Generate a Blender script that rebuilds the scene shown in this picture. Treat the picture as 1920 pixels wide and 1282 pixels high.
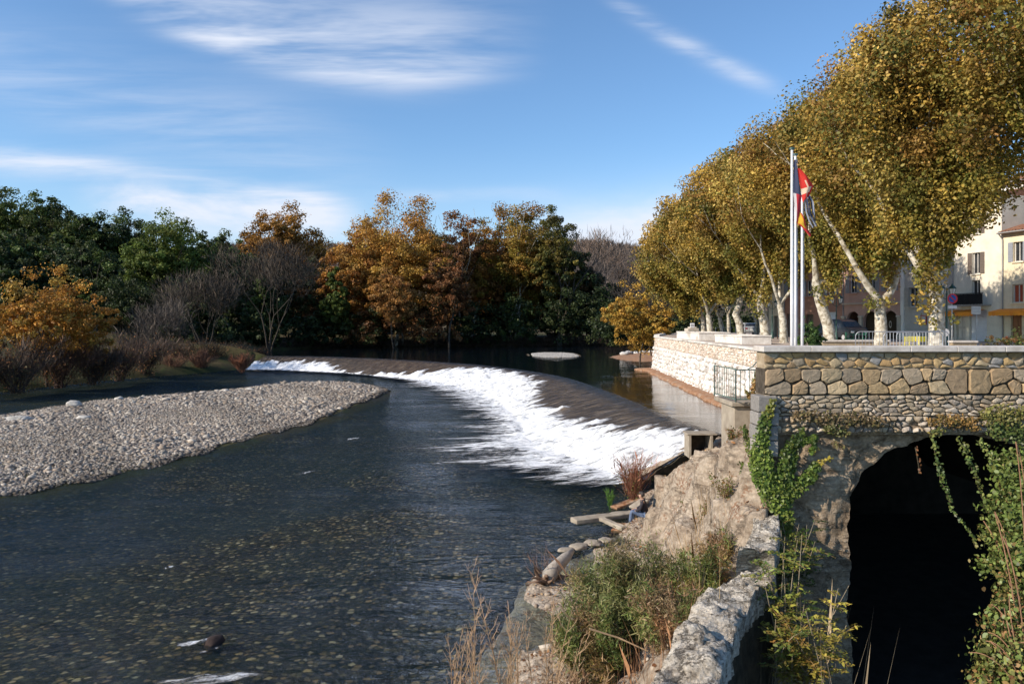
import bpy, math, random
import numpy as np
from mathutils import Vector, noise as mnoise

for _o in list(bpy.data.objects):
    bpy.data.objects.remove(_o)
SC = bpy.context.scene
COL = SC.collection
F, CX, HY = 1450.0, 960.0, 607.0       # focal length in photo pixels, principal column, horizon row

# ------------------------------------------------------------------ camera
cam_d = bpy.data.cameras.new("camera")
cam = bpy.data.objects.new("camera", cam_d)
COL.objects.link(cam)
cam.rotation_euler = (math.radians(90), 0, 0)
cam_d.sensor_width = 36.0
cam_d.lens = F / 1920 * 36
cam_d.shift_y = -(641 - HY) / 1920
cam_d.clip_start = 0.1
cam_d.clip_end = 4000
SC.camera = cam

# ------------------------------------------------------------------ sun, sky, exposure
SUN = Vector((-0.80, -0.36, 0.48)).normalized()
sl = bpy.data.lights.new("sun", 'SUN')
sl.energy = 5.0
sl.angle = math.radians(0.55)
sl.color = (1.0, 0.88, 0.73)
so = bpy.data.objects.new("sun", sl)
so.rotation_euler = SUN.to_track_quat('Z', 'Y').to_euler()
COL.objects.link(so)
SC.view_settings.view_transform = 'Standard'
SC.view_settings.look = 'None'
SC.view_settings.gamma = 1
SC.view_settings.exposure = 0.3
SC.cycles.max_bounces = 8
SC.cycles.transparent_max_bounces = 24
SC.cycles.caustics_reflective = False
SC.cycles.caustics_refractive = False
SC.cycles.use_denoising = True


class G:
    """tiny helper for node graphs"""
    def __init__(self, nt):
        self.nt = nt

    def n(self, t, **kw):
        nd = self.nt.nodes.new(t)
        for k, v in kw.items():
            setattr(nd, k, v)
        return nd

    def put(self, sock, v):
        if v is None:
            return
        if isinstance(v, bpy.types.NodeSocket):
            self.nt.links.new(v, sock)
        else:
            if hasattr(sock.default_value, '__len__') and not hasattr(v, '__len__'):
                v = [v] * len(sock.default_value)
            elif hasattr(v, '__len__') and len(v) == 3 and len(sock.default_value) == 4:
                v = (*v, 1)
            sock.default_value = v

    def m(self, op, a, b=None, c=None, clamp=False):
        nd = self.n('ShaderNodeMath', operation=op, use_clamp=clamp)
        for i, x in enumerate((a, b, c)):
            if x is not None:
                self.put(nd.inputs[i], x)
        return nd.outputs[0]

    def vm(self, op, a, b=None):
        nd = self.n('ShaderNodeVectorMath', operation=op)
        self.put(nd.inputs[0], a)
        if b is not None:
            self.put(nd.inputs[1], b)
        return nd.outputs[0]

    def xyz(self, x, y, z=0.0):
        nd = self.n('ShaderNodeCombineXYZ')
        for i, v in enumerate((x, y, z)):
            self.put(nd.inputs[i], v)
        return nd.outputs[0]

    def sep(self, v):
        nd = self.n('ShaderNodeSeparateXYZ')
        self.put(nd.inputs[0], v)
        return nd.outputs

    def noise(self, vec, scale=1.0, detail=4.0, rough=0.55, dist=0.0):
        nd = self.n('ShaderNodeTexNoise')
        self.put(nd.inputs['Vector'], vec)
        for k, v in (('Scale', scale), ('Detail', detail), ('Roughness', rough), ('Distortion', dist)):
            nd.inputs[k].default_value = v
        return nd.outputs['Fac']

    def vor(self, vec, scale=1.0, feature='F1', out='Distance'):
        nd = self.n('ShaderNodeTexVoronoi', feature=feature)
        self.put(nd.inputs['Vector'], vec)
        nd.inputs['Scale'].default_value = scale
        return nd.outputs[out]

    def ramp(self, f, stops, mode='LINEAR'):
        nd = self.n('ShaderNodeValToRGB')
        nd.color_ramp.interpolation = mode
        el = nd.color_ramp.elements
        while len(el) < len(stops):
            el.new(0.5)
        for e, (p, c) in zip(el, stops):
            e.position = p
            if not hasattr(c, '__len__'):
                c = (c, c, c)
            e.color = (*c[:3], 1)
        self.put(nd.inputs[0], f)
        return nd.outputs[0]

    def mix(self, f, a, b, blend='MIX'):
        nd = self.n('ShaderNodeMix', data_type='RGBA', blend_type=blend)
        self.put(nd.inputs[0], f)
        self.put(nd.inputs[6], a)
        self.put(nd.inputs[7], b)
        return nd.outputs[2]

    def ss(self, v, lo, hi):
        nd = self.n('ShaderNodeMapRange', interpolation_type='SMOOTHSTEP')
        self.put(nd.inputs[0], v)
        self.put(nd.inputs[1], lo)
        self.put(nd.inputs[2], hi)
        return nd.outputs[0]

    def bump(self, h, strength=0.5, dist=0.1, nrm=None):
        nd = self.n('ShaderNodeBump')
        nd.inputs['Strength'].default_value = strength
        nd.inputs['Distance'].default_value = dist
        self.put(nd.inputs['Height'], h)
        if nrm is not None:
            self.put(nd.inputs['Normal'], nrm)
        return nd.outputs[0]


world = bpy.data.worlds.new("World")
SC.world = world
world.use_nodes = True
g = G(world.node_tree)
world.node_tree.nodes.clear()
sky = g.n('ShaderNodeTexSky', sky_type='NISHITA')
sky.sun_disc = False
sky.sun_elevation = math.asin(SUN.z)
sky.sun_rotation = math.atan2(SUN.x, SUN.y)
sky.altitude = 150
sky.air_density = 1.0
sky.dust_density = 0.5
sky.ozone_density = 2.0
tc = g.n('ShaderNodeTexCoord').outputs['Generated']
sx, sy, sz = g.sep(tc)
yy = g.m('MAXIMUM', sy, 0.12)
U = g.m('DIVIDE', sx, yy)          # tangent of the bearing
V = g.m('DIVIDE', sz, yy)          # tangent of the elevation
X = g.m('ADD', g.m('MULTIPLY', U, F / 1000), CX / 1000)      # thousandths of the frame, world directions
Y = g.m('SUBTRACT', HY / 1000, g.m('MULTIPLY', V, F / 1000))
uv = g.xyz(X, Y)


def band(a, b, c, x0, s_up, s_dn, xa, xb, fade, k):
    """soft band round y = a + b(x-x0) + c(x-x0)^2, from xa to xb"""
    d = g.m('SUBTRACT', X, x0)
    yc = g.m('ADD', g.m('ADD', a, g.m('MULTIPLY', d, b)), g.m('MULTIPLY', g.m('MULTIPLY', d, d), c))
    e = g.m('SUBTRACT', Y, yc)
    up = g.m('DIVIDE', g.m('MAXIMUM', g.m('MULTIPLY', e, -1), 0), s_up)
    dn = g.m('DIVIDE', g.m('MAXIMUM', e, 0), s_dn)
    q = g.m('ADD', up, dn)
    gs = g.m('EXPONENT', g.m('MULTIPLY', g.m('MULTIPLY', q, q), -1))
    w = g.m('MULTIPLY', g.ss(X, xa, xa + fade), g.ss(g.m('MULTIPLY', X, -1), -xb, -xb + fade))
    return g.m('MULTIPLY', g.m('MULTIPLY', gs, w), k)


def streak(ang, sx_, sy_, sc, det=5.0, dist=0.3):
    mp = g.n('ShaderNodeMapping')
    mp.inputs['Rotation'].default_value = (0, 0, ang)
    mp.inputs['Scale'].default_value = (sx_, sy_, 1)
    g.put(mp.inputs[0], uv)
    return g.noise(mp.outputs[0], sc, det, 0.6, dist)


n1 = g.ss(streak(-0.35, 1.2, 9, 1.6), 0.30, 0.72)
n2 = g.ss(streak(-0.13, 0.9, 9, 2.1), 0.30, 0.75)
n3 = g.ss(streak(-0.55, 1.5, 11, 2.0), 0.25, 0.7)
n4 = g.ss(streak(-0.08, 1.5, 4, 3.0), 0.25, 0.7)
c1 = g.m('MULTIPLY', band(0.135, 0.018, -0.503, 0.75, 0.115, 0.034, 0.05, 1.06, 0.33, 1.0), n1)
c2 = g.m('MULTIPLY', band(0.300, 0.11, 0.06, 0.05, 0.022, 0.03, -0.3, 0.70, 0.12, 0.9), n2)
c2b = g.m('MULTIPLY', band(0.395, 0.10, 0.0, 0.45, 0.035, 0.06, 0.12, 0.72, 0.16, 0.95), n4)
c3 = g.m('MULTIPLY', band(0.20, 0.25, 0.0, 0.20, 0.10, 0.07, -0.6, 0.80, 0.35, 0.34), n2)
c4 = g.m('MULTIPLY', band(0.035, 0.62, -0.45, 1.20, 0.018, 0.02, 1.10, 1.50, 0.12, 0.55), n3)
c5 = g.m('MULTIPLY', band(0.430, -0.12, 0.0, 1.15, 0.055, 0.09, 0.92, 1.9, 0.16, 0.95), g.m('ADD', 0.45, g.m('MULTIPLY', n4, 0.55)))
c6 = g.m('MULTIPLY', band(0.365, -0.02, 0.0, 0.82, 0.012, 0.015, 0.66, 1.1, 0.14, 0.25), n4)
c7 = g.m('MULTIPLY', g.ss(Y, 0.25, 0.62), 0.30)
tot = c1
for c in (c2, c2b, c3, c4, c5, c6, c7):
    tot = g.m('ADD', tot, c)
tot = g.m('MINIMUM', tot, 0.93)
blue = g.mix(1.0, sky.outputs[0], (0.98, 1.22, 1.42), 'MULTIPLY')
skyc = g.mix(tot, blue, (6.6, 7.0, 7.9))
bg = g.n('ShaderNodeBackground')
bg.inputs['Strength'].default_value = 0.105
g.put(bg.inputs[0], skyc)
wo = g.n('ShaderNodeOutputWorld')
g.nt.links.new(bg.outputs[0], wo.inputs[0])


# ------------------------------------------------------------------ helpers
def at(px, py, Y):
    return Vector(((px - CX) / F * Y, Y, (HY - py) / F * Y))


def atz(px, py, z):
    Y = -z * F / (py - HY)
    return Vector(((px - CX) / F * Y, Y, z))


def tag(o, label=None, cat=None, group=None, kind=None):
    if label: o['label'] = label
    if cat: o['category'] = cat
    if group: o['group'] = group
    if kind: o['kind'] = kind
    return o


def empty(name, loc=(0, 0, 0), rz=0.0):
    o = bpy.data.objects.new(name, None)
    o.location = loc
    o.rotation_euler = (0, 0, rz)
    o.empty_display_size = 0.2
    COL.objects.link(o)
    return o


def link(name, me, mat, parent=None, smooth=False):
    o = bpy.data.objects.new(name, me)
    if mat is not None:
        for mm in (mat if isinstance(mat, (list, tuple)) else [mat]):
            me.materials.append(mm)
    COL.objects.link(o)
    if parent is not None:
        o.parent = parent
    if smooth:
        me.shade_smooth()
    return o


def np_mesh(name, V, Fc, mat, parent=None, cols=None, smooth=False, vcols=None, uv=None, vnames=None):
    """V (n,3), Fc (m,k) all the same k; cols (m,3) per face; vcols dict name -> (n,) or (n,3)"""
    V = np.asarray(V, dtype=np.float32)
    Fc = np.asarray(Fc, dtype=np.int32)
    me = bpy.data.meshes.new(name)
    k = Fc.shape[1]
    me.vertices.add(len(V))
    me.vertices.foreach_set('co', V.ravel())
    me.loops.add(Fc.size)
    me.loops.foreach_set('vertex_index', Fc.ravel())
    me.polygons.add(len(Fc))
    me.polygons.foreach_set('loop_start', np.arange(0, Fc.size, k, dtype=np.int32))
    me.polygons.foreach_set('loop_total', np.full(len(Fc), k, dtype=np.int32))
    me.update(calc_edges=True)
    if cols is not None:
        a = me.attributes.new('Col', 'FLOAT_COLOR', 'FACE')
        c = np.ones((len(Fc), 4), dtype=np.float32)
        c[:, :3] = cols
        a.data.foreach_set('color', c.ravel())
    if vcols:
        for nm, arr in vcols.items():
            a = me.attributes.new(nm, 'FLOAT', 'POINT')
            a.data.foreach_set('value', np.asarray(arr, dtype=np.float32).ravel())
    if uv is not None:
        ul = me.uv_layers.new(name='UVMap')
        ul.data.foreach_set('uv', np.asarray(uv, dtype=np.float32)[Fc.ravel()].ravel())
    return link(name, me, mat, parent, smooth)


class MB:
    def __init__(self):
        self.v, self.f, self.c = [], [], []
        self.col = (0.5, 0.5, 0.5)

    def add(self, vs, fs, col=None):
        b = len(self.v)
        self.v += [tuple(x) for x in vs]
        self.f += [tuple(i + b for i in f) for f in fs]
        self.c += [col or self.col] * len(fs)

    def box(self, c, s, rz=0.0, col=None, taper=1.0):
        cs, sn = math.cos(rz), math.sin(rz)
        vs = []
        for dz in (-1, 1):
            k = taper if dz > 0 else 1.0
            for dx, dy in ((-1, -1), (1, -1), (1, 1), (-1, 1)):
                x, y = dx * s[0] / 2 * k, dy * s[1] / 2 * k
                vs.append((c[0] + x * cs - y * sn, c[1] + x * sn + y * cs, c[2] + dz * s[2] / 2))
        self.add(vs, [(0, 3, 2, 1), (4, 5, 6, 7), (0, 1, 5, 4), (1, 2, 6, 5), (2, 3, 7, 6), (3, 0, 4, 7)], col)

    def bbox(self, c, s, rz=0.0, b=0.01, col=None):
        """box with chamfered edges"""
        cs, sn = math.cos(rz), math.sin(rz)
        hx, hy, hz = s[0] / 2, s[1] / 2, s[2] / 2
        rings = []
        for z, k in ((-hz, b), (-hz + b, 0), (hz - b, 0), (hz, b)):
            r = []
            for x, y in ((-hx + b, -hy + k), (hx - b, -hy + k), (hx - k, -hy + b), (hx - k, hy - b), (hx - b, hy - k), (-hx + b, hy - k), (-hx + k, hy - b), (-hx + k, -hy + b)):
                r.append((c[0] + x * cs - y * sn, c[1] + x * sn + y * cs, c[2] + z))
            rings.append(r)
        vs = [p for r in rings for p in r]
        fs = []
        for i in range(3):
            for j in range(8):
                fs.append((i * 8 + j, i * 8 + (j + 1) % 8, (i + 1) * 8 + (j + 1) % 8, (i + 1) * 8 + j))
        fs.append(tuple(range(7, -1, -1)))
        fs.append(tuple(range(24, 32)))
        self.add(vs, fs, col)

    def tube(self, pts, rad, n=8, col=None, cap=True):
        pts = [Vector(p) for p in pts]
        if not hasattr(rad, '__len__'):
            rad = [rad] * len(pts)
        vs, fs = [], []
        nx = None
        for i, p in enumerate(pts):
            t = (pts[min(i + 1, len(pts) - 1)] - pts[max(i - 1, 0)])
            t = t.normalized() if t.length > 1e-9 else Vector((0, 0, 1))
            if nx is None:
                nx = t.orthogonal().normalized()
            else:
                nx = (nx - t * nx.dot(t))
                nx = nx.normalized() if nx.length > 1e-6 else t.orthogonal().normalized()
            ny = t.cross(nx)
            for j in range(n):
                a = 2 * math.pi * j / n
                vs.append(p + (nx * math.cos(a) + ny * math.sin(a)) * rad[i])
        for i in range(len(pts) - 1):
            for j in range(n):
                fs.append((i * n + j, i * n + (j + 1) % n, (i + 1) * n + (j + 1) % n, (i + 1) * n + j))
        if cap:
            fs.append(tuple(range(n - 1, -1, -1)))
            fs.append(tuple((len(pts) - 1) * n + j for j in range(n)))
        self.add(vs, fs, col)

    def lathe(self, c, prof, n=12, col=None):
        """prof [(r,z)...] round vertical axis at c"""
        vs, fs = [], []
        for r, z in prof:
            for j in range(n):
                a = 2 * math.pi * j / n
                vs.append((c[0] + r * math.cos(a), c[1] + r * math.sin(a), c[2] + z))
        for i in range(len(prof) - 1):
            for j in range(n):
                fs.append((i * n + j, i * n + (j + 1) % n, (i + 1) * n + (j + 1) % n, (i + 1) * n + j))
        fs.append(tuple(range(n - 1, -1, -1)))
        fs.append(tuple((len(prof) - 1) * n + j for j in range(n)))
        self.add(vs, fs, col)

    def build(self, name, mat, parent=None, smooth=False):
        me = bpy.data.meshes.new(name)
        me.from_pydata(self.v, [], self.f)
        me.update()
        a = me.attributes.new('Col', 'FLOAT_COLOR', 'FACE')
        c = np.ones((len(self.f), 4), dtype=np.float32)
        c[:, :3] = np.array(self.c, dtype=np.float32)
        a.data.foreach_set('color', c.ravel())
        return link(name, me, mat, parent, smooth)


def lerp(a, b, t):
    return a + (b - a) * t


def fbm(x, y, z=0.0, o=4):
    return mnoise.fractal((x, y, z), 0.9, 2.1, o, noise_basis='PERLIN_ORIGINAL')


# ------------------------------------------------------------------ materials
M = {}


def newmat(name):
    m = bpy.data.materials.new(name)
    m.use_nodes = True
    nt = m.node_tree
    nt.nodes.clear()
    gg = G(nt)
    out = gg.n('ShaderNodeOutputMaterial')
    M[name] = m
    return m, gg, out


def pri(gg, out, col, rough=0.8, nrm=None, spec=0.3, metal=0.0):
    p = gg.n('ShaderNodeBsdfPrincipled')
    gg.put(p.inputs['Base Color'], col)
    gg.put(p.inputs['Roughness'], rough)
    p.inputs['Specular IOR Level'].default_value = spec
    p.inputs['Metallic'].default_value = metal
    if nrm is not None:
        gg.put(p.inputs['Normal'], nrm)
    gg.nt.links.new(p.outputs[0], out.inputs[0])
    return p


def m_noise(name, c1, c2, scale=3.0, rough=0.8, bump=0.3, bscale=None, bdist=0.05, spec=0.3, metal=0.0, c3=None, lo=0.35, hi=0.65):
    m, q, out = newmat(name)
    ob = q.n('ShaderNodeTexCoord').outputs['Object']
    nn = q.noise(ob, scale, 6, 0.62)
    col = q.ramp(nn, [(lo, c1), (hi, c2)])
    if c3 is not None:
        col = q.mix(q.ss(q.noise(ob, scale * 0.23, 4), 0.5, 0.68), col, c3)
    nr = q.bump(q.noise(ob, bscale or scale * 4, 6, 0.65), bump, bdist) if bump else None
    pri(q, out, col, rough, nr, spec, metal)
    return m


def m_col(name, rough=0.85, nscale=14.0, namt=0.35, bump=0.4, bdist=0.01, spec=0.25, bscale=None):
    """colour from the face attribute, weathered by noise"""
    m, q, out = newmat(name)
    at_ = q.n('ShaderNodeAttribute', attribute_name='Col').outputs['Color']
    ob = q.n('ShaderNodeTexCoord').outputs['Object']
    nn = q.noise(ob, nscale, 6, 0.65)
    v = q.ramp(nn, [(0.3, 1 - namt), (0.7, 1 + namt * 0.6)])
    col = q.mix(1.0, at_, v, 'MULTIPLY')
    nr = q.bump(q.noise(ob, bscale or nscale * 2.5, 6, 0.7), bump, bdist) if bump else None
    pri(q, out, col, rough, nr, spec)
    return m


def m_leaf(name, trans=0.3, rough=0.55, spec=0.25):
    m, q, out = newmat(name)
    at_ = q.n('ShaderNodeAttribute', attribute_name='Col').outputs['Color']
    p = q.n('ShaderNodeBsdfPrincipled')
    q.put(p.inputs['Base Color'], at_)
    p.inputs['Roughness'].default_value = rough
    p.inputs['Specular IOR Level'].default_value = spec
    t = q.n('ShaderNodeBsdfTranslucent')
    q.put(t.inputs[0], at_)
    mx = q.n('ShaderNodeMixShader')
    mx.inputs[0].default_value = trans
    q.nt.links.new(p.outputs[0], mx.inputs[1])
    q.nt.links.new(t.outputs[0], mx.inputs[2])
    q.nt.links.new(mx.outputs[0], out.inputs[0])
    return m


m_leaf('leaf', 0.34)
m_leaf('leaf_near', 0.25, 0.45, 0.35)
m_col('stone', nscale=9, namt=0.30, bump=0.7, bdist=0.02)
m_col('stone_near', nscale=16, namt=0.32, bump=0.8, bdist=0.012)
m_col('paint', rough=0.6, nscale=3, namt=0.12, bump=0.05)
m_col('plaster', rough=0.9, nscale=1.2, namt=0.16, bump=0.25, bdist=0.02)
m_col('twig', rough=0.85, nscale=8, namt=0.3, bump=0.0)
m_noise('bark_dark', (0.030, 0.024, 0.018), (0.085, 0.07, 0.055), 5, 0.9, 0.6)
m_noise('painted_shade', (0.010, 0.009, 0.008), (0.028, 0.024, 0.020), 2, 1.0, 0.5)  # near-black base: the dark of tunnel and hollow put into the colour
m_noise('mortar', (0.25, 0.19, 0.12), (0.42, 0.34, 0.24), 6, 0.95, 0.5, bdist=0.02)
m_noise('mortar_dark', (0.10, 0.075, 0.05), (0.24, 0.19, 0.13), 7, 1.0, 0.5, bdist=0.02)
m_noise('joint', (0.035, 0.028, 0.02), (0.10, 0.08, 0.06), 8, 1.0, 0.4)
m_noise('coping', (0.46, 0.42, 0.38), (0.60, 0.56, 0.52), 9, 0.8, 0.25, bdist=0.01, c3=(0.38, 0.34, 0.30))
m_noise('coping_pale', (0.55, 0.50, 0.45), (0.75, 0.71, 0.66), 3, 0.85, 0.4, bdist=0.02, c3=(0.42, 0.38, 0.33))
m_noise('concrete', (0.24, 0.20, 0.155), (0.38, 0.33, 0.26), 2.5, 0.92, 0.5, bdist=0.02, c3=(0.17, 0.14, 0.10))
m_noise('pavement', (0.36, 0.28, 0.22), (0.50, 0.42, 0.35), 1.2, 0.9, 0.2, c3=(0.28, 0.21, 0.16))
m_noise('steel', (0.30, 0.31, 0.33), (0.42, 0.43, 0.46), 6, 0.42, 0.05, metal=0.6)
m_noise('white_metal', (0.66, 0.66, 0.68), (0.80, 0.80, 0.82), 4, 0.35, 0.0, spec=0.5)
m_noise('green_metal', (0.015, 0.055, 0.045), (0.03, 0.085, 0.07), 6, 0.45, 0.05, spec=0.5)
m_noise('railing_green', (0.05, 0.10, 0.09), (0.11, 0.17, 0.15), 9, 0.6, 0.1, c3=(0.16, 0.09, 0.05))
m_noise('tile', (0.17, 0.075, 0.045), (0.33, 0.17, 0.10), 3, 0.9, 0.6)
m_noise('glass_dark', (0.02, 0.022, 0.025), (0.04, 0.045, 0.05), 2, 0.15, 0.0, spec=0.6)
m_noise('dead_leaves', (0.22, 0.09, 0.035), (0.42, 0.26, 0.16), 6, 0.95, 0.8, c3=(0.36, 0.28, 0.21))


def bark_plane():
    m, q, out = newmat('bark_plane')
    ob = q.n('ShaderNodeTexCoord').outputs['Object']
    a = q.noise(ob, 3.2, 5, 0.6, 0.4)
    b = q.noise(ob, 7.0, 5, 0.6)
    col = q.ramp(a, [(0.36, (0.17, 0.14, 0.10)), (0.46, (0.33, 0.29, 0.22)), (0.56, (0.52, 0.48, 0.40)), (0.7, (0.62, 0.58, 0.50))])
    col = q.mix(q.ss(b, 0.56, 0.66), col, (0.24, 0.21, 0.15))
    pri(q, out, col, 0.85, q.bump(b, 0.4, 0.05))


bark_plane()


def rock_mat(name, c, sc=1.0, leafy=True, crack=0.6, csc=1.1):
    """weathered conglomerate: pebbly, streaked, with drifts of dead leaves"""
    m, q, out = newmat(name)
    ob = q.n('ShaderNodeTexCoord').outputs['Object']
    big = q.noise(ob, 0.55 * sc, 5, 0.6)
    med = q.noise(ob, 2.6 * sc, 6, 0.7)
    st = q.n('ShaderNodeMapping')
    st.inputs['Scale'].default_value = (1.2, 1.2, 5.5)
    st.inputs['Rotation'].default_value = (0.25, 0.35, 0)
    q.put(st.inputs[0], ob)
    sn = q.noise(st.outputs[0], 1.5 * sc, 7, 0.7, 0.6)
    col = q.ramp(med, [(0.30, c[0]), (0.45, c[1]), (0.60, c[2]), (0.75, c[3])])
    col = q.mix(q.ss(big, 0.42, 0.62), col, q.ramp(sn, [(0.32, c[0]), (0.5, c[2]), (0.7, c[3])]))
    peb = q.vor(ob, 9 * sc)
    pc = q.ramp(peb, [(0.0, 1.15), (0.35, 0.95), (0.6, 0.6)])
    col = q.mix(0.5, col, pc, 'MULTIPLY')
    cr = q.ss(q.vor(q.vm('ADD', ob, q.vm('MULTIPLY', q.xyz(med, sn, big), (0.9, 0.9, 0.9))), csc * sc, 'DISTANCE_TO_EDGE'), 0.05, 0.0)
    col = q.mix(q.m('MULTIPLY', cr, crack), col, (0.05, 0.038, 0.028))
    if leafy:
        lv = q.m('MULTIPLY', q.ss(q.noise(ob, 1.1 * sc, 5, 0.7), 0.54, 0.64), q.ss(q.noise(ob, 16, 4), 0.46, 0.54))
        col = q.mix(q.m('MULTIPLY', lv, 0.8), col, (0.21, 0.10, 0.05))
    h = q.m('ADD', q.m('MULTIPLY', q.m('SUBTRACT', sn, q.m('MULTIPLY', cr, crack * crack * .9)), 1.0), q.m('ADD', q.m('MULTIPLY', med, 0.7), q.m('MULTIPLY', peb, -0.25)))
    pri(q, out, col, 0.95, q.bump(h, 0.9, 0.14 / sc), 0.15)
    return m


rock_mat('rock', [(0.14, 0.10, 0.07), (0.33, 0.255, 0.185), (0.47, 0.385, 0.295), (0.60, 0.51, 0.415)], 1.0, True, 0.4, 0.8)
rock_mat('rock_face', [(0.15, 0.10, 0.065), (0.34, 0.25, 0.165), (0.46, 0.36, 0.255), (0.56, 0.46, 0.35)], 1.3, False, 0.4, 0.7)
rock_mat('old_wall', [(0.17, 0.135, 0.10), (0.42, 0.36, 0.28), (0.62, 0.56, 0.47), (0.80, 0.74, 0.64)], 2.0, False, 0.65, 1.0)


m_noise('shade_and_wet', (0.022, 0.020, 0.013), (0.075, 0.06, 0.04), 4, 1.0, 0.8, bdist=0.05)  # painted shade for the parapet's hollow side, wet stone for the weir cheek


def ground_mat():
    m, q, out = newmat('ground')
    ob = q.n('ShaderNodeTexCoord').outputs['Object']
    x, y, z = q.sep(ob)
    n1 = q.noise(ob, 0.05, 5, 0.6)
    n2 = q.noise(ob, 0.7, 6, 0.7)
    col = q.ramp(n1, [(0.38, (0.045, 0.05, 0.018)), (0.55, (0.085, 0.065, 0.035)), (0.68, (0.12, 0.085, 0.055))])
    col = q.mix(q.ss(n2, 0.5, 0.7), col, (0.07, 0.085, 0.028))
    far = q.ss(y, 260, 420)
    hill = q.ramp(q.noise(ob, 0.12, 7, 0.75), [(0.38, (0.045, 0.038, 0.032)), (0.52, (0.12, 0.095, 0.08)), (0.68, (0.17, 0.14, 0.115))])
    col = q.mix(far, col, hill)
    # river bed: pebbles, some with weed
    v1 = q.n('ShaderNodeTexVoronoi')
    q.put(v1.inputs['Vector'], q.vm('ADD', ob, q.vm('MULTIPLY', q.xyz(q.noise(ob, 5, 3), q.noise(ob, 6.3, 3), 0), (.22, .22, 0))))
    v1.inputs['Scale'].default_value = 6.0
    pebc = q.ramp(q.sep(v1.outputs['Color'])[0], [(0.0, (0.03, 0.03, 0.016)), (0.45, (0.09, 0.075, 0.033)), (0.70, (0.20, 0.145, 0.06)), (0.88, (0.38, 0.24, 0.10)), (0.98, (0.62, 0.48, 0.27))])
    pebc = q.mix(q.ss(v1.outputs['Distance'], 0.30, 0.60), pebc, (0.02, 0.022, 0.012))
    dpt = q.m('SQRT', q.m('ADD', q.m('POWER', q.m('ADD', x, 3.5), 2), q.m('POWER', q.m('MULTIPLY', q.m('SUBTRACT', y, 14.5), .8), 2)))
    pebc = q.mix(1.0, pebc, q.ramp(q.noise(ob, 1.1, 5, 0.65), [(0.34, 0.35), (0.62, 1.25)]), 'MULTIPLY')
    weed = q.m('ADD', q.ss(q.noise(ob, 0.16, 5, 0.6), 0.36, 0.58), q.m('SUBTRACT', q.ss(dpt, 5, 19), .60), clamp=True)
    pebc = q.mix(q.m('MULTIPLY', weed, 0.72), pebc, (0.016, 0.032, 0.036))
    bed = q.ss(z, -7.02, -7.12)
    col = q.mix(bed, col, pebc)
    pri(q, out, col, 0.95, q.bump(n2, 0.6, 0.3), 0.1)


ground_mat()


def water_mat(name, wave=0.5, scale=1.0, tint=(0.45, 0.6, 0.6), rough=0.04, foamy=False, f0=1.0):
    m, q, out = newmat(name)
    ob = q.n('ShaderNodeTexCoord').outputs['Object']
    mp = q.n('ShaderNodeMapping')
    mp.inputs['Scale'].default_value = (0.7, 1.4, 1)
    mp.inputs['Rotation'].default_value = (0, 0, 0.35)
    q.put(mp.inputs[0], ob)
    a = q.noise(mp.outputs[0], 1.1 * scale, 5, 0.6, 0.5)
    b = q.noise(mp.outputs[0], 4.2 * scale, 4, 0.6, 0.3)
    patch = q.ss(q.noise(mp.outputs[0], 0.13, 4, 0.6, 0.8), 0.36, 0.62)
    c_ = q.noise(mp.outputs[0], 0.38 * scale, 4, 0.6, 0.8)
    h = q.m('ADD', q.m('MULTIPLY', c_, 1.1), q.m('MULTIPLY', q.m('ADD', a, q.m('MULTIPLY', b, 0.45)), q.m('ADD', 0.35, patch)))
    nr = q.bump(h, wave, (0.6 if foamy else 0.35) / scale)
    fr = q.n('ShaderNodeFresnel')
    fr.inputs[0].default_value = 1.33
    q.put(fr.inputs['Normal'], nr)
    gl = q.n('ShaderNodeBsdfGlossy')
    gl.inputs['Roughness'].default_value = rough
    gl.inputs['Color'].default_value = (0.66, 0.78, 1, 1) if foamy else (0.95, 0.97, 1, 1)
    q.put(gl.inputs['Normal'], nr)
    tr = q.n('ShaderNodeBsdfTransparent')
    tr.inputs['Color'].default_value = (*tint, 1)
    # light scattered back by the water itself
    df = q.n('ShaderNodeBsdfDiffuse')
    df.inputs['Color'].default_value = (0.012, 0.026, 0.042, 1)
    mt = q.n('ShaderNodeMixShader')
    mt.inputs[0].default_value = 0.10 if foamy else 0.3
    q.nt.links.new(tr.outputs[0], mt.inputs[1])
    q.nt.links.new(df.outputs[0], mt.inputs[2])
    mx = q.n('ShaderNodeMixShader')
    q.put(mx.inputs[0], q.m('MULTIPLY', fr.outputs[0], f0, clamp=True))
    q.nt.links.new(mt.outputs[0], mx.inputs[1])
    q.nt.links.new(gl.outputs[0], mx.inputs[2])
    last = mx.outputs[0]
    if foamy:   # small broken wavelets: a few white flecks on the crests
        fn = q.noise(mp.outputs[0], 2.3, 6, 0.75, 1.2)
        ff = q.m('MULTIPLY', q.ss(fn, 0.66, 0.71), q.ss(q.noise(ob, 0.35, 3), 0.54, 0.60))
        fd = q.n('ShaderNodeBsdfDiffuse')
        fd.inputs['Color'].default_value = (0.75, 0.78, 0.8, 1)
        m2 = q.n('ShaderNodeMixShader')
        q.put(m2.inputs[0], q.m('MULTIPLY', ff, 0.8))
        q.nt.links.new(last, m2.inputs[1])
        q.nt.links.new(fd.outputs[0], m2.inputs[2])
        last = m2.outputs[0]
    q.nt.links.new(last, out.inputs[0])
    return m


water_mat('water_low', 1.0, 1.0, (0.84, 0.90, 0.84), 0.04, True, 0.55)
water_mat('water_up', 0.05, 0.8, (0.20, 0.22, 0.14), 0.015)


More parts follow.
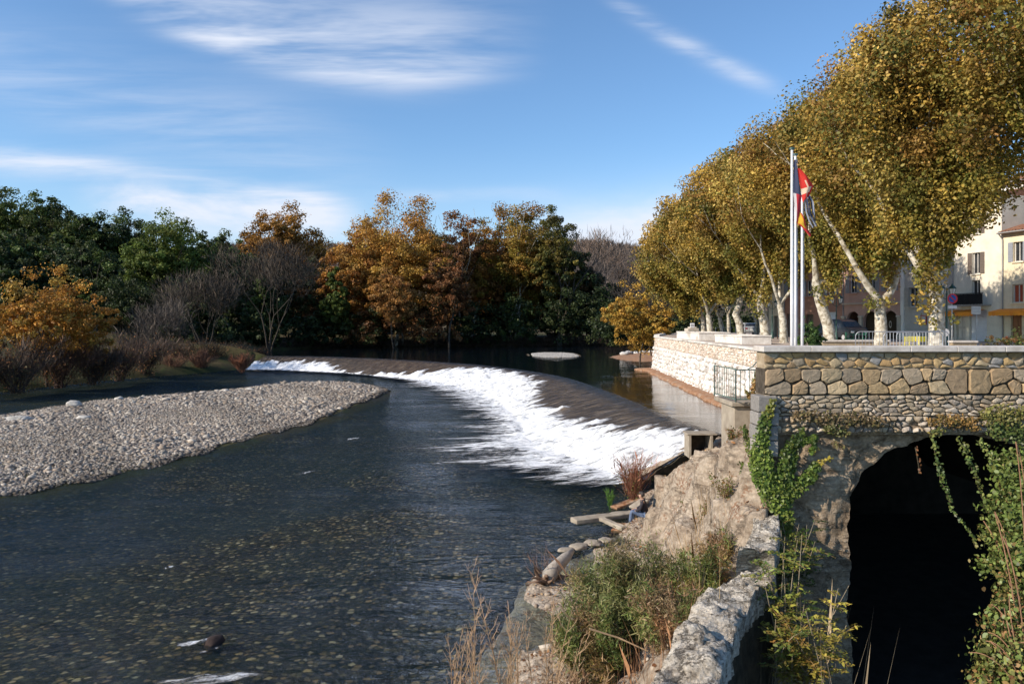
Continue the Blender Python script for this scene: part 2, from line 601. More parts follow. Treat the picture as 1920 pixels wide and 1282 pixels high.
def weir_mat():
    m, q, out = newmat('weir_water')
    uvn = q.n('ShaderNodeTexCoord').outputs['UV']
    u, v, _ = q.sep(uvn)                        # metres along the crest, metres down the face
    fm = q.n('ShaderNodeAttribute', attribute_name='foam').outputs['Fac']
    al = q.n('ShaderNodeAttribute', attribute_name='cover').outputs['Fac']
    s1 = q.noise(q.xyz(q.m('MULTIPLY', u, 1.5), q.m('MULTIPLY', v, 0.28)), 1.0, 7, 0.7, 0.5)
    s2 = q.noise(q.xyz(q.m('MULTIPLY', u, 5.0), q.m('MULTIPLY', v, 0.7)), 1.0, 6, 0.7, 0.4)
    s3 = q.noise(q.xyz(u, v), 2.2, 6, 0.7, 0.8)
    sn = q.m('ADD', q.m('MULTIPLY', s1, 0.50), q.m('ADD', q.m('MULTIPLY', s2, 0.38), q.m('MULTIPLY', s3, 0.12)))
    sn = q.m('ADD', 0.5, q.m('MULTIPLY', q.m('SUBTRACT', sn, 0.5), 1.5))
    foam = q.ss(q.m('ADD', sn, fm), 0.95, 1.20)
    brown = q.ramp(s2, [(0.34, (0.018, 0.013, 0.009)), (0.50, (0.07, 0.048, 0.028)), (0.66, (0.30, 0.225, 0.15))])
    white = q.ramp(s3, [(0.30, (0.50, 0.53, 0.56)), (0.46, (0.80, 0.82, 0.84)), (0.6, (0.93, 0.94, 0.95))])
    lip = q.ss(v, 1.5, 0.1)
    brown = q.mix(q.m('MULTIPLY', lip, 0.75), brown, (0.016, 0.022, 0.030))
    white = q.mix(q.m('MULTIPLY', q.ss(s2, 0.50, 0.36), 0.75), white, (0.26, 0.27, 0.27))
    col = q.mix(foam, brown, white)
    p = q.n('ShaderNodeBsdfPrincipled')
    q.put(p.inputs['Base Color'], col)
    q.put(p.inputs['Roughness'], q.m('ADD', 0.14, q.m('MULTIPLY', foam, 0.7)))
    p.inputs['Specular IOR Level'].default_value = 0.5
    q.put(p.inputs['Normal'], q.bump(sn, 0.8, 0.3))
    t = q.n('ShaderNodeBsdfTransparent')
    mx = q.n('ShaderNodeMixShader')
    # on the river below the foot only the foam itself shows
    q.put(mx.inputs[0], q.m('MAXIMUM', al, foam))
    q.nt.links.new(t.outputs[0], mx.inputs[1])
    q.nt.links.new(p.outputs[0], mx.inputs[2])
    q.nt.links.new(mx.outputs[0], out.inputs[0])


weir_mat()
m_col('pebble', rough=0.9, nscale=10, namt=0.2, bump=0.3, bdist=0.01)

# ------------------------------------------------------------------ plan of the place (metres; camera at the origin looking along +Y)
ZL, ZU, ZP = -7.0, -5.2, -1.4          # lower river, pool above the weir, square
CREST = [(-39.5, 124.5), (-32, 123.2), (-20.8, 116), (-11.5, 106.5), (-4, 96.7), (2.3, 83.0), (5.2, 72.5), (6.4, 63.9), (7.4, 56), (7.9, 49.3), (8.6, 42.0), (9.6, 36.2)]
LOW = [(-2.6, -12), (-1.5, 10), (-0.85, 14.5), (0.1, 18), (0.6, 21), (2.7, 24.4), (3.6, 26.4), (4.7, 27.5), (4.8, 29.5), (5.3, 31.3), (6.9, 32.9), (8.5, 34.9), (9.6, 36.2)] + CREST[::-1][1:] + \
      [(-43.6, 113), (-50, 97), (-53, 79), (-58, 60), (-75, 30), (-85, -12)]
UP = CREST + [(12.6, 38.0), (14.3, 50), (15.3, 70), (15.9, 87.5), (19, 97), (30, 128), (44, 160), (80, 205), (60, 214), (30, 190), (0, 181), (-20, 178), (-38, 172), (-47, 150), (-43, 130)]


def sdf(poly, X, Y):
    """distance to the outline, negative inside"""
    d = np.full(X.shape, 1e9)
    ins = np.zeros(X.shape, bool)
    n = len(poly)
    for i in range(n):
        x1, y1 = poly[i]
        x2, y2 = poly[(i + 1) % n]
        ex, ey = x2 - x1, y2 - y1
        t = np.clip(((X - x1) * ex + (Y - y1) * ey) / (ex * ex + ey * ey), 0, 1)
        d = np.minimum(d, np.hypot(X - x1 - t * ex, Y - y1 - t * ey))
        c = ((y1 <= Y) & (y2 > Y)) | ((y2 <= Y) & (y1 > Y))
        with np.errstate(divide='ignore', invalid='ignore'):
            xi = x1 + (Y - y1) / (y2 - y1 + 1e-12) * ex
        ins ^= c & (X < xi)
    return np.where(ins, -d, d)


def sstep(a, b, x):
    t = np.clip((x - a) / (b - a), 0, 1)
    return t * t * (3 - 2 * t)


ISLE = [atz(*p, ZL) for p in ((-160, 800), (0, 780), (90, 765), (170, 752), (380, 736), (480, 726), (560, 718), (640, 716), (700, 722), (728, 733), (690, 750), (600, 788), (480, 820), (330, 862), (180, 897), (0, 934), (-300, 985))]
ISLE = [(p.x, p.y) for p in ISLE]


def terrain(X, Y):
    dl, du = sdf(LOW, X, Y), sdf(UP, X, Y)
    low = dl < du
    # patterned depth of the bed
    wob = 0.16 * np.sin(X * 0.31 + 1.3 * np.sin(Y * 0.17)) + 0.12 * np.sin(Y * 0.43 + X * 0.12)
    shallow = np.exp(-((X + 4) / 9.0) ** 2 - ((Y - 16) / 9.0) ** 2) * 0.22
    bed = np.where(low, ZL, ZU) - np.minimum(0.15 + np.minimum(-np.minimum(dl, du), 5) * 0.13, 0.55 + wob - shallow)
    dd = np.minimum(dl, du)
    bank = np.where(low, ZL, ZU) + 0.1 + 1.6 * (1 - np.exp(-np.maximum(dd, 0) / 3.0)) + 0.25 * np.sin(X * .5) * np.sin(Y * .37) * sstep(0, 4, dd)
    di = sdf(ISLE, X, Y)
    isle = ZL + np.clip(-di * 0.06, -0.6, 0.26)
    bed = np.where(low, np.maximum(bed, isle), bed)
    hill = 31 * np.exp(-((X + 190) / 88) ** 2 - ((Y - 240) / 90) ** 2) + 6 * sstep(0, 60, -X - 40) * sstep(60, 200, Y)
    ridge = (51 - 0.012 * np.abs(X + 60) + 5 * np.sin(X * 0.013 + 1) - 0.045 * np.maximum(X - 20, 0)) * sstep(270, 500, Y) * (0.9 + 0.1 * np.sin(X * 0.031))
    h = np.where(dd < 0, bed, bank + (hill + ridge) * sstep(0, 30, dd))
    # right bank under the square and in front of it is kept low; other meshes stand there
    right = (X > -8.0) & (Y < 36) & (dd > 0)
    h = np.where(right, np.minimum(h, -8.3), h)
    return h


def uneven(lo, hi, dense_lo, dense_hi, fine, coarse_n):
    a = list(np.arange(dense_lo, dense_hi, fine))
    l = [dense_lo - (dense_lo - lo) * (i / coarse_n) ** 2 for i in range(coarse_n, 0, -1)]
    r = [dense_hi + (hi - dense_hi) * (i / coarse_n) ** 2 for i in range(0, coarse_n + 1)]
    return np.array(l + a + r)


def grid_mesh(name, xs, ys, fn, mat, parent=None, smooth=True):
    Xg, Yg = np.meshgrid(xs, ys)
    Z = fn(Xg, Yg)
    V = np.stack([Xg, Yg, Z], -1).reshape(-1, 3)
    nx, ny = len(xs), len(ys)
    i = np.arange(nx * ny).reshape(ny, nx)
    Fc = np.stack([i[:-1, :-1], i[:-1, 1:], i[1:, 1:], i[1:, :-1]], -1).reshape(-1, 4)
    return np_mesh(name, V, Fc, mat, parent, smooth=smooth)


tag(grid_mesh('ground', uneven(-1400, 1400, -64, 22, 0.55, 60), uneven(-40, 1500, -6, 190, 0.7, 60), terrain, M['ground']), kind='structure')


def poly_sheet(name, poly, z, mat, thick=0.0):
    me = bpy.data.meshes.new(name)
    import bmesh
    bm = bmesh.new()
    vs = [bm.verts.new((x, y, z)) for x, y in poly]
    bm.faces.new(vs)
    bmesh.ops.triangulate(bm, faces=bm.faces[:])
    bmesh.ops.recalc_face_normals(bm, faces=bm.faces[:])
    if bm.faces and bm.faces[0].normal.z < 0:
        bmesh.ops.reverse_faces(bm, faces=bm.faces[:])
    bm.to_mesh(me)
    bm.free()
    return link(name, me, mat)


# river below the weir: a sheet a little wider than its bed, so that the banks cut it
LW = [(9.6, 36.2), (8.6, 33.8), (7.5, 31.2), (6.0, 29.0), (5.2, 24), (4.7, 16.2), (4.2, 8), (4, -12), (-110, -12), (-100, 40), (-70, 80), (-58, 122), (-39.5, 124.5)] + CREST[1:-1]
tag(poly_sheet('river_water', [(x, y) for x, y in LW], ZL, M['water_low']), kind='structure')
UW = CREST + [(13.0, 38.0), (14.8, 50), (15.8, 70), (17.0, 87), (24, 97), (40, 128), (60, 150), (110, 205), (60, 225), (20, 215), (-60, 200), (-62, 140), (-43, 126.5)]
tag(poly_sheet('pool_water', UW, ZU, M['water_up']), kind='structure')


# ------------------------------------------------------------------ weir
def resample(P, step):
    P = np.array(P, float)
    # smooth by Catmull-Rom
    out = []
    for i in range(len(P) - 1):
        p0, p1, p2, p3 = P[max(i - 1, 0)], P[i], P[i + 1], P[min(i + 2, len(P) - 1)]
        n = max(2, int(np.hypot(*(p2 - p1)) / step))
        for k in range(n):
            t = k / n
            out.append(0.5 * ((2 * p1) + (-p0 + p2) * t + (2 * p0 - 5 * p1 + 4 * p2 - p3) * t * t + (-p0 + 3 * p1 - 3 * p2 + p3) * t ** 3))
    out.append(P[-1])
    return np.array(out)


def weir():
    root = empty('weir', (-4, 96.7, ZU))
    tag(root, 'long curved river weir with brown glide and white foaming water', 'weir')
    C = resample(CREST[::-1], 0.28)          # from the near right end to the far left end
    S = np.concatenate([[0], np.cumsum(np.hypot(*np.diff(C, axis=0).T))])
    T = np.gradient(C, axis=0)
    T /= np.linalg.norm(T, axis=1)[:, None]
    N = np.stack([-T[:, 1], T[:, 0]], 1)
    N *= np.sign(-N[:, :1] + 1e-9)           # towards -X
    # ease the flow direction near the near end: towards the camera
    w0 = np.clip(1 - S / 9, 0, 1)[:, None]
    N = N * (1 - 0.35 * w0) + np.array([[-0.45, -0.85]]) * 0.35 * w0
    for _ in range(30):
        N[1:-1] = (N[:-2] + N[1:-1] + N[2:]) / 3
    N /= np.linalg.norm(N, axis=1)[:, None]
    L = S[-1]
    # where the foam starts down the face (0 crest, 1 foot), by crest position Y (metres ahead of the camera)
    keyY = [36, 38, 42, 46, 52, 60, 68, 76, 84, 92, 98, 104, 110, 116, 119, 121, 124.6]
    keyF = [0.10, 0.22, 0.34, 0.46, 0.66, 0.70, 0.60, 0.30, 0.18, 0.20, 0.35, 0.80, 1.05, 0.95, 0.60, 0.42, 0.50]
    keyO = [4.5, 5.0, 8.5, 9.0, 6.0, 5.0, 6.5, 7.0, 7.0, 6.0, 3.5, 2.2, 1.2, 1.5, 2.0, 2.0, 1.5]       # run-out in metres
    W = 7.2
    nt_, no_ = 46, 40
    V, foam, cover, uv = [], [], [], []
    for i, (c, nrm, s) in enumerate(zip(C, N, S)):
        yk = c[1]
        f0 = np.interp(yk, keyY, keyF) + 0.26 * fbm(s * 0.55, 3.1, 0, 4) + 0.16 * fbm(s * 2.2, 9, 0, 3)
        ro = np.interp(yk, keyY, keyO) * (1 + 0.55 * fbm(s * 0.5, 7.7, 0, 4) + 0.3 * fbm(s * 1.9, 2.7, 0, 3))
        w = W * min(1.0, 0.62 + s / 20)
        for j in range(nt_ + no_):
            if j < nt_:
                t = j / (nt_ - 1)
                d = t * w - 0.35
                e = max(t * w - 0.35, 0) / w
                z = ZU + 0.02 - (ZU - ZL) * (0.10 * e + 0.90 * e ** 1.35) * 1.0
                if e <= 0: z = ZU + 0.02
                z = max(z, ZL + 0.045)
                fo = 0.30 + 0.42 * sstep(f0 - 0.10, f0 + 0.16, t) + 0.10 * sstep(0.2, 0, abs(t - 1))
                if t < 0.04: fo = 0.1
                cv = 1.0
            else:
                q = (j - nt_ + 1) / no_
                t = 1 + q
                d = w - 0.35 + q * ro * 1.25
                z = ZL + 0.045
                fo = 0.76 - 0.58 * q
                cv = 0.0
                if f0 > 0.95: fo -= 0.12
            x, y = c + nrm * d
            rough = sstep(0.5, 0.75, fo)
            dz = (0.30 * fbm(s * 0.9, d * 0.4, 1.3, 5) + 0.24 * abs(fbm(s * 2.8, d * 0.9, 4.3, 4))) * rough
            dz += 0.035 * fbm(s * 2.6, d * 0.22, 9.3, 3) * (1 - rough) * (1 if cv else 0)
            if j >= nt_: dz = abs(dz) * (1 - (j - nt_ + 1) / no_)
            z = max(z + dz, ZL + 0.045)
            V.append((x, y, z))
            foam.append(fo); cover.append(cv); uv.append((s, d))
    n = nt_ + no_
    i = np.arange(len(C) * n).reshape(len(C), n)
    Fc = np.stack([i[:-1, :-1], i[:-1, 1:], i[1:, 1:], i[1:, :-1]], -1).reshape(-1, 4)
    V = np.array(V) - np.array([-4, 96.7, ZU])
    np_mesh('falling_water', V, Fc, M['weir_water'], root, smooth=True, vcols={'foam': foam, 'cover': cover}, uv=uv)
    # wet cheek wall closing the near end under the sheet
    E = [Vector(V[j]) for j in range(0, nt_ + 6)]
    mb = MB()
    k = len(E)
    out = Vector((N[0][1], -N[0][0], 0)) * (1 if -N[0][0] < 0 else -1)
    if out.x < 0 and out.y > 0: out = -out
    vs = [p + Vector((0, 0, -.05)) for p in E] + [p + Vector((0, 0, -2.2)) for p in E] + [p + out * .14 + Vector((0, 0, -.02)) for p in E] + [p + out * .14 + Vector((0, 0, -2.2)) for p in E]
    fs = []
    for j in range(k - 1):
        fs += [(j, j + 1, k + j + 1, k + j), (2 * k + j, 3 * k + j, 3 * k + j + 1, 2 * k + j + 1), (j, 2 * k + j, 2 * k + j + 1, j + 1)]
    fs += [(0, k, 3 * k, 2 * k), (k - 1, 3 * k - 1, 4 * k - 1, 2 * k - 1)]
    mb.add(vs, fs)
    mb.build('cheek_wall', M['shade_and_wet'], root)
    # the masonry body under the sheet of water
    V2 = []
    for c, nrm in zip(C[::4], N[::4]):
        for d, z in ((-0.6, ZU - 0.06), (0.5, ZU - 0.12), (4.8, ZL + 0.1), (4.8, ZL - 1.0), (-0.6, ZL - 1.0)):
            V2.append((c[0] + nrm[0] * d + 4, c[1] + nrm[1] * d - 96.7, z - ZU))
    k = len(C[::4])
    F2 = [(a * 5 + b, a * 5 + (b + 1) % 5, (a + 1) * 5 + (b + 1) % 5, (a + 1) * 5 + b) for a in range(k - 1) for b in range(5)]
    np_mesh('masonry_sill', V2, F2, M['rock'], root)


weir()

# ------------------------------------------------------------------ gravel
ICO_V = None


def ico():
    import bmesh
    bm = bmesh.new()
    bmesh.ops.create_icosphere(bm, subdivisions=1, radius=1)
    V = np.array([v.co[:] for v in bm.verts])
    Fc = np.array([[v.index for v in f.verts] for f in bm.faces])
    bm.free()
    return V, Fc


ICO_V, ICO_F = ico()


def stones(name, P, size, mat, rng, parent=None, flat=0.55, palette=None, lift=0.15, tone=None):
    """many rounded cobbles in one mesh. P (n,3), size (n,)"""
    n = len(P)
    nv = len(ICO_V)
    base = ICO_V[None] * (1 + 0.22 * rng.standard_normal((n, nv, 1)))
    sc = np.stack([size * rng.uniform(.8, 1.35, n), size * rng.uniform(.65, 1.1, n), size * flat * rng.uniform(.7, 1.3, n)], -1)
    base = base * sc[:, None, :]
    a = rng.uniform(0, 2 * np.pi, n)
    b = rng.normal(0, .28, n)
    ca, sa, cb, sb = np.cos(a)[:, None], np.sin(a)[:, None], np.cos(b)[:, None], np.sin(b)[:, None]
    x, y, z = base[..., 0], base[..., 1], base[..., 2]
    x, z = x * cb - z * sb, x * sb + z * cb
    x, y = x * ca - y * sa, x * sa + y * ca
    V = np.stack([x, y, z], -1) + P[:, None, :]
    V[..., 2] += (size * lift)[:, None]
    Fc = ICO_F[None] + (np.arange(n) * nv)[:, None, None]
    pal = np.array(palette if palette is not None else [(.27, .225, .185), (.34, .295, .245), (.19, .16, .135), (.38, .335, .28), (.31, .245, .185), (.46, .41, .345)])
    c = pal[rng.integers(0, len(pal), n)] * rng.uniform(.75, 1.2, (n, 1))
    if tone is not None: c = c * tone[:, None]
    cols = np.repeat(c, len(ICO_F), 0)
    return np_mesh(name, V.reshape(-1, 3), Fc.reshape(-1, 3), mat, parent, cols=cols)


rng = np.random.default_rng(5)


def scatter_poly(poly, n, rng, dens=None):
    xs, ys = [p[0] for p in poly], [p[1] for p in poly]
    X = rng.uniform(min(xs), max(xs), n)
    Y = rng.uniform(min(ys), max(ys), n)
    k = sdf(poly, X, Y)
    keep = k < 0.6
    return X[keep], Y[keep], k[keep]


Xs, Ys, Ds = scatter_poly(ISLE, 260000, rng)
ok = (np.abs(Xs / Ys) < 0.75) & (rng.uniform(0, 1, len(Xs)) < np.clip(55 / Ys, .25, 1) ** 1.0)
ok &= Ds < .30 * np.sin(Xs * .7 + 2 * np.sin(Ys * .23)) + .25 * np.sin(Xs * 2.3 + Ys * 1.1)
Xs, Ys, Ds = Xs[ok], Ys[ok], Ds[ok]
sz = np.clip(rng.lognormal(-2.75, .42, len(Xs)), .03, .30) * np.clip(Ys / 60, 0.85, 1.35) * (1 + .35 * np.sin(Xs * .35 + Ys * .12) * np.sin(Ys * .21 - Xs * .08))
Zs = ZL + np.clip(-Ds * 0.06, -0.6, 0.26) + 0.02 + 0.02 * np.sin(Xs * 1.1) * np.sin(Ys * 0.9)
gb = stones('gravel_bar', np.stack([Xs, Ys, Zs], -1), sz, M['pebble'], rng, tone=np.where(Ds > -.45, .42, 1.0) * (1 - .18 * (np.sin(Xs * .5 + Ys * .31) > .55)))
tag(gb, 'long bar of pale grey river pebbles lying in the stream', 'gravel bar', kind='stuff')
print('pebbles', len(Xs))


def boulder(name, pos, size, label, cat, color, group=None, flat=.65, seed=0):
    rg = np.random.default_rng(seed)
    import bmesh
    bm = bmesh.new()
    bmesh.ops.create_icosphere(bm, subdivisions=3, radius=1)
    sxyz = (size * rg.uniform(.9, 1.3), size * rg.uniform(.7, 1.0), size * flat)
    for v in bm.verts:
        k = 1 + 0.28 * fbm(v.co.x * 1.3 + seed * 7, v.co.y * 1.3, v.co.z * 1.3, 4)
        v.co = Vector((v.co.x * sxyz[0] * k, v.co.y * sxyz[1] * k, v.co.z * sxyz[2] * k))
    me = bpy.data.meshes.new(name)
    bm.to_mesh(me)
    bm.free()
    a = me.attributes.new('Col', 'FLOAT_COLOR', 'FACE')
    a.data.foreach_set('color', np.tile(np.array([*color, 1.0], dtype=np.float32), len(me.polygons)))
    o = link(name, me, M['stone'], None, True)
    o.location = pos
    o.rotation_euler = (0, 0, rg.uniform(0, 6))
    tag(o, label, cat, group)
    return o


for k, (px, py, s, lab) in enumerate([
        (140, 758, .55, 'pale round boulder on the far edge of the pebble bar, leftmost of the pale ones'),
        (224, 748, .36, 'rounded boulder at the back rim of the gravel bar, second from the left'),
        (380, 737, .36, 'small pale boulder on the back rim of the gravel bar, middle of the row'),
        (424, 733, .34, 'pale boulder on the back rim of the bar just right of the middle one'),
        (468, 731, .42, 'lone white boulder standing at the water edge behind the gravel bar'),
        (34, 785, .8, 'flat pale slab of rock at the left end of the pebble bar'),
        (156, 783, .6, 'flat tan slab of stone lying on the pebbles near the back edge'),
        (550, 746, .30, 'whitish boulder lying in the middle of the narrow end of the pebble bar')]):
    boulder('boulder', atz(px, py, ZL + (.30 if py < 760 else .35)), s, lab, 'boulder', (.50, .47, .42), 'boulders on the pebble bar', .28 if 'slab' in lab else .6, k)

# the little pebble islet in the pool and the spit at the end of the terrace
isl2 = [(4.2 + 3.9 * math.cos(a), 130.5 + 7.5 * math.sin(a)) for a in np.linspace(0, 6.28, 25)[:-1]]
isl2 = [(atz(1039, 665, ZU).x + 3.7 * math.cos(a), atz(1039, 665, ZU).y + 10 * math.sin(a)) for a in np.linspace(0, 6.28, 25)[:-1]]


def islet(name, poly, top, mat, slope=0.25):
    xs = np.linspace(min(p[0] for p in poly) - 1, max(p[0] for p in poly) + 1, 46)
    ys = np.linspace(min(p[1] for p in poly) - 1, max(p[1] for p in poly) + 1, 46)
    o = grid_mesh(name, xs, ys, lambda X, Y: ZU + np.clip(-sdf(poly, X, Y) * slope, -0.7, top) + 0.04 * np.sin(X * 3) * np.sin(Y * 2), mat)
    return o


tag(islet('pebble_islet', isl2, .07, M['mortar'], .03), 'small flat oval islet of pale pebbles out in the pool', 'islet', kind='stuff')
X2, Y2, D2 = scatter_poly(isl2, 14000, rng)
tag(stones('pebbles', np.stack([X2, Y2, ZU + np.clip(-D2 * .03, -.2, .07) + .0], -1), rng.uniform(.04, .10, len(X2)), M['pebble'], rng, palette=[(.40, .38, .34), (.5, .48, .44), (.30, .28, .26)]),
    'pale pebbles covering the small islet in the pool', 'pebbles', kind='stuff')
SPIT = [(p.x, p.y) for p in (atz(1143, 669, ZU), atz(1165, 675, ZU), atz(1200, 678, ZU), atz(1232, 677, ZU), atz(1300, 668, ZU), atz(1300, 654, ZU), atz(1225, 658, ZU), atz(1175, 662, ZU))]
tag(islet('gravel_spit', SPIT, .22, M['dead_leaves'], .06), 'low spit of reddish gravel at the far foot of the terrace', 'spit', kind='stuff')
for k, (px, py, s) in enumerate([(1170, 663, .75), (1178, 662, .9), (1192, 661, .6), (1206, 660, .7), (1220, 659, .6)]):
    p = atz(px, py + 3, ZU)
    boulder('boulder', (p.x, p.y, ZU + .25), s * .85, ['pale angular boulder at the tip of the reddish gravel spit', 'largest whitish boulder on the reddish gravel spit', 'small white boulder in the middle of the row along the spit',
                                             'whitish boulder on the spit, second from the terrace wall', 'pale boulder on the spit right beside the terrace wall'][k], 'boulder', (.52, .50, .47), 'boulders along the gravel spit', .55, 40 + k)

# rock breaking the current in the foreground, with its wake
boulder('wet_rock', atz(402, 1203, ZL - .02), .22, 'dark wet rock breaking the current in the foreground river', 'rock', (.045, .03, .025), None, .6, 77)


def foam_patch(name, label, pts, seed):
    """broken water: an uneven low sheet of foam, pts = [(px,py,half width m)] along the flow"""
    V, foam, cover, uv = [], [], [], []
    P = [atz(px, py, ZL) for px, py, w in pts]
    n, mcol = 40, 16
    for i in range(n):
        t = i / (n - 1) * (len(P) - 1)
        k = min(int(t), len(P) - 2)
        c = P[k].lerp(P[k + 1], t - k)
        w = lerp(pts[k][2], pts[k + 1][2], t - k)
        d = (P[k + 1] - P[k]).normalized()
        nn_ = Vector((-d.y, d.x, 0))
        for j in range(mcol):
            s = j / (mcol - 1) * 2 - 1
            p = c + nn_ * s * w
            e = (1 - abs(s) ** 2) * math.sin(math.pi * min(1, max(0, i / (n - 1))) ** .7)
            V.append((p.x, p.y, ZL + .035 + .10 * e * abs(fbm(p.x * 2 + seed, p.y * 2, 0, 4))))
            foam.append(0.14 + 0.50 * e); cover.append(0.0); uv.append((s * w + seed * 3.3, i * 0.12))
    i = np.arange(n * mcol).reshape(n, mcol)
    Fc = np.stack([i[:-1, :-1], i[:-1, 1:], i[1:, 1:], i[1:, :-1]], -1).reshape(-1, 4)
    o = np_mesh(name, V, Fc, M['weir_water'], smooth=True, vcols={'foam': foam, 'cover': cover}, uv=uv)
    tag(o, label, 'foam', kind='stuff')


foam_patch('foam', 'white wake trailing left of the dark wet rock', [(425, 1197, .10), (380, 1205, .25), (330, 1212, .3), (240, 1228, .12)], 1)
foam_patch('foam', 'white wake under the dark wet rock', [(425, 1212, .08), (390, 1222, .18), (330, 1238, .10)], 2)
foam_patch('foam', 'broken white water over stones at the lower edge of the picture', [(560, 1255, .2), (480, 1268, .45), (400, 1276, .5), (300, 1284, .4), (230, 1290, .1)], 3)
foam_patch('foam', 'small white ripple in the middle of the river', [(330, 1062, .15), (312, 1068, .25), (290, 1072, .1)], 4)
foam_patch('foam', 'thin white ripple near the gravel bar tip', [(680, 820, .2), (660, 824, .4), (630, 830, .15)], 5)
foam_patch('foam', 'white ripple between the gravel bar and the weir foam', [(600, 884, .2), (570, 889, .45), (540, 893, .15)], 6)

# ------------------------------------------------------------------ rocky right bank
RB = [  # x, y, z control points
    (9.6, 36.2, -6.2), (9.3, 35.2, -5.05), (8.7, 34.5, -5.35), (7.8, 33.4, -5.75), (10.5, 34, -4.9), (7.0, 32.4, -6.25), (6.3, 31.5, -6.75), (7.3, 30.5, -5.3), (6.0, 30.2, -6.7), (5.5, 29.8, -7.0),
    (5.25, 18.2, -2.8), (5.5, 21, -3.55), (5.6, 24, -4.35), (5.45, 25.6, -4.9), (5.15, 27, -5.35), (4.95, 28, -6.0), (4.85, 26.9, -6.9), (4.65, 28.8, -7.1),
    (8, 24, -3.9), (8, 20, -3.0), (6.6, 21, -3.1), (9, 28, -4.6), (12, 30, -4.4), (10, 22, -3.2), (5.4, 16.6, -2.5), (7, 17, -2.4), (12, 20, -2.6),
    (4.85, 17, -4.0), (4.7, 20, -5.3), (4.75, 22.5, -5.6), (4.8, 25, -5.9), (4.5, 25.5, -6.8), (4.2, 16.5, -5.3), (4.0, 19, -6.1), (4.0, 21.5, -6.5), (3.9, 24, -6.9), (4.35, 23.3, -6.45), (3.4, 24.8, -7.05),
    (5.0, 15.6, -3.9), (4.7, 14.6, -4.9), (4.0, 13.2, -5.2), (3.3, 20, -6.75), (2.9, 22.5, -6.95), (3.0, 17, -6.4), (3.0, 14, -6.0), (2, 15, -6.6), (3.2, 12, -5.3), (2.2, 10, -5.5), (1.4, 10, -6.1), (.9, 14, -6.85), (0, 12, -6.95),
    (1.6, 19, -6.95), (.9, 20.3, -6.95), (.3, 18, -7.1), (-.8, 14.5, -7.15), (-1.5, 10, -7.2), (1.9, 22.9, -7.1), (1.6, 5, -5.6), (0, 5, -6.6), (-2, 5, -7.3), (1, 24, -8), (-1, 20, -8), (-2.5, 15, -8), (3, 27, -8), (4, 31, -8), (6, 34.5, -8), (8, 36.5, -8), (-3.5, 8, -8)]
RBa = np.array(RB)


def fwall_x(Y):     # western foot line of the old foreground wall
    return np.interp(Y, [5, 9.24, 12.4, 13.4, 15.3], [0.9, 1.66, 3.0, 4.0, 4.75])


def bank_h(X, Y):
    d2 = (X[..., None] - RBa[:, 0]) ** 2 * 1.6 + (Y[..., None] - RBa[:, 1]) ** 2 * 0.55
    w = 1 / (d2 + 0.03) ** 2.0
    Z = (w * RBa[:, 2]).sum(-1) / w.sum(-1)
    d = sdf(LOW, X, Y)
    return np.where(d < 0.5, np.minimum(Z, ZL + np.clip(d, -2, .5) * 0.7 + .05), Z)


def rocky_bank():
    xs, ys = np.arange(-4, 13, 0.085), np.arange(5, 37.5, 0.12)
    Xg, Yg = np.meshgrid(xs, ys)
    Z = bank_h(Xg, Yg)
    gz = np.hypot(*np.gradient(Z, 0.12, 0.085))
    Nz = np.zeros_like(Z)
    for a in range(Z.shape[0]):
        for b in range(Z.shape[1]):
            x, y = Xg[a, b], Yg[a, b]
            r = fbm(x * .7, y * .5, 3.3, 6) * .26
            r += abs(fbm(x * 2.2 + 2, y * 1.5, Z[a, b] * 1.2, 5)) * .13
            st = (Z[a, b] * 1.1 + 0.7 * fbm(x * .5, y * .4, 8, 3) - y * 0.32)
            r += 0.10 * (abs((st % 1.0) - .5) * 2 - .5)
            Nz[a, b] = r
    amp = sstep(-7.1, -6.2, Z) * .9 + .15
    Z2 = Z + Nz * amp
    X2 = Xg - Nz * amp * np.clip(gz, 0, 1.5) * .45
    # step down east of the old wall, in the mill channel
    east = (Xg > fwall_x(Yg) + .38) & (Yg < 15.45)
    Z2 = np.where(east, -8.4, Z2)
    under = (Xg > 5.15 + (Yg - 15.5) * .33 + .25) & (Yg < 31)
    Z2 = np.where(under, -8.4, Z2)
    V = np.stack([X2, Yg, Z2], -1).reshape(-1, 3)
    ny, nx = Z.shape
    i = np.arange(nx * ny).reshape(ny, nx)
    Fc = np.stack([i[:-1, :-1], i[:-1, 1:], i[1:, 1:], i[1:, :-1]], -1).reshape(-1, 4)
    o = np_mesh('rocky_bank', V, Fc, M['rock'], smooth=True)
    tag(o, kind='structure')
    return V.reshape(ny, nx, 3)


BK = rocky_bank()


def bank_z(x, y):
    j = int(np.clip((x + 4) / .085, 0, BK.shape[1] - 1))
    i = int(np.clip((y - 5) / .12, 0, BK.shape[0] - 1))
    return BK[i, j, 2]


# ------------------------------------------------------------------ stone masonry
def clip(poly, a, b, c):
    """keep a*x+b*y <= c"""
    out = []
    n = len(poly)
    for i in range(n):
        p, q = poly[i], poly[(i + 1) % n]
        dp, dq = a * p[0] + b * p[1] - c, a * q[0] + b * q[1] - c
        if dp <= 0:
            out.append(p)
        if (dp < 0 < dq) or (dq < 0 < dp):
            t = dp / (dp - dq)
            out.append((p[0] + (q[0] - p[0]) * t, p[1] + (q[1] - p[1]) * t))
    return out


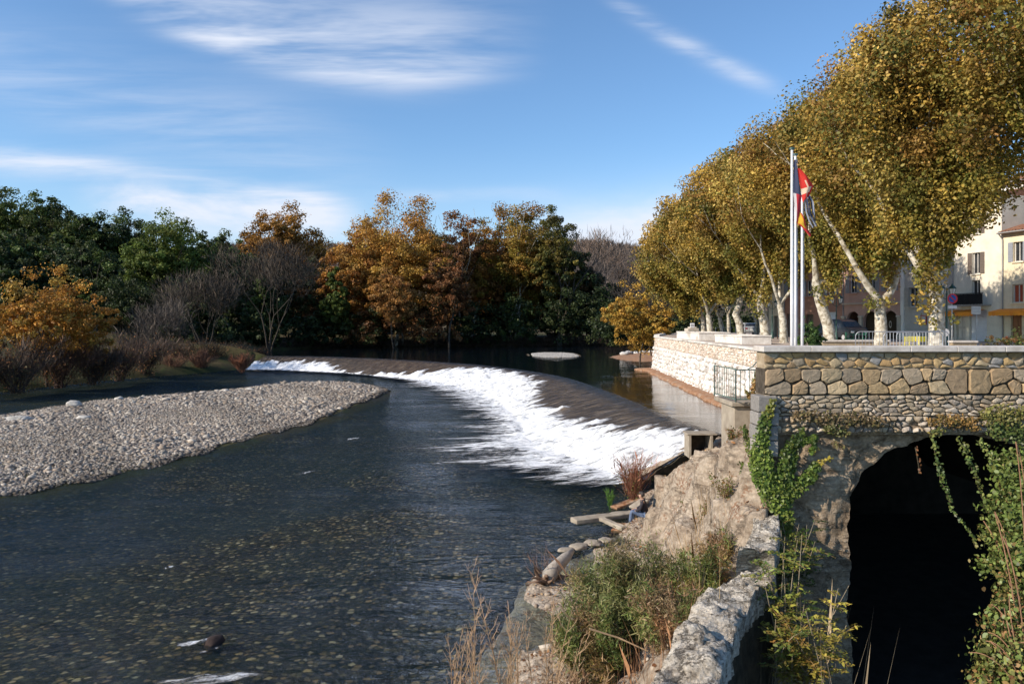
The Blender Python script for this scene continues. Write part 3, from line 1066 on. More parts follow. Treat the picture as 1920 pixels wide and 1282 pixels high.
def cells(seeds, W, H, joint, ax=1.0):
    """voronoi cells, inset by half a joint; ax < 1 makes them wider than tall"""
    S = np.array(seeds)
    res = []
    for i, s in enumerate(S):
        d = np.hypot((S[:, 0] - s[0]) * ax, S[:, 1] - s[1])
        idx = np.argsort(d)[1:22]
        h = joint / 2
        poly = [(h, h), (W - h, h), (W - h, H - h), (h, H - h)]
        for k in idx:
            a, b = (S[k, 0] - s[0]) * ax * ax, S[k, 1] - s[1]
            l = math.hypot(a, b)
            if l < 1e-6: continue
            mx, my = (S[k, 0] + s[0]) / 2, (S[k, 1] + s[1]) / 2
            a, b = a / l, b / l
            poly = clip(poly, a, b, a * mx + b * my - h)
            if len(poly) < 3: break
        if len(poly) >= 3:
            res.append(poly)
    return res


def chaikin(p, k=.25):
    out = []
    n = len(p)
    for i in range(n):
        a, b = p[i], p[(i + 1) % n]
        out.append((a[0] + (b[0] - a[0]) * k, a[1] + (b[1] - a[1]) * k))
        out.append((a[0] + (b[0] - a[0]) * (1 - k), a[1] + (b[1] - a[1]) * (1 - k)))
    return out


def masonry(name, polys, fn, mat, parent, pal, depth=.05, bevel=.015, rnd=1, jit=.01, seed=0, bulge=.4):
    """polys in wall coordinates (u along, v up); fn(u, v, d) -> point, d = how far it stands out"""
    rg = random.Random(seed)
    mb = MB()
    for p in polys:
        cx_, cy_ = sum(a for a, b in p) / len(p), sum(b for a, b in p) / len(p)
        R = sum(math.hypot(a - cx_, b - cy_) for a, b in p) / len(p)
        if R < .012: continue
        p = [(a + rg.uniform(-jit, jit), b + rg.uniform(-jit, jit)) for a, b in p]
        # subdivide long edges
        q = []
        for i in range(len(p)):
            a, b = p[i], p[(i + 1) % len(p)]
            q.append(a)
            q.append(((a[0] + b[0]) / 2 + rg.uniform(-jit, jit), (a[1] + b[1]) / 2 + rg.uniform(-jit, jit)))
        for _ in range(rnd):
            q = chaikin(q, .25)
        dep = depth * rg.uniform(.6, 1.35)
        tx, ty = rg.uniform(-.1, .1), rg.uniform(-.1, .1)
        c = rg.choice(pal)
        k_ = rg.uniform(.78, 1.18)
        c = tuple(x * k_ for x in c)
        n = len(q)
        rings = []
        kb = max(0.3, 1 - bevel / R)
        km = kb * .55
        for kk, dd in ((1.0, -.03), (1.0, dep * .55), (kb, dep), (km, dep * (1 + bulge * .6)), (0.0, dep * (1 + bulge))):
            if kk == 0:
                rings.append([fn(cx_, cy_, dd + rg.uniform(-.15, .15) * dep)])
                continue
            r = []
            for (a, b) in q:
                x, y = cx_ + (a - cx_) * kk, cy_ + (b - cy_) * kk
                e = dd + (tx * (x - cx_) + ty * (y - cy_)) * (1 if dd > 0 else 0)
                if dd > 0: e += .11 * dep * rg.uniform(-1, 1)
                r.append(fn(x, y, e))
            rings.append(r)
        vs = [v for r in rings for v in r]
        fs = []
        for i in range(3):
            for j in range(n):
                fs.append((i * n + j, i * n + (j + 1) % n, (i + 1) * n + (j + 1) % n, (i + 1) * n + j))
        for j in range(n):
            fs.append((3 * n + j, 3 * n + (j + 1) % n, 4 * n))
        mb.add(vs, fs, c)
    return mb.build(name, mat, parent)


def rows(W, H, rowh, sw, rg, jx=.35, jy=.25):
    s = []
    y = rowh / 2
    r = 0
    while y < H + rowh * .3:
        x = rg.uniform(0, sw)
        while x < W:
            s.append((x, y + rg.uniform(-jy, jy) * rowh))
            x += sw * rg.uniform(1 - jx, 1 + jx)
        y += rowh
        r += 1
    return s


# near quay wall, square on to the camera
YW = 15.5
X0 = 5.05
WX = 9.2                                   # metres of wall built, past the right edge of the frame


def fq(u, v, d):                           # v measured down from the coping underside
    return (X0 + u, YW - d, -.57 - v)


def quay():
    root = empty('quay_wall', (X0, YW, -8.4))
    tag(root, 'near rubble quay wall with stone coping, pierced by a dark arch', 'quay wall')

    def off(o):
        o.location = -root.location
        return o
    rg = random.Random(3)
    # core behind the stones, as one solid: parapet, then wider body
    mb = MB()
    mb.box((X0 + WX / 2 + .02, YW + .27, -.57 - .165), (WX, .50, .326))
    off(mb.build('parapet_core', M['mortar'], root))
    mb = MB()
    mb.box((X0 + WX / 2 + .02, YW + .31, -.90 - .26), (WX, .58, .52))
    off(mb.build('wall_core', M['joint'], root))
    mb = MB()
    mb.box((X0 + WX / 2 + .02, YW + .31, -1.66), (WX, .585, .47))
    off(mb.build('slab_core', M['mortar_dark'], root))
    # coping slabs, joints between them
    x = X0 - .05
    k = 0
    mb = MB()
    while x < X0 + WX:
        w = rg.uniform(.93, 1.05)
        g_ = rg.uniform(.92, 1.05)
        mb.bbox((x + w / 2, YW + .22, -.505), (w - .008, .66, .11), 0, .008, (.5 * g_, .47 * g_, .45 * g_))
        x += w
    off(mb.build('coping', M['coping'], root))
    # top band: ochre rubble in mortar
    tan = [(.42, .29, .14), (.46, .33, .17), (.38, .25, .12), (.36, .30, .22), (.30, .29, .28), (.48, .38, .24), (.34, .24, .14)]
    s = rows(WX, .32, .13, .24, rg, .5, .35)
    off(masonry('rubble', cells(s, WX, .32, .030, .75), fq, M['stone_near'], root, tan, .017, .02, 2, .010, 1, .5))
    # middle band: big flat polygonal stones, deep dark joints
    H2 = .52
    s = []
    x = .1
    while x < WX:
        r = rg.random()
        w = rg.uniform(.32, .5)
        if r < .3:
            s.append((x + w / 2, H2 * rg.uniform(.40, .6)))
        else:
            a = rg.uniform(.22, .34)
            s.append((x + w * rg.uniform(.2, .5), H2 * a))
            s.append((x + w * rg.uniform(.5, .8), H2 * rg.uniform(.70, .84)))
            if r > .75:
                s.append((x + w * rg.uniform(.9, 1.0), H2 * rg.uniform(.12, .9)))
        x += w
    brown = [(.33, .235, .14), (.38, .275, .16), (.30, .22, .14), (.42, .33, .21), (.32, .26, .19), (.44, .32, .18)]
    off(masonry('large_stones', [[(a, b) for a, b in p] for p in cells(s, WX, H2, .026, .9)], lambda u, v, d: fq(u, v + .325, d), M['stone_near'], root, brown, .050, .012, 1, .016, 2, .15))
    # third band: thin coursed slabs, then cobbles
    H3 = .42
    s = rows(WX, H3, .088, .19, rg, .75, .42)
    grey = [(.38, .31, .22), (.32, .26, .19), (.44, .37, .28), (.27, .23, .19), (.42, .32, .21), (.50, .43, .35)]
    off(masonry('thin_slabs', cells(s, WX, H3, .016, .55), lambda u, v, d: fq(u, v + .855, d), M['stone_near'], root, grey, .032, .012, 1, .010, 4, .4))
    s = rows(WX, .34, .11, .15, rg, .6, .35)
    cp = [p for p in cells(s, WX, .34, .02, .85) if rg.random() < .8]
    off(masonry('cobbles', cp, lambda u, v, d: fq(u, v + 1.275, d), M['stone_near'], root, grey + [(.42, .36, .30)], .05, .03, 2, .006, 5, .8))
    mb = MB()
    mb.box((X0 + WX / 2 + .02, YW + .32, -2.06), (WX, .60, .325))
    off(mb.build('rubble_core', M['rock_face'], root))
    # rendered rock below, with the arch through it
    cxA, aA, zS, bA = 9.0, 2.2, -3.85, 1.62
    zB = -8.4

    def arch_z(x):
        t = (x - cxA) / aA
        return None if abs(t) >= 1 else zS + bA * math.sqrt(max(0, 1 - t * t))
    V, Fc = [], []
    cols_l = np.concatenate([np.linspace(X0 - .02, cxA - aA, 44), cxA - aA * np.cos(np.linspace(0, np.pi, 90))[1:], np.linspace(cxA + aA, X0 + WX, 20)[1:]])
    nr = 90
    for x in cols_l:
        z0 = zB
        az = arch_z(x)
        if az is not None:
            z0 = az
        for j in range(nr):
            t = j / (nr - 1)
            z = -2.0 + (z0 + 2.0) * t
            n_ = fbm(x * 1.1, z * 1.1, 5.5, 6)
            n2_ = abs(fbm(x * 3.2, z * 3.2, 1.5, 4))
            y = YW + .02 - .10 * n_ - .08 * n2_ - .05 * (t if az is None else 0) + .12
            y -= .10 * sstep(-2.6, -8, z)
            V.append((x, y, z))
    n = len(cols_l)
    for i in range(n - 1):
        for j in range(nr - 1):
            Fc.append((i * nr + j, i * nr + j + 1, (i + 1) * nr + j + 1, (i + 1) * nr + j))
    # the left edge of the arch: the columns at the springing run full height, next column starts at the arch
    jl, jr = 43, 43 + 89
    Fc = [f for f in Fc if not (f[0] // nr in (jl,) and False)]
    V = np.array(V)
    # column jl must serve both the full height wall and the arch curve
    face = V.reshape(n, nr, 3).copy()
    Vl = face[:jl + 1].reshape(-1, 3)
    arch_cols = face[jl:jr + 1].copy()
    for e in (0, -1):
        x = arch_cols[e, 0, 0]
        for j in range(nr):
            z = -2.0 + (zS + 2.0) * j / (nr - 1)
            src = face[jl if e == 0 else jr]
            y = np.interp(-z, -src[:, 2], src[:, 1])
            arch_cols[e, j] = (x, y, z)
    def warp(A):
        for idx in np.ndindex(A.shape[:2]):
            x, y, z = A[idx]
            k = sstep(-2.05, -2.5, z)
            A[idx] = (x + .10 * k * fbm(x * 1.7, z * 1.7, 9, 4), y, z + .10 * k * fbm(x * 1.7, z * 1.7, 4, 4))
    face_l, face_r = face[:jl + 1].copy(), face[jr:].copy()
    for A in (face_l, arch_cols, face_r): warp(A)
    face = face.copy()
    face[:jl + 1], face[jr:] = face_l, face_r
    parts = [face_l, arch_cols, face_r]
    AV, AF, b = [], [], 0
    for P_ in parts:
        a_, c_ = P_.shape[:2]
        AV.append(P_.reshape(-1, 3))
        i = np.arange(a_ * c_).reshape(a_, c_) + b
        AF.append(np.stack([i[:-1, :-1], i[:-1, 1:], i[1:, 1:], i[1:, :-1]], -1).reshape(-1, 4))
        b += a_ * c_
    off(np_mesh('rock_face', np.concatenate(AV), np.concatenate(AF), M['rock_face'], root, smooth=True))
    # vault lining, running back into the dark
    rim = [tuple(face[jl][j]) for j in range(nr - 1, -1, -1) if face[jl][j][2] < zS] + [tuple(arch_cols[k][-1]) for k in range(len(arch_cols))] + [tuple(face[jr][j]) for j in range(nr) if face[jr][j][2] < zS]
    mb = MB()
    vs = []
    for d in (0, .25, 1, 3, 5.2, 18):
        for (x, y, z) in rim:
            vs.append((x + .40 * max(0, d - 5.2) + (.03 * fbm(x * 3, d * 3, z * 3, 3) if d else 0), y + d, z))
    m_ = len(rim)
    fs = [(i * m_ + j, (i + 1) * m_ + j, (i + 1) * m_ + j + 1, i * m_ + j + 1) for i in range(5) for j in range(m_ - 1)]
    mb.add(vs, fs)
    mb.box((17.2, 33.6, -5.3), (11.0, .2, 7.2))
    off(mb.build('tunnel_vault', M['painted_shade'], root, True))  # lining painted near-black to stand in for the tunnel's darkness
    # dressed quoins at the left corner and the return wall going back
    mb = MB()
    z = -1.43
    while z > -2.35:
        h = rg.uniform(.22, .34)
        mb.bbox((X0 + .14 + rg.uniform(-.01, .01) - .10, YW + .12, z - h / 2), (.42 * rg.uniform(.9, 1.1), .5, h - .012), 0, .02, rg.choice([(.27, .25, .23), (.31, .28, .25), (.23, .215, .20)]))
        z -= h
    off(mb.build('quoin_stones', M['stone_near'], root))
    mb = MB()
    a, b_ = Vector((X0 + .03, YW + .3, 0)), Vector((14.05, 43.6, 0))
    d = (b_ - a).normalized()
    nn_ = Vector((d.y, -d.x, 0)) * .5
    z0, z1 = -8, -1.42
    mb.add([(a.x, a.y, z0), (b_.x, b_.y, z0), (b_.x + nn_.x, b_.y + nn_.y, z0), (a.x + nn_.x, a.y + nn_.y, z0), (a.x, a.y, z1), (b_.x, b_.y, z1), (b_.x + nn_.x, b_.y + nn_.y, z1), (a.x + nn_.x, a.y + nn_.y, z1)],
           [(0, 3, 2, 1), (4, 5, 6, 7), (0, 1, 5, 4), (1, 2, 6, 5), (2, 3, 7, 6), (3, 0, 4, 7)])
    off(mb.build('return_wall', M['rock_face'], root))


quay()

# ------------------------------------------------------------------ square (pavement) behind the walls
SQ = [(X0 + .3, YW + .6), (14.2, 43.5), (16.35, 87.0), (27, 125), (90, 127), (90, YW + .6)]
sqm = MB()
b0 = len(SQ)
sqm.add([(x, y, ZP) for x, y in SQ] + [(x, y, -1.93) for x, y in SQ], [tuple(range(b0 - 1, -1, -1))] + [(i, (i + 1) % b0, b0 + (i + 1) % b0, b0 + i) for i in range(b0)])
tag(sqm.build('pavement', M['pavement']), kind='structure')


# ------------------------------------------------------------------ riverside terrace wall
def terrace():
    root = empty('terrace_wall', (16.1, 87.0, ZU))
    tag(root, 'long bright white rubble wall of the terrace with pale coping above the pool', 'terrace wall')
    rl = root.location
    A, B = Vector((14.0, 43.4, 0)), Vector((16.1, 87.0, 0))
    d = (B - A).normalized()
    nn_ = Vector((-d.y, d.x, 0))             # outward, towards the river
    L = (B - A).length
    Hh = 3.62
    rg = random.Random(11)

    def f(u, v, e):                          # v down from the coping
        p = A + d * u + nn_ * (e + .30 * v / Hh)
        return (p.x - rl.x, p.y - rl.y, -1.53 - v - rl.z)
    mb = MB()
    mb.add([f(0, 0, 0), f(L, 0, 0), f(L, Hh + .6, 0), f(0, Hh + .6, 0), f(0, 0, -.7), f(L, 0, -.7), f(L, Hh + .6, -.7), f(0, Hh + .6, -.7)],
           [(0, 1, 2, 3), (7, 6, 5, 4), (0, 4, 5, 1), (1, 5, 6, 2), (2, 6, 7, 3), (3, 7, 4, 0)])
    mb.build('wall_core', M['mortar'], root)
    pinkish = [(.62, .52, .43), (.66, .57, .48), (.56, .45, .36), (.70, .62, .54)]
    s = rows(L, .95, .17, .42, rg, .5, .2)
    masonry('upper_courses', cells(s, L, .95, .03, .6), f, M['stone'], root, pinkish, .05, .03, 1, .012, 3, .3)
    white = [(.66, .62, .57), (.74, .70, .66), (.58, .53, .48), (.70, .65, .60), (.50, .46, .42), (.78, .75, .71)]
    s = rows(L, Hh - .9, .40, .46, rg, .5, .35)
    masonry('rubble', cells(s, L, Hh - .95, .06, .9), lambda u, v, e: f(u, v + .95, e), M['stone'], root, white, .12, .06, 1, .03, 4, .6)
    # coping slabs
    mb = MB()
    u = 0.0
    while u < L:
        w = min(rg.uniform(1.3, 1.9), L - u + .1)
        p = A + d * (u + w / 2) + nn_ * (-.18)
        mb.bbox((p.x - rl.x, p.y - rl.y, -1.455 - rl.z), (w - .02, .66, .15), math.atan2(d.y, d.x), .012)
        u += w
    C_ = Vector((22.5, 112.0, 0))
    d2 = (C_ - B).normalized()
    L2 = (C_ - B).length
    for i in range(14):
        p = B + d2 * (L2 * (i + .5) / 14) + Vector((-d2.y, d2.x, 0)) * (-.18)
        mb.bbox((p.x - rl.x, p.y - rl.y, -1.37 - rl.z), (L2 / 14 - .02, .6, .32), math.atan2(d2.y, d2.x), .012)
    mb.build('coping', M['coping_pale'], root)
    # far return, seen edge on
    n2 = Vector((-d2.y, d2.x, 0))
    mb = MB()
    P = [B, C_, C_ - n2 * .6, B - n2 * .6]
    mb.add([(p.x - rl.x, p.y - rl.y, -1.54 - rl.z) for p in P] + [(p.x - rl.x, p.y - rl.y, -5.9 - rl.z) for p in P], [(0, 1, 2, 3), (7, 6, 5, 4), (0, 4, 5, 1), (1, 5, 6, 2), (2, 6, 7, 3), (3, 7, 4, 0)])
    mb.build('far_return', M['coping_pale'], root)
    # footing ledge at the waterline, drifted with leaves
    mb = MB()
    n = 60
    vs = []
    for i in range(n + 1):
        u = -2.0 + (L + 2.6) * i / n
        wv = .08 * math.sin(u * .9) + .06 * math.sin(u * 2.3)
        tip = 1 if u < L - 1 else 1.6
        for e, z in ((-.6, -4.93), (.55, -4.95), (1.15 * tip + wv, -5.02), (1.33 * tip + wv, -5.12), (1.38 * tip + wv, -5.9)):
            p = A + d * u + nn_ * e
            vs.append((p.x - rl.x, p.y - rl.y, z - rl.z + .02 * math.sin(u * 1.7)))
    fs = [(i * 5 + j, i * 5 + j + 1, (i + 1) * 5 + j + 1, (i + 1) * 5 + j) for i in range(n) for j in range(4)]
    fs.append((0, 5 * 0 + 1, 2, 3, 4)[::-1])
    fs.append(tuple(n * 5 + j for j in range(5)))
    mb.add(vs, fs)
    mb.build('footing_ledge', M['dead_leaves'], root)


terrace()


# ------------------------------------------------------------------ old parapet wall in the foreground
def old_wall():
    root = empty('old_parapet', (3.4, 12.4, -8.3))
    tag(root, 'weathered pale stone parapet stepping down in the foreground beside the dark hollow', 'parapet')
    rl = root.location
    # (x, y, z of top) left edge, width east
    path = [((0.95, 6.0), .75, -4.28), ((1.66, 9.24), .80, -4.30), ((2.35, 11.0), .82, -4.31), ((2.95, 12.3), .88, -4.32), ((3.45, 12.95), .85, -4.33), ((3.95, 13.35), .60, -4.30)]
    mb = MB()

    def strip(path, ns, nc, amp, seed, nm, stepn=6):
        P = []
        m_ = len(path) - 1
        for i in range(ns + 1):
            t = i / ns * m_
            k = min(int(t), m_ - 1)
            e = t - k
            (xa, ya), wa, za = path[k]
            (xb, yb), wb, zb = path[k + 1]
            P.append((lerp(xa, xb, e), lerp(ya, yb, e), lerp(wa, wb, e), lerp(za, zb, e)))
        V = []
        # section: foot left, up the left face, across the top, down the right face
        sec = [(0, 1.0 - j / 7) for j in range(8)] + [(j / nc, 0) for j in range(1, nc)] + [(1, j / 9) for j in range(10)]
        for (x, y, w, z) in P:
            for (a, b) in sec:
                h = 1.6 if a < 1 else 3.9
                px_, py_, pz_ = x + a * w, y, z - b * h
                edge = 1 if (b == 0 and (a < .12 or a > .88)) or b > 0 else 0
                blk = 0.05 * math.floor(fbm(px_ * 1.4 + seed, py_ * 1.4, pz_ * 1.6, 2) * 5) / 2
                n_ = fbm(px_ * 2.1, py_ * 2.1, pz_ * 2.1 + seed, 6) * amp * .6 + abs(fbm(px_ * 6, py_ * 6, pz_ * 6, 4)) * amp * .6
                if b == 0:
                    st = (px_ * 1.3 + py_ * 2.2)
                    pz_ += n_ * .75 + blk + .035 * (abs((st * 1.6 + fbm(px_, py_, 2, 2)) % 1 - .5) - .25) - (.05 if edge else 0)
                    if a > .5: pz_ -= .12 * max(0, fbm(px_ * 1.5, py_ * 1.9, 7.7, 2))
                else:
                    px_ += (n_ + blk) * (-1 if a == 0 else 1) * .8
                V.append((px_ - rl.x, py_ - rl.y, pz_ - rl.z))
        m2 = len(sec)
        fs = [(i * m2 + j, i * m2 + j + 1, (i + 1) * m2 + j + 1, (i + 1) * m2 + j) for i in range(ns) for j in range(m2 - 1)]
        fs.append(tuple(range(m2)))
        fs.append(tuple(ns * m2 + j for j in range(m2 - 1, -1, -1)))
        me = bpy.data.meshes.new(nm)
        me.from_pydata(V, [], fs)
        me.update()
        o = link(nm, me, [M['old_wall'], M['shade_and_wet']], root, True)
        for p_ in me.polygons:      # the side facing the hollow has its shade painted in as a darker colour
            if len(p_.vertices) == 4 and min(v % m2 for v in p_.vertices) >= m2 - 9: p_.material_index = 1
        return o
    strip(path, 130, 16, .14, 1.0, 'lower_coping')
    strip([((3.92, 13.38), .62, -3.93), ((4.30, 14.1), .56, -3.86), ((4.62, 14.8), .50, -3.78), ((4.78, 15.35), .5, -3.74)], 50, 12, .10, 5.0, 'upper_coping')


old_wall()

# ------------------------------------------------------------------ foliage tools
ORANGE = [(.36, .17, .035), (.42, .21, .045), (.30, .12, .03), (.40, .24, .06), (.24, .10, .03)]
OCHRE = [(.48, .31, .065), (.40, .245, .048), (.29, .21, .042), (.18, .165, .036), (.10, .115, .028), (.29, .145, .04), (.52, .36, .10)]
GREEN = [(.08, .115, .028), (.105, .145, .035), (.055, .085, .022), (.13, .155, .035), (.085, .10, .026)]
LIME = [(.13, .17, .035), (.10, .145, .03), (.16, .18, .04), (.08, .11, .025)]
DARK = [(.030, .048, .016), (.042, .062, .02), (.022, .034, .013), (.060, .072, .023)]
RUST = [(.26, .11, .045), (.20, .09, .035), (.30, .15, .06), (.15, .07, .03)]
IVY = [(.085, .135, .022), (.12, .18, .03), (.06, .10, .018), (.16, .21, .04), (.04, .075, .015), (.19, .19, .04)]


def unit(rng, n):
    v = rng.standard_normal((n, 3))
    return v / np.linalg.norm(v, axis=1)[:, None]


def leaf_mesh(name, P, Nn, size, cols, mat, rng, parent=None, aspect=.75, fold=0.0):
    """one leaf-shaped face (six corners, slightly irregular) at each point"""
    n = len(P)
    t = np.cross(Nn, unit(rng, n))
    t /= np.linalg.norm(t, axis=1)[:, None] + 1e-9
    b = np.cross(Nn, t)
    sh = np.array([(-1, 0), (-.35, .62), (.35, .55), (1, 0), (.35, -.55), (-.35, -.62)])
    k = len(sh)
    s = (size * .5)[:, None, None]
    jit = rng.uniform(.75, 1.2, (n, k, 1))
    V = P[:, None, :] + (t[:, None, :] * sh[None, :, 0:1] + b[:, None, :] * sh[None, :, 1:2] * aspect * 1.3) * s * jit
    V = V + Nn[:, None, :] * (np.abs(sh[None, :, 1:2]) * .35 * s)
    Fc = np.arange(n * k).reshape(n, k)
    return np_mesh(name, V.reshape(-1, 3), Fc, mat, parent, cols=cols)


def quad_leaf_mesh(name, P, Nn, size, cols, mat, rng, parent=None):
    n = len(P)
    t = np.cross(Nn, unit(rng, n))
    t /= np.linalg.norm(t, axis=1)[:, None] + 1e-9
    b = np.cross(Nn, t)
    sh = np.array([(-1, 0), (0, .7), (1, .1), (.1, -.75)])
    s = (size * .5)[:, None, None]
    jit = rng.uniform(.7, 1.25, (n, 4, 1))
    V = P[:, None, :] + (t[:, None, :] * sh[None, :, 0:1] + b[:, None, :] * sh[None, :, 1:2]) * s * jit
    return np_mesh(name, V.reshape(-1, 3), np.arange(n * 4).reshape(n, 4), mat, parent, cols=cols)


def crown_points(rng, c, r, n, K, cl=.28, shell=.62, lump=.14, low_cut=-1.0, core=.12):
    """points gathered in clumps spread through an uneven ellipsoid"""
    c, r = np.array(c), np.array(r)
    u = unit(rng, K * 3)
    u = u[u[:, 2] > low_cut][:K]
    K = len(u)
    rad = np.where(rng.uniform(0, 1, K) < .80, rng.uniform(shell, .98, K), rng.uniform(.2, shell, K))
    rad *= 1 + lump * rng.standard_normal(K)
    cc = c + u * r * rad[:, None]
    wts = rng.uniform(.4, 1.4, K)
    w = rng.choice(K, n, p=wts / wts.sum())
    cr = cl * min(r) * rng.uniform(.6, 1.3, K)
    q = unit(rng, n) * (rng.uniform(0, 1, n) ** .5)[:, None]
    q[:, 2] *= .75
    P = cc[w] + q * cr[w][:, None]
    Nn = q * 1.0 + unit(rng, n) * .8 + np.array([0, 0, .35])
    Nn /= np.linalg.norm(Nn, axis=1)[:, None]
    return P, Nn, w, K, cc


def leaf_cols(rng, pal, w, K, jit=.25, cj=.22, weights=None):
    pal = np.array(pal)
    base = pal[rng.choice(len(pal), K, p=weights)]
    own = pal[rng.choice(len(pal), len(w), p=weights)]
    mixw = rng.uniform(0, .65, len(w))[:, None]
    c = base[w] * (1 - mixw) + own * mixw
    c *= (1 + cj * rng.standard_normal(K))[w][:, None].clip(.5, 1.6)
    c *= (1 + jit * rng.standard_normal(len(w)))[:, None].clip(.4, 1.8)
    return np.clip(c, .008, .75)


def limb(mb, p, d, L, r, rng, depth, ends, spread=.55, up=.25, n=7, kids=(2, 3)):
    pts, rad = [p], [r]
    q = p.copy()
    dd = d.normalized()
    seg = 4
    for i in range(seg):
        dd = (dd + Vector(rng.normal(0, .11, 3)) + Vector((0, 0, up * .25))).normalized()
        q = q + dd * (L / seg)
        pts.append(q.copy())
        rad.append(r * (1 - .42 * (i + 1) / seg))
    mb.tube(pts, rad, n=n, cap=False)
    if depth == 0:
        ends.append((q, dd))
        return
    k = int(rng.integers(kids[0], kids[1] + 1))
    a0 = rng.uniform(0, 6.28)
    for i in range(k):
        a = a0 + 6.28 * i / k + rng.normal(0, .3)
        o = dd.orthogonal().normalized()
        o2 = dd.cross(o)
        nd = (dd + (o * math.cos(a) + o2 * math.sin(a)) * spread * rng.uniform(.7, 1.4)).normalized()
        st = pts[-1] if i < 2 else pts[-2]
        limb(mb, st.copy(), nd, L * rng.uniform(.62, .85), rad[-1] * rng.uniform(.7, .9), rng, depth - 1, ends, spread, up, max(4, n - 1), kids)


def slivers(name, P, D, L, wd, col, mat, rng, parent=None):
    """fine twigs: one narrow tapering blade each"""
    n = len(P)
    s = np.cross(D, unit(rng, n))
    s /= np.linalg.norm(s, axis=1)[:, None] + 1e-9
    A = P - s * wd[:, None] / 2
    B = P + s * wd[:, None] / 2
    mid = P + D * L[:, None] * .5 + unit(rng, n) * (L * .07)[:, None]
    T = P + D * L[:, None]
    V = np.stack([A, B, mid + s * wd[:, None] * .3, T, mid - s * wd[:, None] * .3], 1)
    return np_mesh(name, V.reshape(-1, 3), np.arange(n * 5).reshape(n, 5), mat, parent, cols=col)


# ------------------------------------------------------------------ plane trees of the square
def plane_tree(px, Y, base_path, H, rx, zc, rz, n, label, seed, group='plane trees lining the square', pal=OCHRE, leaf=.24, cx_off=0.0, tr=.36, forks=3, K=120, low=None, trim=0, fork_px=None):
    """base_path: [(px,py)...] the trunk's line from the ground up, measured at distance Y"""
    n, K, rx, leaf = int(n * 3.6), int(K * 1.6), rx * 1.10, leaf * .74
    rng = np.random.default_rng(seed)
    P = [at(a, b, Y) for a, b in base_path]
    P[0].z = ZP - .05
    root = empty('plane_tree', P[0])
    tag(root, label, 'tree', group)
    mb = MB()
    off = -Vector(P[0])
    Q = [p + off for p in P]
    k = len(Q)
    rad = [tr * (1.28 if i == 0 else 1.0 - .28 * i / (k - 1)) for i in range(k)]
    # flare at the foot
    Q.insert(1, Q[0].lerp(Q[1], .12)); rad.insert(1, tr * 1.02)
    mb.tube(Q, rad, n=12, cap=False)
    top = Q[-1]
    ends = []
    a0 = rng.uniform(0, 6.28)
    if fork_px:                              # the bare forks the photograph shows
        for (fx, fy) in fork_px:
            q = at(fx, fy, Y + rng.uniform(-.5, .5)) + off
            m_ = top.lerp(q, .5) + Vector((rng.normal(0, .08), 0, -.12))
            r0 = rad[-1]
            mb.tube([top - Vector((0, 0, .15)), top.lerp(m_, .5), m_, m_.lerp(q, .5), q], [r0 * .95, r0 * .85, r0 * .75, r0 * .68, r0 * .6], 10, cap=False)
            limb(mb, q, (q - m_).normalized() + Vector((0, 0, .8)), (H - q.z) * .34, r0 * .6, rng, 2, ends, .42, .35, 8)
        forks = 0
    for i in range(forks):
        a = a0 + i * 6.28 / forks + rng.normal(0, .25)
        d = Vector((math.cos(a) * .55, math.sin(a) * .55, 1)).normalized()
        limb(mb, top.copy(), d, (H - (top.z)) * .34, rad[-1] * .62, rng, 2, ends, .42, .35, 8)
    mb.build('trunk', M['bark_plane'], root, True)
    c = Vector(((px - CX) / F * Y + cx_off, Y, zc)) + off
    Pp, Nn, w, KK, cc = crown_points(rng, c, (rx, rx, rz), n, K, .27, .66, .06, -1.0)
    Pp[:, 2] -= .35 * np.abs(rng.standard_normal(len(Pp))) * (Pp[:, 2] < c.z)
    # narrower towards the foot of the crown, egg shaped
    t = (Pp[:, 2] - (c.z - rz)) / (2 * rz)
    k_ = .42 + .58 * sstep(0, .5, t)
    Pp[:, 0] = c.x + (Pp[:, 0] - c.x) * k_
    Pp[:, 1] = c.y + (Pp[:, 1] - c.y) * k_
    if trim:                                 # the crown stays clear of the houses on its right side
        wz = Pp[:, 2] - off.z
        keep = (Pp[:, 0] - c.x) < trim + np.maximum(wz - 3.9, -.6) * 1.0 + rng.normal(0, .35, len(Pp))
        Pp, Nn, w = Pp[keep], Nn[keep], w[keep]
    if low:                                  # stray leafy shoots low on the trunk
        for (lx, ly, lr, ln) in low:
            q = at(lx, ly, Y - .5) + off
            e = unit(rng, ln) * (rng.uniform(0, 1, ln) ** .5)[:, None] * lr
            Pp = np.concatenate([Pp, np.array(q) + e])
            Nn = np.concatenate([Nn, unit(rng, ln)])
            w = np.concatenate([w, np.full(ln, rng.integers(0, KK))])
    # colour drifts: browner at the top left, greener low down, as on the real trees
    cols = leaf_cols(rng, pal, w, KK, .22, .20)
    gmix = (sstep(.65, .1, (Pp[:, 2] - (c.z - rz)) / (2 * rz)) * .55 * rng.uniform(.3, 1, len(Pp)))[:, None]
    cols = cols * (1 - gmix) + np.array([.17, .19, .035]) * gmix
    leaf_mesh('crown', Pp, Nn, rng.uniform(.65, 1.25, len(Pp)) * leaf, cols, M['leaf'], rng, root)
    return root


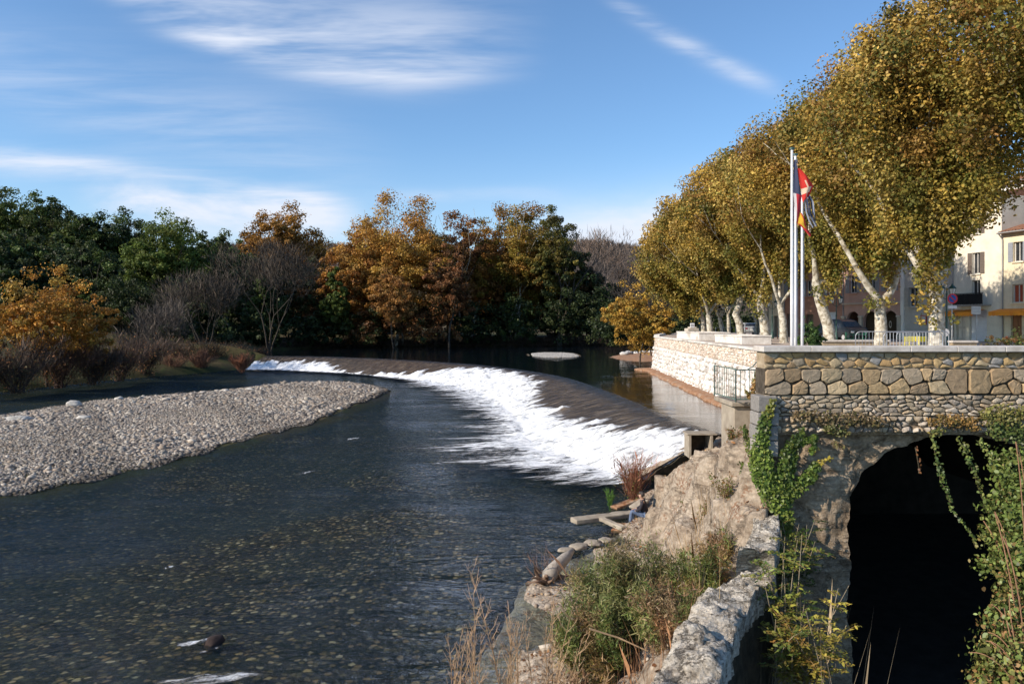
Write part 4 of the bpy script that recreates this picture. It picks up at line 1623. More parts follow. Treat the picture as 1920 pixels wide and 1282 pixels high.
plane_tree(1752, 36, [(1756, 655), (1757, 600), (1755, 560), (1750, 520)], 16.6, 4.3, 9.1, 7.1, 24000, 'tallest plane tree, right of the barriers, before the pale houses', 1, fork_px=[(1722, 500), (1772, 505), (1748, 470)], trim=1.0, tr=.38, K=190, leaf=.23,
           low=[(1735, 575, .45, 60), (1790, 600, .3, 25), (1720, 560, .35, 40), (1748, 606, .35, 30), (1725, 600, .25, 20)])
plane_tree(1650, 42.6, [(1651, 650), (1652, 610), (1650, 585), (1652, 566)], 16.2, 4.7, 8.9, 6.1, 24000, 'plane tree with a wide bare fork low on its trunk, before the arcade', 2, tr=.35, fork_px=[(1604, 498), (1681, 524)], K=170, leaf=.235,
           low=[(1640, 566, .55, 80), (1668, 566, .4, 45), (1630, 572, .4, 40)])
plane_tree(1562, 49, [(1557, 645), (1553, 610), (1544, 585), (1536, 560), (1530, 530)], 16.0, 4.9, 8.9, 5.8, 22000, 'plane tree leaning left behind the bush, trunk beside a double lantern', 3, fork_px=[(1528, 500), (1560, 520)], tr=.38, K=150, leaf=.25,
           low=[(1548, 562, .5, 60), (1530, 545, .5, 60)])
plane_tree(1478, 57, [(1470, 640), (1468, 600), (1462, 570)], 16.0, 4.7, 8.6, 5.6, 18000, 'plane tree hidden by the flagpoles, its trunk behind them', 4, tr=.30, K=130, leaf=.27)
plane_tree(1420, 62, [(1436, 632), (1433, 605), (1428, 585), (1426, 565)], 15.6, 4.8, 8.5, 5.9, 18000, 'plane tree with thick pale trunk between the walled beds and the flagpoles', 5, tr=.40, K=130, leaf=.28,
           low=[(1418, 572, .9, 90), (1412, 560, .8, 70), (1424, 590, .4, 30)])
plane_tree(1372, 68, [(1391, 632), (1386, 605), (1379, 590), (1386, 570), (1391, 550)], 15.4, 4.9, 8.0, 5.7, 16000, 'plane tree with crooked trunk standing between the two walled beds', 6, tr=.34, K=120, leaf=.30,
           low=[(1362, 560, .9, 80), (1372, 552, .9, 70)])
plane_tree(1326, 78, [(1333, 630), (1330, 605), (1328, 590)], 15.2, 5.0, 8.2, 5.9, 15000, 'plane tree near the far end of the terrace, pale trunk behind the far bed', 7, tr=.34, K=110, leaf=.33)
plane_tree(1285, 86, [(1320, 628), (1318, 600), (1313, 585)], 15.0, 5.2, 7.3, 6.0, 15000, 'last plane tree, its rounded crown forming the far left end of the row', 8, tr=.28, K=110, leaf=.35, low=[(1316, 582, .9, 60)])
plane_tree(1990, 30.5, [(2075, 655), (2072, 600), (2068, 540)], 16.6, 4.7, 11.7, 4.5, 15000, 'plane tree cut by the right edge of the picture, only its high crown in view', 9, tr=.4, K=120, leaf=.22)
# a second row farther in, mostly seen as trunks
for k, (px, Y, bp, t) in enumerate([(1352, 92, [(1357, 628), (1352, 608), (1349, 596)], 'leaning trunk of a plane tree in the back row, left of the lantern'),
                                    (1366, 96, [(1366, 627), (1366, 605), (1365, 590)], 'straight pale trunk in the back row just right of the lantern'),
                                    (1420, 93, [(1418, 627), (1420, 605), (1414, 590)], 'thin forked plane tree in the back row beside the red light')]):
    plane_tree(px, Y, bp, 13.5, 4.8, 7.6, 4.6, 6000, t, 30 + k, 'plane trees in the back row of the square', tr=.30, K=60, leaf=.42)


# ------------------------------------------------------------------ trees beyond the river
def wild_tree(px, top, base_z, hw, Y, pal, n, label, seed, group=None, trunk=True, crown_bottom=.30, K=None, cl=.30, leaf=None, pale=False, cat='tree', name='broadleaf_tree', lumps=5, multi=1):
    rng = np.random.default_rng(seed)
    H = (HY - top) / F * Y - base_z
    R = hw / F * Y
    X = (px - CX) / F * Y
    if cat == 'tree' and Y > 120: n = int(n * 1.9)
    root = empty(name, (X, Y, base_z))
    tag(root, label, cat, group)
    if leaf is None:
        leaf = max(.30, Y * .0042)
    zb = H * crown_bottom
    rz = (H - zb) / 2
    R *= 1.12
    if leaf is None: leaf = max(.30, Y * .0042)
    if cat == 'tree' and Y > 70 and Y < 260: n, leaf, K, cl = int(n * 1.6), leaf * .72, int((K or 60) * 1.5), cl * .85
    # a big crown made of a few overlapping domes
    doms = [((0, 0, zb + rz), (R * .78, R * .72, rz), 1.0)]
    for i in range(lumps):
        a = i * 6.28 / lumps + rng.uniform(-.4, .4)
        rr = R * rng.uniform(.38, .5)
        doms.append(((math.cos(a) * (R - rr), math.sin(a) * (R - rr), zb + rz * rng.uniform(.40, 1.10)), (rr, rr, rz * rng.uniform(.42, .58)), .34))
    tot = sum(d[2] for d in doms)
    Ps, Ns, ws, b = [], [], [], 0
    for c, r, wt in doms:
        k = K or 60
        k = max(10, int(k * wt))
        P, N_, w, KK, cc = crown_points(rng, c, r, int(n * wt / tot), k, cl, .5, .05)
        Ps.append(P); Ns.append(N_); ws.append(w + b); b += KK
    P, N_, w = np.concatenate(Ps), np.concatenate(Ns), np.concatenate(ws)
    ok = P[:, 2] > .3
    P, N_, w = P[ok], N_[ok], w[ok]
    quad_leaf_mesh('crown', P, N_, rng.uniform(.6, 1.35, len(P)) * leaf, leaf_cols(rng, pal, w, b, .22, .2), M['leaf'], rng, root)
    if trunk:
        mb = MB()
        for q in range(multi):
            ends = []
            p0 = Vector((rng.uniform(-1, 1) * R * .25 * (multi > 1), rng.uniform(-1, 1) * (multi > 1), -.4))
            tr = max(.14, H * (.009 if pale else .013)) * rng.uniform(.7, 1.1)
            d = Vector((rng.normal(0, .10), rng.normal(0, .08), 1))
            limb(mb, p0, d, H * .40, tr, rng, 2, ends, .38, .30, 6)
        mb.build('trunk', M['bark_plane'] if pale else M['bark_dark'], root, True)
    return root


def bare_tree(px, top, base_z, hw, Y, label, seed, color=(.085, .068, .054), nt=4500, group=None, cat='bare tree', wd=None):
    rng = np.random.default_rng(seed)
    H = (HY - top) / F * Y - base_z
    R = hw / F * Y
    root = empty('bare_tree', ((px - CX) / F * Y, Y, base_z))
    tag(root, label, cat, group)
    mb = MB()
    ends = []
    for i in range(4):
        a = i * 1.57 + rng.uniform(-.5, .5)
        d = Vector((math.cos(a) * R / H * .75, math.sin(a) * R / H * .6, 1)).normalized()
        limb(mb, Vector((math.cos(a) * .3, math.sin(a) * .3, -.4)), d, H * .36, H * .0065 + .04, rng, 3, ends, .42, .25, 5)
    mb.build('trunk', M['bark_dark'], root)
    E = np.array([e[0][:] for e in ends])
    D = np.array([e[1][:] for e in ends])
    k = rng.integers(0, len(E), nt)
    P = E[k] + rng.normal(0, 1, (nt, 3)) * R * .13 - D[k] * rng.uniform(0, 2.5, nt)[:, None]
    s = np.array([R / max(.1, np.abs(E[:, 0]).max()), 1, H * .96 / max(.1, E[:, 2].max())])
    Dd = D[k] + unit(rng, nt) * .75 + np.array([0, 0, .35])
    Dd /= np.linalg.norm(Dd, axis=1)[:, None]
    wdt = wd or max(.03, Y * .00042)
    P[:, 2] = np.minimum(P[:, 2], H * 1.0 - rng.uniform(0, 1.5, nt))
    P[:, 2] = np.maximum(P[:, 2], .3)
    col = np.array(color) * rng.uniform(.6, 1.5, (nt, 1))
    slivers('twigs', P, Dd, rng.uniform(.5, 1.7, nt) * max(1, Y / 110), np.full(nt, wdt) * rng.uniform(.6, 1.4, nt), col, M['twig'], rng, root)
    return root


FB = -4.7     # far bank level
wild_tree(745, 346, FB, 108, 176, ORANGE[:2] + OCHRE[:2] + [(.34, .20, .05)], 30000, 'biggest orange tree, rising highest in the middle of the far bank', 101, crown_bottom=.12, K=110, pale=True, multi=3, lumps=7, leaf=.62)
wild_tree(655, 440, FB, 62, 170, ORANGE, 12000, 'orange tree spreading left below the tallest orange tree', 102, crown_bottom=.10, K=60, leaf=.6)
wild_tree(533, 387, 3.0, 88, 218, [(.36, .18, .035), (.30, .15, .03), (.24, .13, .03)], 14000, 'round orange tree standing alone above the dark wood on the left', 103, crown_bottom=.35, K=70, leaf=.75)
wild_tree(872, 369, FB, 70, 184, RUST + ORANGE[:2], 14000, 'rust coloured tree between the tallest orange tree and the yellow-green one', 104, crown_bottom=.15, K=70, multi=2, leaf=.62, pale=True)
wild_tree(962, 367, FB, 88, 187, [(.30, .21, .04), (.22, .18, .03), (.36, .20, .04), (.14, .13, .025), (.30, .14, .035), (.34, .17, .04)], 24000, 'broad yellow-green plane tree at the centre right of the far bank', 105, crown_bottom=.22, K=90, pale=True, multi=3, leaf=.62)
wild_tree(1040, 386, FB, 56, 180, [(.10, .10, .025), (.17, .14, .03), (.22, .15, .035), (.07, .08, .02)], 13000, 'olive-green tree at the right end of the tall far bank trees', 106, crown_bottom=.36, K=60, leaf=.6, multi=2)
wild_tree(738, 500, FB, 48, 158, [(.34, .17, .05), (.28, .13, .04), (.36, .20, .06)], 6500, 'low drooping orange tree in front of the tallest orange tree', 107, crown_bottom=.30, K=45, leaf=.5)
wild_tree(842, 450, FB, 45, 166, RUST + [(.12, .08, .03)], 7000, 'dark rust tree with slim pale stems on the far bank', 108, crown_bottom=.20, K=45, leaf=.5)
wild_tree(1200, 524, -5.0, 70, 102, [(.44, .27, .05), (.50, .31, .06), (.38, .21, .04), (.28, .22, .05)], 15000, 'low golden-yellow tree leaning over the pool at the end of the terrace', 109, crown_bottom=.12, K=85, leaf=.36, cl=.22)
wild_tree(88, 492, -6.4, 118, 84, [(.42, .20, .035), (.46, .23, .04), (.36, .16, .03), (.34, .24, .05)], 22000, 'bright orange tree on the left bank at the edge of the picture', 110, crown_bottom=.15, K=110, leaf=.36, cl=.20)
wild_tree(312, 398, -1.5, 84, 152, LIME, 15000, 'bright green tree lit by the sun in the left wood', 111, crown_bottom=.25, K=70, leaf=.6)
wild_tree(430, 428, -1.0, 60, 160, GREEN + LIME[:1], 9000, 'mid green tree right of the bright green tree', 112, crown_bottom=.15, K=50, leaf=.6)
wild_tree(190, 445, -2.0, 52, 140, GREEN[:3] + DARK, 7000, 'dark narrow tree between the orange and the bright green trees', 113, crown_bottom=.1, K=45, leaf=.5)
wild_tree(245, 520, -3, 70, 132, DARK, 8000, 'very dark low tree under the bright green tree', 114, crown_bottom=.05, K=45, leaf=.5)
for k, (px, top, hw, Y, pal, t) in enumerate([
        (-30, 420, 80, 150, DARK + GREEN[:2], 'dark tree at the very left edge above the orange tree'), (25, 462, 60, 128, DARK + GREEN[:1], 'dark tree directly behind the crown of the left orange tree'), (20, 343, 95, 205, GREEN, 'dark green tree at the upper left corner of the wood'), (120, 372, 75, 200, GREEN + DARK, 'dark green tree on the slope, second from the left edge'),
        (215, 388, 70, 205, DARK + GREEN[:2], 'dark crown on the skyline left of the bright green tree'), (60, 430, 80, 160, DARK + GREEN[:2], 'dark tree rising just behind the left orange tree'),
        (150, 450, 60, 150, DARK, 'blackish tree in the shade behind the left orange tree'), (395, 425, 45, 190, GREEN + DARK, 'small green crown on the skyline where the slope ends')]):
    z = float(terrain(np.array([[(px - CX) / F * Y]]), np.array([[Y]]))[0, 0])
    wild_tree(px, top, z, hw, Y, pal, 8000, t, 820 + k, 'dark trees on the left slope', crown_bottom=.1, K=50, leaf=.75)
# understory, dark, along the far bank
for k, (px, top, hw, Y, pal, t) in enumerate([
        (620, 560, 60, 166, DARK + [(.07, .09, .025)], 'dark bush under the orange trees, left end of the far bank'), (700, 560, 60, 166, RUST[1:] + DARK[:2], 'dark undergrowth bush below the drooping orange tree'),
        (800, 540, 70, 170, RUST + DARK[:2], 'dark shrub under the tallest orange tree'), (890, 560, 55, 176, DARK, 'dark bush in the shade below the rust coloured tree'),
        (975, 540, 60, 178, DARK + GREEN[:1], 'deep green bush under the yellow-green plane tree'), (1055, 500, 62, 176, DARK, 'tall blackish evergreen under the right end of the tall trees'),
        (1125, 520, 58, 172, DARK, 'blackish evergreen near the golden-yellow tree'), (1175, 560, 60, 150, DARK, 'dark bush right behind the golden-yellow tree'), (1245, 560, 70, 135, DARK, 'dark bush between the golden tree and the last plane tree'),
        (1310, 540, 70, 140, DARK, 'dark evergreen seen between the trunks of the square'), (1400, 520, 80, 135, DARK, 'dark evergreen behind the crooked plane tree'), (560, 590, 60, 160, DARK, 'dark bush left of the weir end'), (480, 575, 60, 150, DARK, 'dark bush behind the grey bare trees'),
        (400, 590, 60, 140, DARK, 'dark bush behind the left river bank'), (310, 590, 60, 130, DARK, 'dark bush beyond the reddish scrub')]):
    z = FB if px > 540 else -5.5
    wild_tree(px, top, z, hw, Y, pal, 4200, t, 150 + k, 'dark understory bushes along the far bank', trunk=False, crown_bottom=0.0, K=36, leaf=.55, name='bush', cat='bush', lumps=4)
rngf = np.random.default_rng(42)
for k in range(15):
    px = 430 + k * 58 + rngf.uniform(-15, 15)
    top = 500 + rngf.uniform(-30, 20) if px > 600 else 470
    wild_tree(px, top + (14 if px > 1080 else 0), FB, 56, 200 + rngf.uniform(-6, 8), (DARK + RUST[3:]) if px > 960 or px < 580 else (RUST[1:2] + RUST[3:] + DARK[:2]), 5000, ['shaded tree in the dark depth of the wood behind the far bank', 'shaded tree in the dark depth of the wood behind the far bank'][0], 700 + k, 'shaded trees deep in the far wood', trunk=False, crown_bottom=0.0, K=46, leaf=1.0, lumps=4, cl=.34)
for k, (px, top, hw, Y, pal, t) in enumerate([(470, 470, 70, 158, DARK + GREEN[:2], 'dark green tree behind the large grey leafless tree'), (360, 500, 60, 146, DARK + GREEN[:1], 'dark green tree behind the left leafless tree'),
        (590, 480, 55, 168, DARK + RUST[:2], 'brownish tree between the leafless and the orange trees'), (630, 500, 30, 163, LIME + GREEN, 'slim lighter green tree left of the orange trees'), (910, 395, 62, 196, RUST + ORANGE[1:3], 'rust-brown tree filling in behind the rust coloured tree'),
        (1000, 400, 62, 196, OCHRE[1:5] + RUST[:2], 'olive-brown tree behind the broad yellow-green one'), (1090, 450, 45, 190, DARK + RUST[3:], 'dark tree stepping down to the far ridge on the right')]):
    wild_tree(px, top, FB, hw, Y, pal, 7000, t, 760 + k, 'infill trees of the far bank wood', trunk=False, crown_bottom=.05, K=50, leaf=.7, lumps=5)
bare_tree(505, 455, -5.0, 92, 142, 'large grey leafless tree on the left bank behind the weir end', 201, nt=5200)
bare_tree(385, 505, -5.3, 92, 128, 'grey leafless tree left of the largest bare one', 202, nt=4800)
bare_tree(300, 560, -5.8, 60, 112, 'low grey leafless tree over the left bank', 204, nt=2600, color=(.09, .075, .065))
bare_tree(1105, 428, FB, 42, 200, 'brown leafless tree rising against the sky right of the far trees', 205, nt=1300, color=(.17, .12, .09))
bare_tree(1192, 468, FB, 45, 175, 'dark leafless tree in front of the far ridge, next to the plane trees', 207, nt=1300, color=(.09, .07, .06))
bare_tree(1225, 520, FB, 50, 120, 'dark leafless tree behind the golden-yellow tree', 208, nt=2500, color=(.06, .05, .045))


# ------------------------------------------------------------------ shrubs at the water's edge
def twig_bush(name, pos, R, H, n, color, label, seed, cat='shrub', group=None, wd=.02, leafn=0, pal=None, leafs=.08, lean=(0, 0), stems=14):
    rng = np.random.default_rng(seed)
    root = empty(name, pos)
    tag(root, label, cat, group)
    mb = MB()
    tips = []
    for i in range(stems):
        a = rng.uniform(0, 6.28)
        r_ = R * rng.uniform(.15, 1)
        t = Vector((math.cos(a) * r_ + lean[0], math.sin(a) * r_ + lean[1], H * rng.uniform(.55, 1.0)))
        b = Vector((rng.normal(0, R * .08), rng.normal(0, R * .08), -.15))
        m_ = b.lerp(t, .5) + Vector((0, 0, H * .12))
        mb.tube([b, m_, t], [wd * 1.2, wd * .8, wd * .3], n=4, col=tuple(x * .8 for x in color), cap=False)
        tips += [b.lerp(m_, .6), m_, m_.lerp(t, .5), t]
    mb.build('stems', M['twig'], root)
    T = np.array([t[:] for t in tips])
    k = rng.integers(0, len(T), n)
    P = T[k] + rng.normal(0, R * .10, (n, 3))
    P[:, 2] = np.maximum(P[:, 2], 0)
    D = P * np.array([.6 / R, .6 / R, 0]) + np.array([0, 0, .8]) + unit(rng, n) * .45
    D /= np.linalg.norm(D, axis=1)[:, None]
    slivers('twigs', P, D, rng.uniform(.15, .45, n) * H, np.full(n, wd) * rng.uniform(.4, 1, n), np.array(color) * rng.uniform(.6, 1.5, (n, 1)), M['twig'], rng, root)
    if leafn:
        k = rng.integers(0, len(T), leafn)
        P = T[k] + rng.normal(0, R * .16, (leafn, 3))
        P[:, 2] = np.maximum(P[:, 2], .02)
        w = rng.integers(0, 12, leafn)
        quad_leaf_mesh('leaves', P, unit(rng, leafn), rng.uniform(.6, 1.3, leafn) * leafs, leaf_cols(rng, pal, w, 12), M['leaf'], rng, root)
    return root


p = atz(455, 697, ZL)
twig_bush('willow_bush', (p.x, p.y, ZL), 1.7, 2.3, 1800, (.28, .12, .07), 'small rounded rust-red bush standing in the water left of the weir', 301, group=None, wd=.05)
p = atz(378, 697, ZL)
twig_bush('willow_bush', (p.x, p.y, ZL), 1.9, 2.7, 1800, (.22, .11, .07), 'rust-red bush at the tip of the left bank', 302, wd=.05)
p = atz(322, 700, ZL)
twig_bush('willow_bush', (p.x, p.y, ZL), 2.4, 2.2, 1500, (.18, .095, .06), 'low brownish-red bush left of the rust-red one on the bank', 303, wd=.05)
scr = ['tangle of grey twigs on the left bank below the orange tree', 'brown scrub at the left edge of the picture by the water', 'reddish twiggy scrub under the right side of the orange tree', 'grey-brown thicket on the left bank near the dark gap',
       'dense brown thicket above the still side channel', 'low bramble thicket between the orange tree and the bare trees', 'dry scrub beside the rust-red bushes', 'grey twig thicket behind the low reddish bush', 'brown thicket high on the left bank', 'dark scrub behind the rust-red bush at the tip of the bank', 'dark scrub behind the small rounded bush in the water', 'dark tall scrub in front of the left leafless tree', 'low dark scrub right at the far left end of the weir']
for k, (px, py, R, H, c) in enumerate([(30, 738, 4.2, 4.6, (.12, .09, .075)), (-30, 742, 4, 4, (.11, .08, .06)), (110, 728, 4.2, 4.4, (.14, .085, .065)), (175, 722, 3.6, 3.8, (.11, .085, .075)), (225, 715, 3.6, 4.2, (.13, .09, .075)),
                                       (270, 706, 3.8, 4.2, (.11, .08, .065)), (330, 692, 3.8, 3.6, (.14, .10, .08)), (255, 690, 4.2, 5.4, (.10, .085, .075)), (110, 690, 5, 5.8, (.10, .08, .065)), (400, 690, 3.4, 3.4, (.07, .055, .045)), (440, 686, 3.2, 3.0, (.06, .05, .04)), (355, 684, 3.6, 4.2, (.075, .06, .05)), (480, 684, 2.6, 2.2, (.06, .045, .04))]):
    p = atz(px, py, ZL)
    c = tuple(x * .72 for x in c)
    twig_bush('thicket', (p.x, p.y, ZL + .2), R, H, 2600, c, scr[k], 310 + k, 'thicket', 'thickets on the left bank', .045, 1200, RUST + [(.10, .09, .04), (.16, .14, .06)], .22, stems=22)
# scrubby far rim: shoreline tangle along the far bank, uncountable
rng = np.random.default_rng(77)
n = 16000
xs = rng.uniform(-48, 42, n)
ybank = np.interp(xs, [-48, -38, -20, 0, 30, 60], [150, 171, 177.5, 180.5, 189, 212])
P = np.stack([xs, ybank + rng.uniform(-.5, 5, n), ZU + np.abs(rng.normal(0, .9, n))], -1)
D = unit(rng, n) * .8 + np.array([0, -.2, .5]); D /= np.linalg.norm(D, axis=1)[:, None]
tag(slivers('undergrowth', P, D, rng.uniform(.5, 2.2, n), np.full(n, .10), np.array((.085, .06, .045)) * rng.uniform(.4, 1.6, (n, 1)), M['twig'], rng), 'brown tangle of roots and brush along the foot of the far bank', 'undergrowth', kind='stuff')
# woodland on the far ridge: reads as one mass
n = 60000
xs, ys = rng.uniform(-330, 330, n), rng.uniform(330, 520, n)
zs = terrain(xs[None], ys[None])[0]
P = np.stack([xs, ys, zs + rng.uniform(0, 1, n) ** 1.5 * 2.5], -1)
D = unit(rng, n) * .5 + np.array([0, 0, 1.0]); D /= np.linalg.norm(D, axis=1)[:, None]
tag(slivers('far_woods', P, D, rng.uniform(1.5, 4.0, n) * np.where(rng.uniform(0, 1, n) < .03, 1.9, 1), np.full(n, .5), np.array((.125, .098, .082)) * rng.uniform(.5, 1.5, (n, 1)), M['twig'], rng), 'bare brown woodland covering the far ridge', 'woods', kind='stuff')
n = 30000
xs, ys = rng.uniform(-330, -20, n), rng.uniform(185, 330, n)
ok = xs < -55 - 0.15 * (ys - 180)
xs, ys = xs[ok], ys[ok]
n = len(xs)
zs = terrain(xs[None], ys[None])[0]
cl = (np.floor(xs / 7) * 13 + np.floor(ys / 8) * 7).astype(int) % 40
hgt = 4 + 5 * (np.sin(xs * .9) * np.sin(ys * .8) + 1) / 2
P = np.stack([xs, ys, zs + hgt * rng.uniform(.3, 1, n)], -1)
tag(quad_leaf_mesh('hillside_woods', P, unit(rng, n), rng.uniform(.8, 1.9, n), leaf_cols(rng, GREEN + DARK, cl, 40, .2, .3), M['leaf'], rng), 'dark evergreen wood covering the hill on the left', 'woods', kind='stuff')

# ------------------------------------------------------------------ houses along the square
FA = Vector((38.4, 58.0, 0))
FD = Vector((-.3, 1.0, 0)).normalized()        # along the street, away from the camera
FN = Vector((-FD.y, FD.x, 0))                  # outward, towards the square


def tpx(px):
    k = (px - CX) / F
    return (38.4 - 58 * k) / (k + .3) * Vector((-.3, 1.0, 0)).length


def house(t0, t1, eave, label, col, wins=(), doors=(), arches=(), roofrise=1.6, depth=9, frame=(.55, .53, .5), shutter=None, setback=0.0, base=ZP, cat='house', name='house'):
    """wins (u0,u1,z0,z1,shut) with u measured from the right (near) end, z above the square"""
    o = FA + FD * t0 + FN * (-setback)
    root = empty(name, (o.x, o.y, base), math.atan2(FN.y, FN.x) - math.pi / 2)
    tag(root, label, cat, 'houses along the square')
    # local: x = along the facade (right end at 0, growing away), y = outwards
    W, Hh = t1 - t0, eave - base
    sgn = 1

    def L(u, z, d=0.0):
        return (u, d, z)
    # is +x local equal to FD ?
    ang = math.atan2(FN.y, FN.x) - math.pi / 2
    xdir = Vector((math.cos(ang), math.sin(ang), 0))
    sgn = 1 if xdir.dot(FD) > 0 else -1

    def Q(u, z, d=0.0):
        return (sgn * u, d, z)
    ops = [(a, b, c, d_) for a, b, c, d_, *_ in wins] + [(a, b, 0.0, d_) for a, b, d_, *_ in doors] + [(a, b, 0.0, d_) for a, b, d_ in arches]
    us = sorted({0.0, W, *[x for o_ in ops for x in o_[:2]]})
    zs = sorted({0.0, Hh, *[x for o_ in ops for x in o_[2:4]]})
    mb = MB()
    for i in range(len(us) - 1):
        for j in range(len(zs) - 1):
            uc, zc = (us[i] + us[i + 1]) / 2, (zs[j] + zs[j + 1]) / 2
            if any(a < uc < b and c < zc < d_ for a, b, c, d_ in ops):
                continue
            mb.add([Q(us[i], zs[j]), Q(us[i + 1], zs[j]), Q(us[i + 1], zs[j + 1]), Q(us[i], zs[j + 1])], [(0, 1, 2, 3)], col)
    for a, b, c, d_ in ops:
        r = .28
        mb.add([Q(a, c), Q(b, c), Q(b, d_), Q(a, d_), Q(a, c, -r), Q(b, c, -r), Q(b, d_, -r), Q(a, d_, -r)], [(0, 4, 5, 1), (1, 5, 6, 2), (2, 6, 7, 3), (3, 7, 4, 0)], tuple(x * .9 for x in col))
    for a, b, d_ in arches:      # fill the corners over round arches
        n = 10
        ra = (b - a) / 2
        for s in (0, 1):
            pts = []
            for k in range(n + 1):
                th = math.pi / 2 * k / n
                u = (a + ra - ra * math.cos(th)) if s == 0 else (b - ra + ra * math.cos(th))
                pts.append((u, d_ - ra + ra * math.sin(th)))
            cu = a if s == 0 else b
            mb.add([Q(cu, d_, .002)] + [Q(u, z, .002) for u, z in pts] + [Q(u, z, -.28) for u, z in pts], [tuple([0] + list(range(1, n + 2)))] + [(k + 1, k + 2, k + 2 + n + 1, k + 1 + n + 1) for k in range(n)], col)
    # body
    mb.add([Q(0, 0, 0), Q(0, Hh, 0), Q(0, Hh, -depth), Q(0, 0, -depth)], [(0, 1, 2, 3)], col)
    mb.add([Q(W, 0, 0), Q(W, Hh, 0), Q(W, Hh, -depth), Q(W, 0, -depth)], [(0, 1, 2, 3)], col)
    mb.add([Q(0, 0, -depth), Q(W, 0, -depth), Q(W, Hh, -depth), Q(0, Hh, -depth)], [(0, 1, 2, 3)], col)
    mb.add([Q(0, Hh - .01, 0), Q(W, Hh - .01, 0), Q(W, Hh - .01, -depth), Q(0, Hh - .01, -depth)], [(0, 1, 2, 3)], col)
    mb.build('wall', M['plaster'], root)
    # roof: one tiled slope rising away from the square, with an overhang
    if roofrise:
        mb = MB()
        n = int(W / .28)
        for i in range(n):
            u0, u1 = W * i / n - .0, W * (i + 1) / n
            um = (u0 + u1) / 2
            for (ua, za, ub, zb) in ((u0, 0, um, .09), (um, .09, u1, 0)):
                mb.add([Q(ua, Hh + za, .45), Q(ub, Hh + zb, .45), Q(ub, Hh + roofrise + zb, -depth / 2), Q(ua, Hh + roofrise + za, -depth / 2)], [(0, 1, 2, 3)])
        mb.add([Q(0, Hh - .09, .45), Q(W, Hh - .09, .45), Q(W, Hh - .0, .45), Q(0, Hh - .0, .45), Q(0, Hh - .09, -depth / 2), Q(W, Hh - .09, -depth / 2)], [(0, 1, 2, 3), (0, 1, 5, 4)])
        mb.add([Q(0, Hh + roofrise, -depth / 2), Q(W, Hh + roofrise, -depth / 2), Q(W, Hh, -depth), Q(0, Hh, -depth)], [(0, 1, 2, 3)])
        mb.add([Q(0, Hh, .4), Q(0, Hh + roofrise, -depth / 2), Q(0, Hh, -depth)], [(0, 1, 2)])
        mb.add([Q(W, Hh, .4), Q(W, Hh + roofrise, -depth / 2), Q(W, Hh, -depth)], [(0, 1, 2)])
        mb.build('roof', M['tile'], root)
        mb = MB()
        mb.tube([Q(0.02, Hh - .04, .50), Q(W - .02, Hh - .04, .50)], .06, 6, (.30, .29, .28))
        mb.tube([Q(W - .15, Hh - .08, .48), Q(W - .15, Hh - .5, .08), Q(W - .15, .3, .08)], .05, 6, (.30, .29, .28))
        mb.build('gutter', M['paint'], root)
    for wi in wins:
        a, b, c, d_ = wi[:4]
        sh = wi[4] if len(wi) > 4 else shutter
        mb = MB()
        fr = .07
        w_ = b - a
        for (ca, cb, cc, cd) in ((a, a + fr, c, d_), (b - fr, b, c, d_), (a + fr, b - fr, c, c + fr), (a + fr, b - fr, d_ - fr, d_), ((a + b) / 2 - .03, (a + b) / 2 + .03, c + fr, d_ - fr)):
            mb.box((sgn * (ca + cb) / 2, -.20, (cc + cd) / 2), (cb - ca, .06, cd - cc), 0, frame)
        wo_ = mb.build('window', M['paint'], root)
        mb = MB()
        mb.add([Q(a, c, -.24), Q(b, c, -.24), Q(b, d_, -.24), Q(a, d_, -.24)], [(0, 1, 2, 3)])
        mb.build('pane', M['glass_dark'], wo_)
        mb = MB()
        mb.box((sgn * (a + b) / 2, .05, c - .05), (w_ + .2, .14, .08), 0, tuple(min(.8, x * 1.1) for x in col))
        mb.build('sill', M['paint'], wo_)
        if sh:
            for side in (0, 1):
                mb = MB()
                uc = (a - w_ / 4 - .02) if side == 0 else (b + w_ / 4 + .02)
                if uc - w_ / 4 < 0.02 or uc + w_ / 4 > W - .02: continue
                mb.box((sgn * uc, .035, (c + d_) / 2), (w_ / 2, .04, d_ - c), 0, sh)
                for kz in range(int((d_ - c) / .12)):
                    mb.box((sgn * uc, .062, c + .08 + kz * .12), (w_ / 2 - .08, .012, .07), 0, tuple(x * .85 for x in sh))
                mb.build('shutter', M['paint'], root)
    for do in doors:
        a, b, d_ = do[:3]
        c_ = do[3] if len(do) > 3 else (.16, .10, .06)
        mb = MB()
        mb.box((sgn * (a + b) / 2, -.22, d_ / 2), (b - a - .01, .06, d_ - .01), 0, c_)
        if b - a > 1.4:
            for kz in range(int(d_ / .16)):
                mb.box((sgn * (a + b) / 2, -.18, .1 + kz * .16), (b - a - .1, .02, .12), 0, tuple(x * 1.08 for x in c_))
        else:
            for kx in (.28, .72):
                for kz in (.28, .72):
                    mb.box((sgn * lerp(a, b, kx), -.18, d_ * kz), ((b - a) * .32, .02, d_ * .34), 0, tuple(x * 1.25 for x in c_))
        mb.build('door', M['paint'], root)
    for a, b, d_ in arches:
        mb = MB()
        mb.box((sgn * (a + b) / 2, -2.4, d_ / 2), (b - a + 1, .1, d_ + .6), 0, (.10, .075, .055))
        mb.build('arcade_back', M['plaster'], root)
    return root, Q


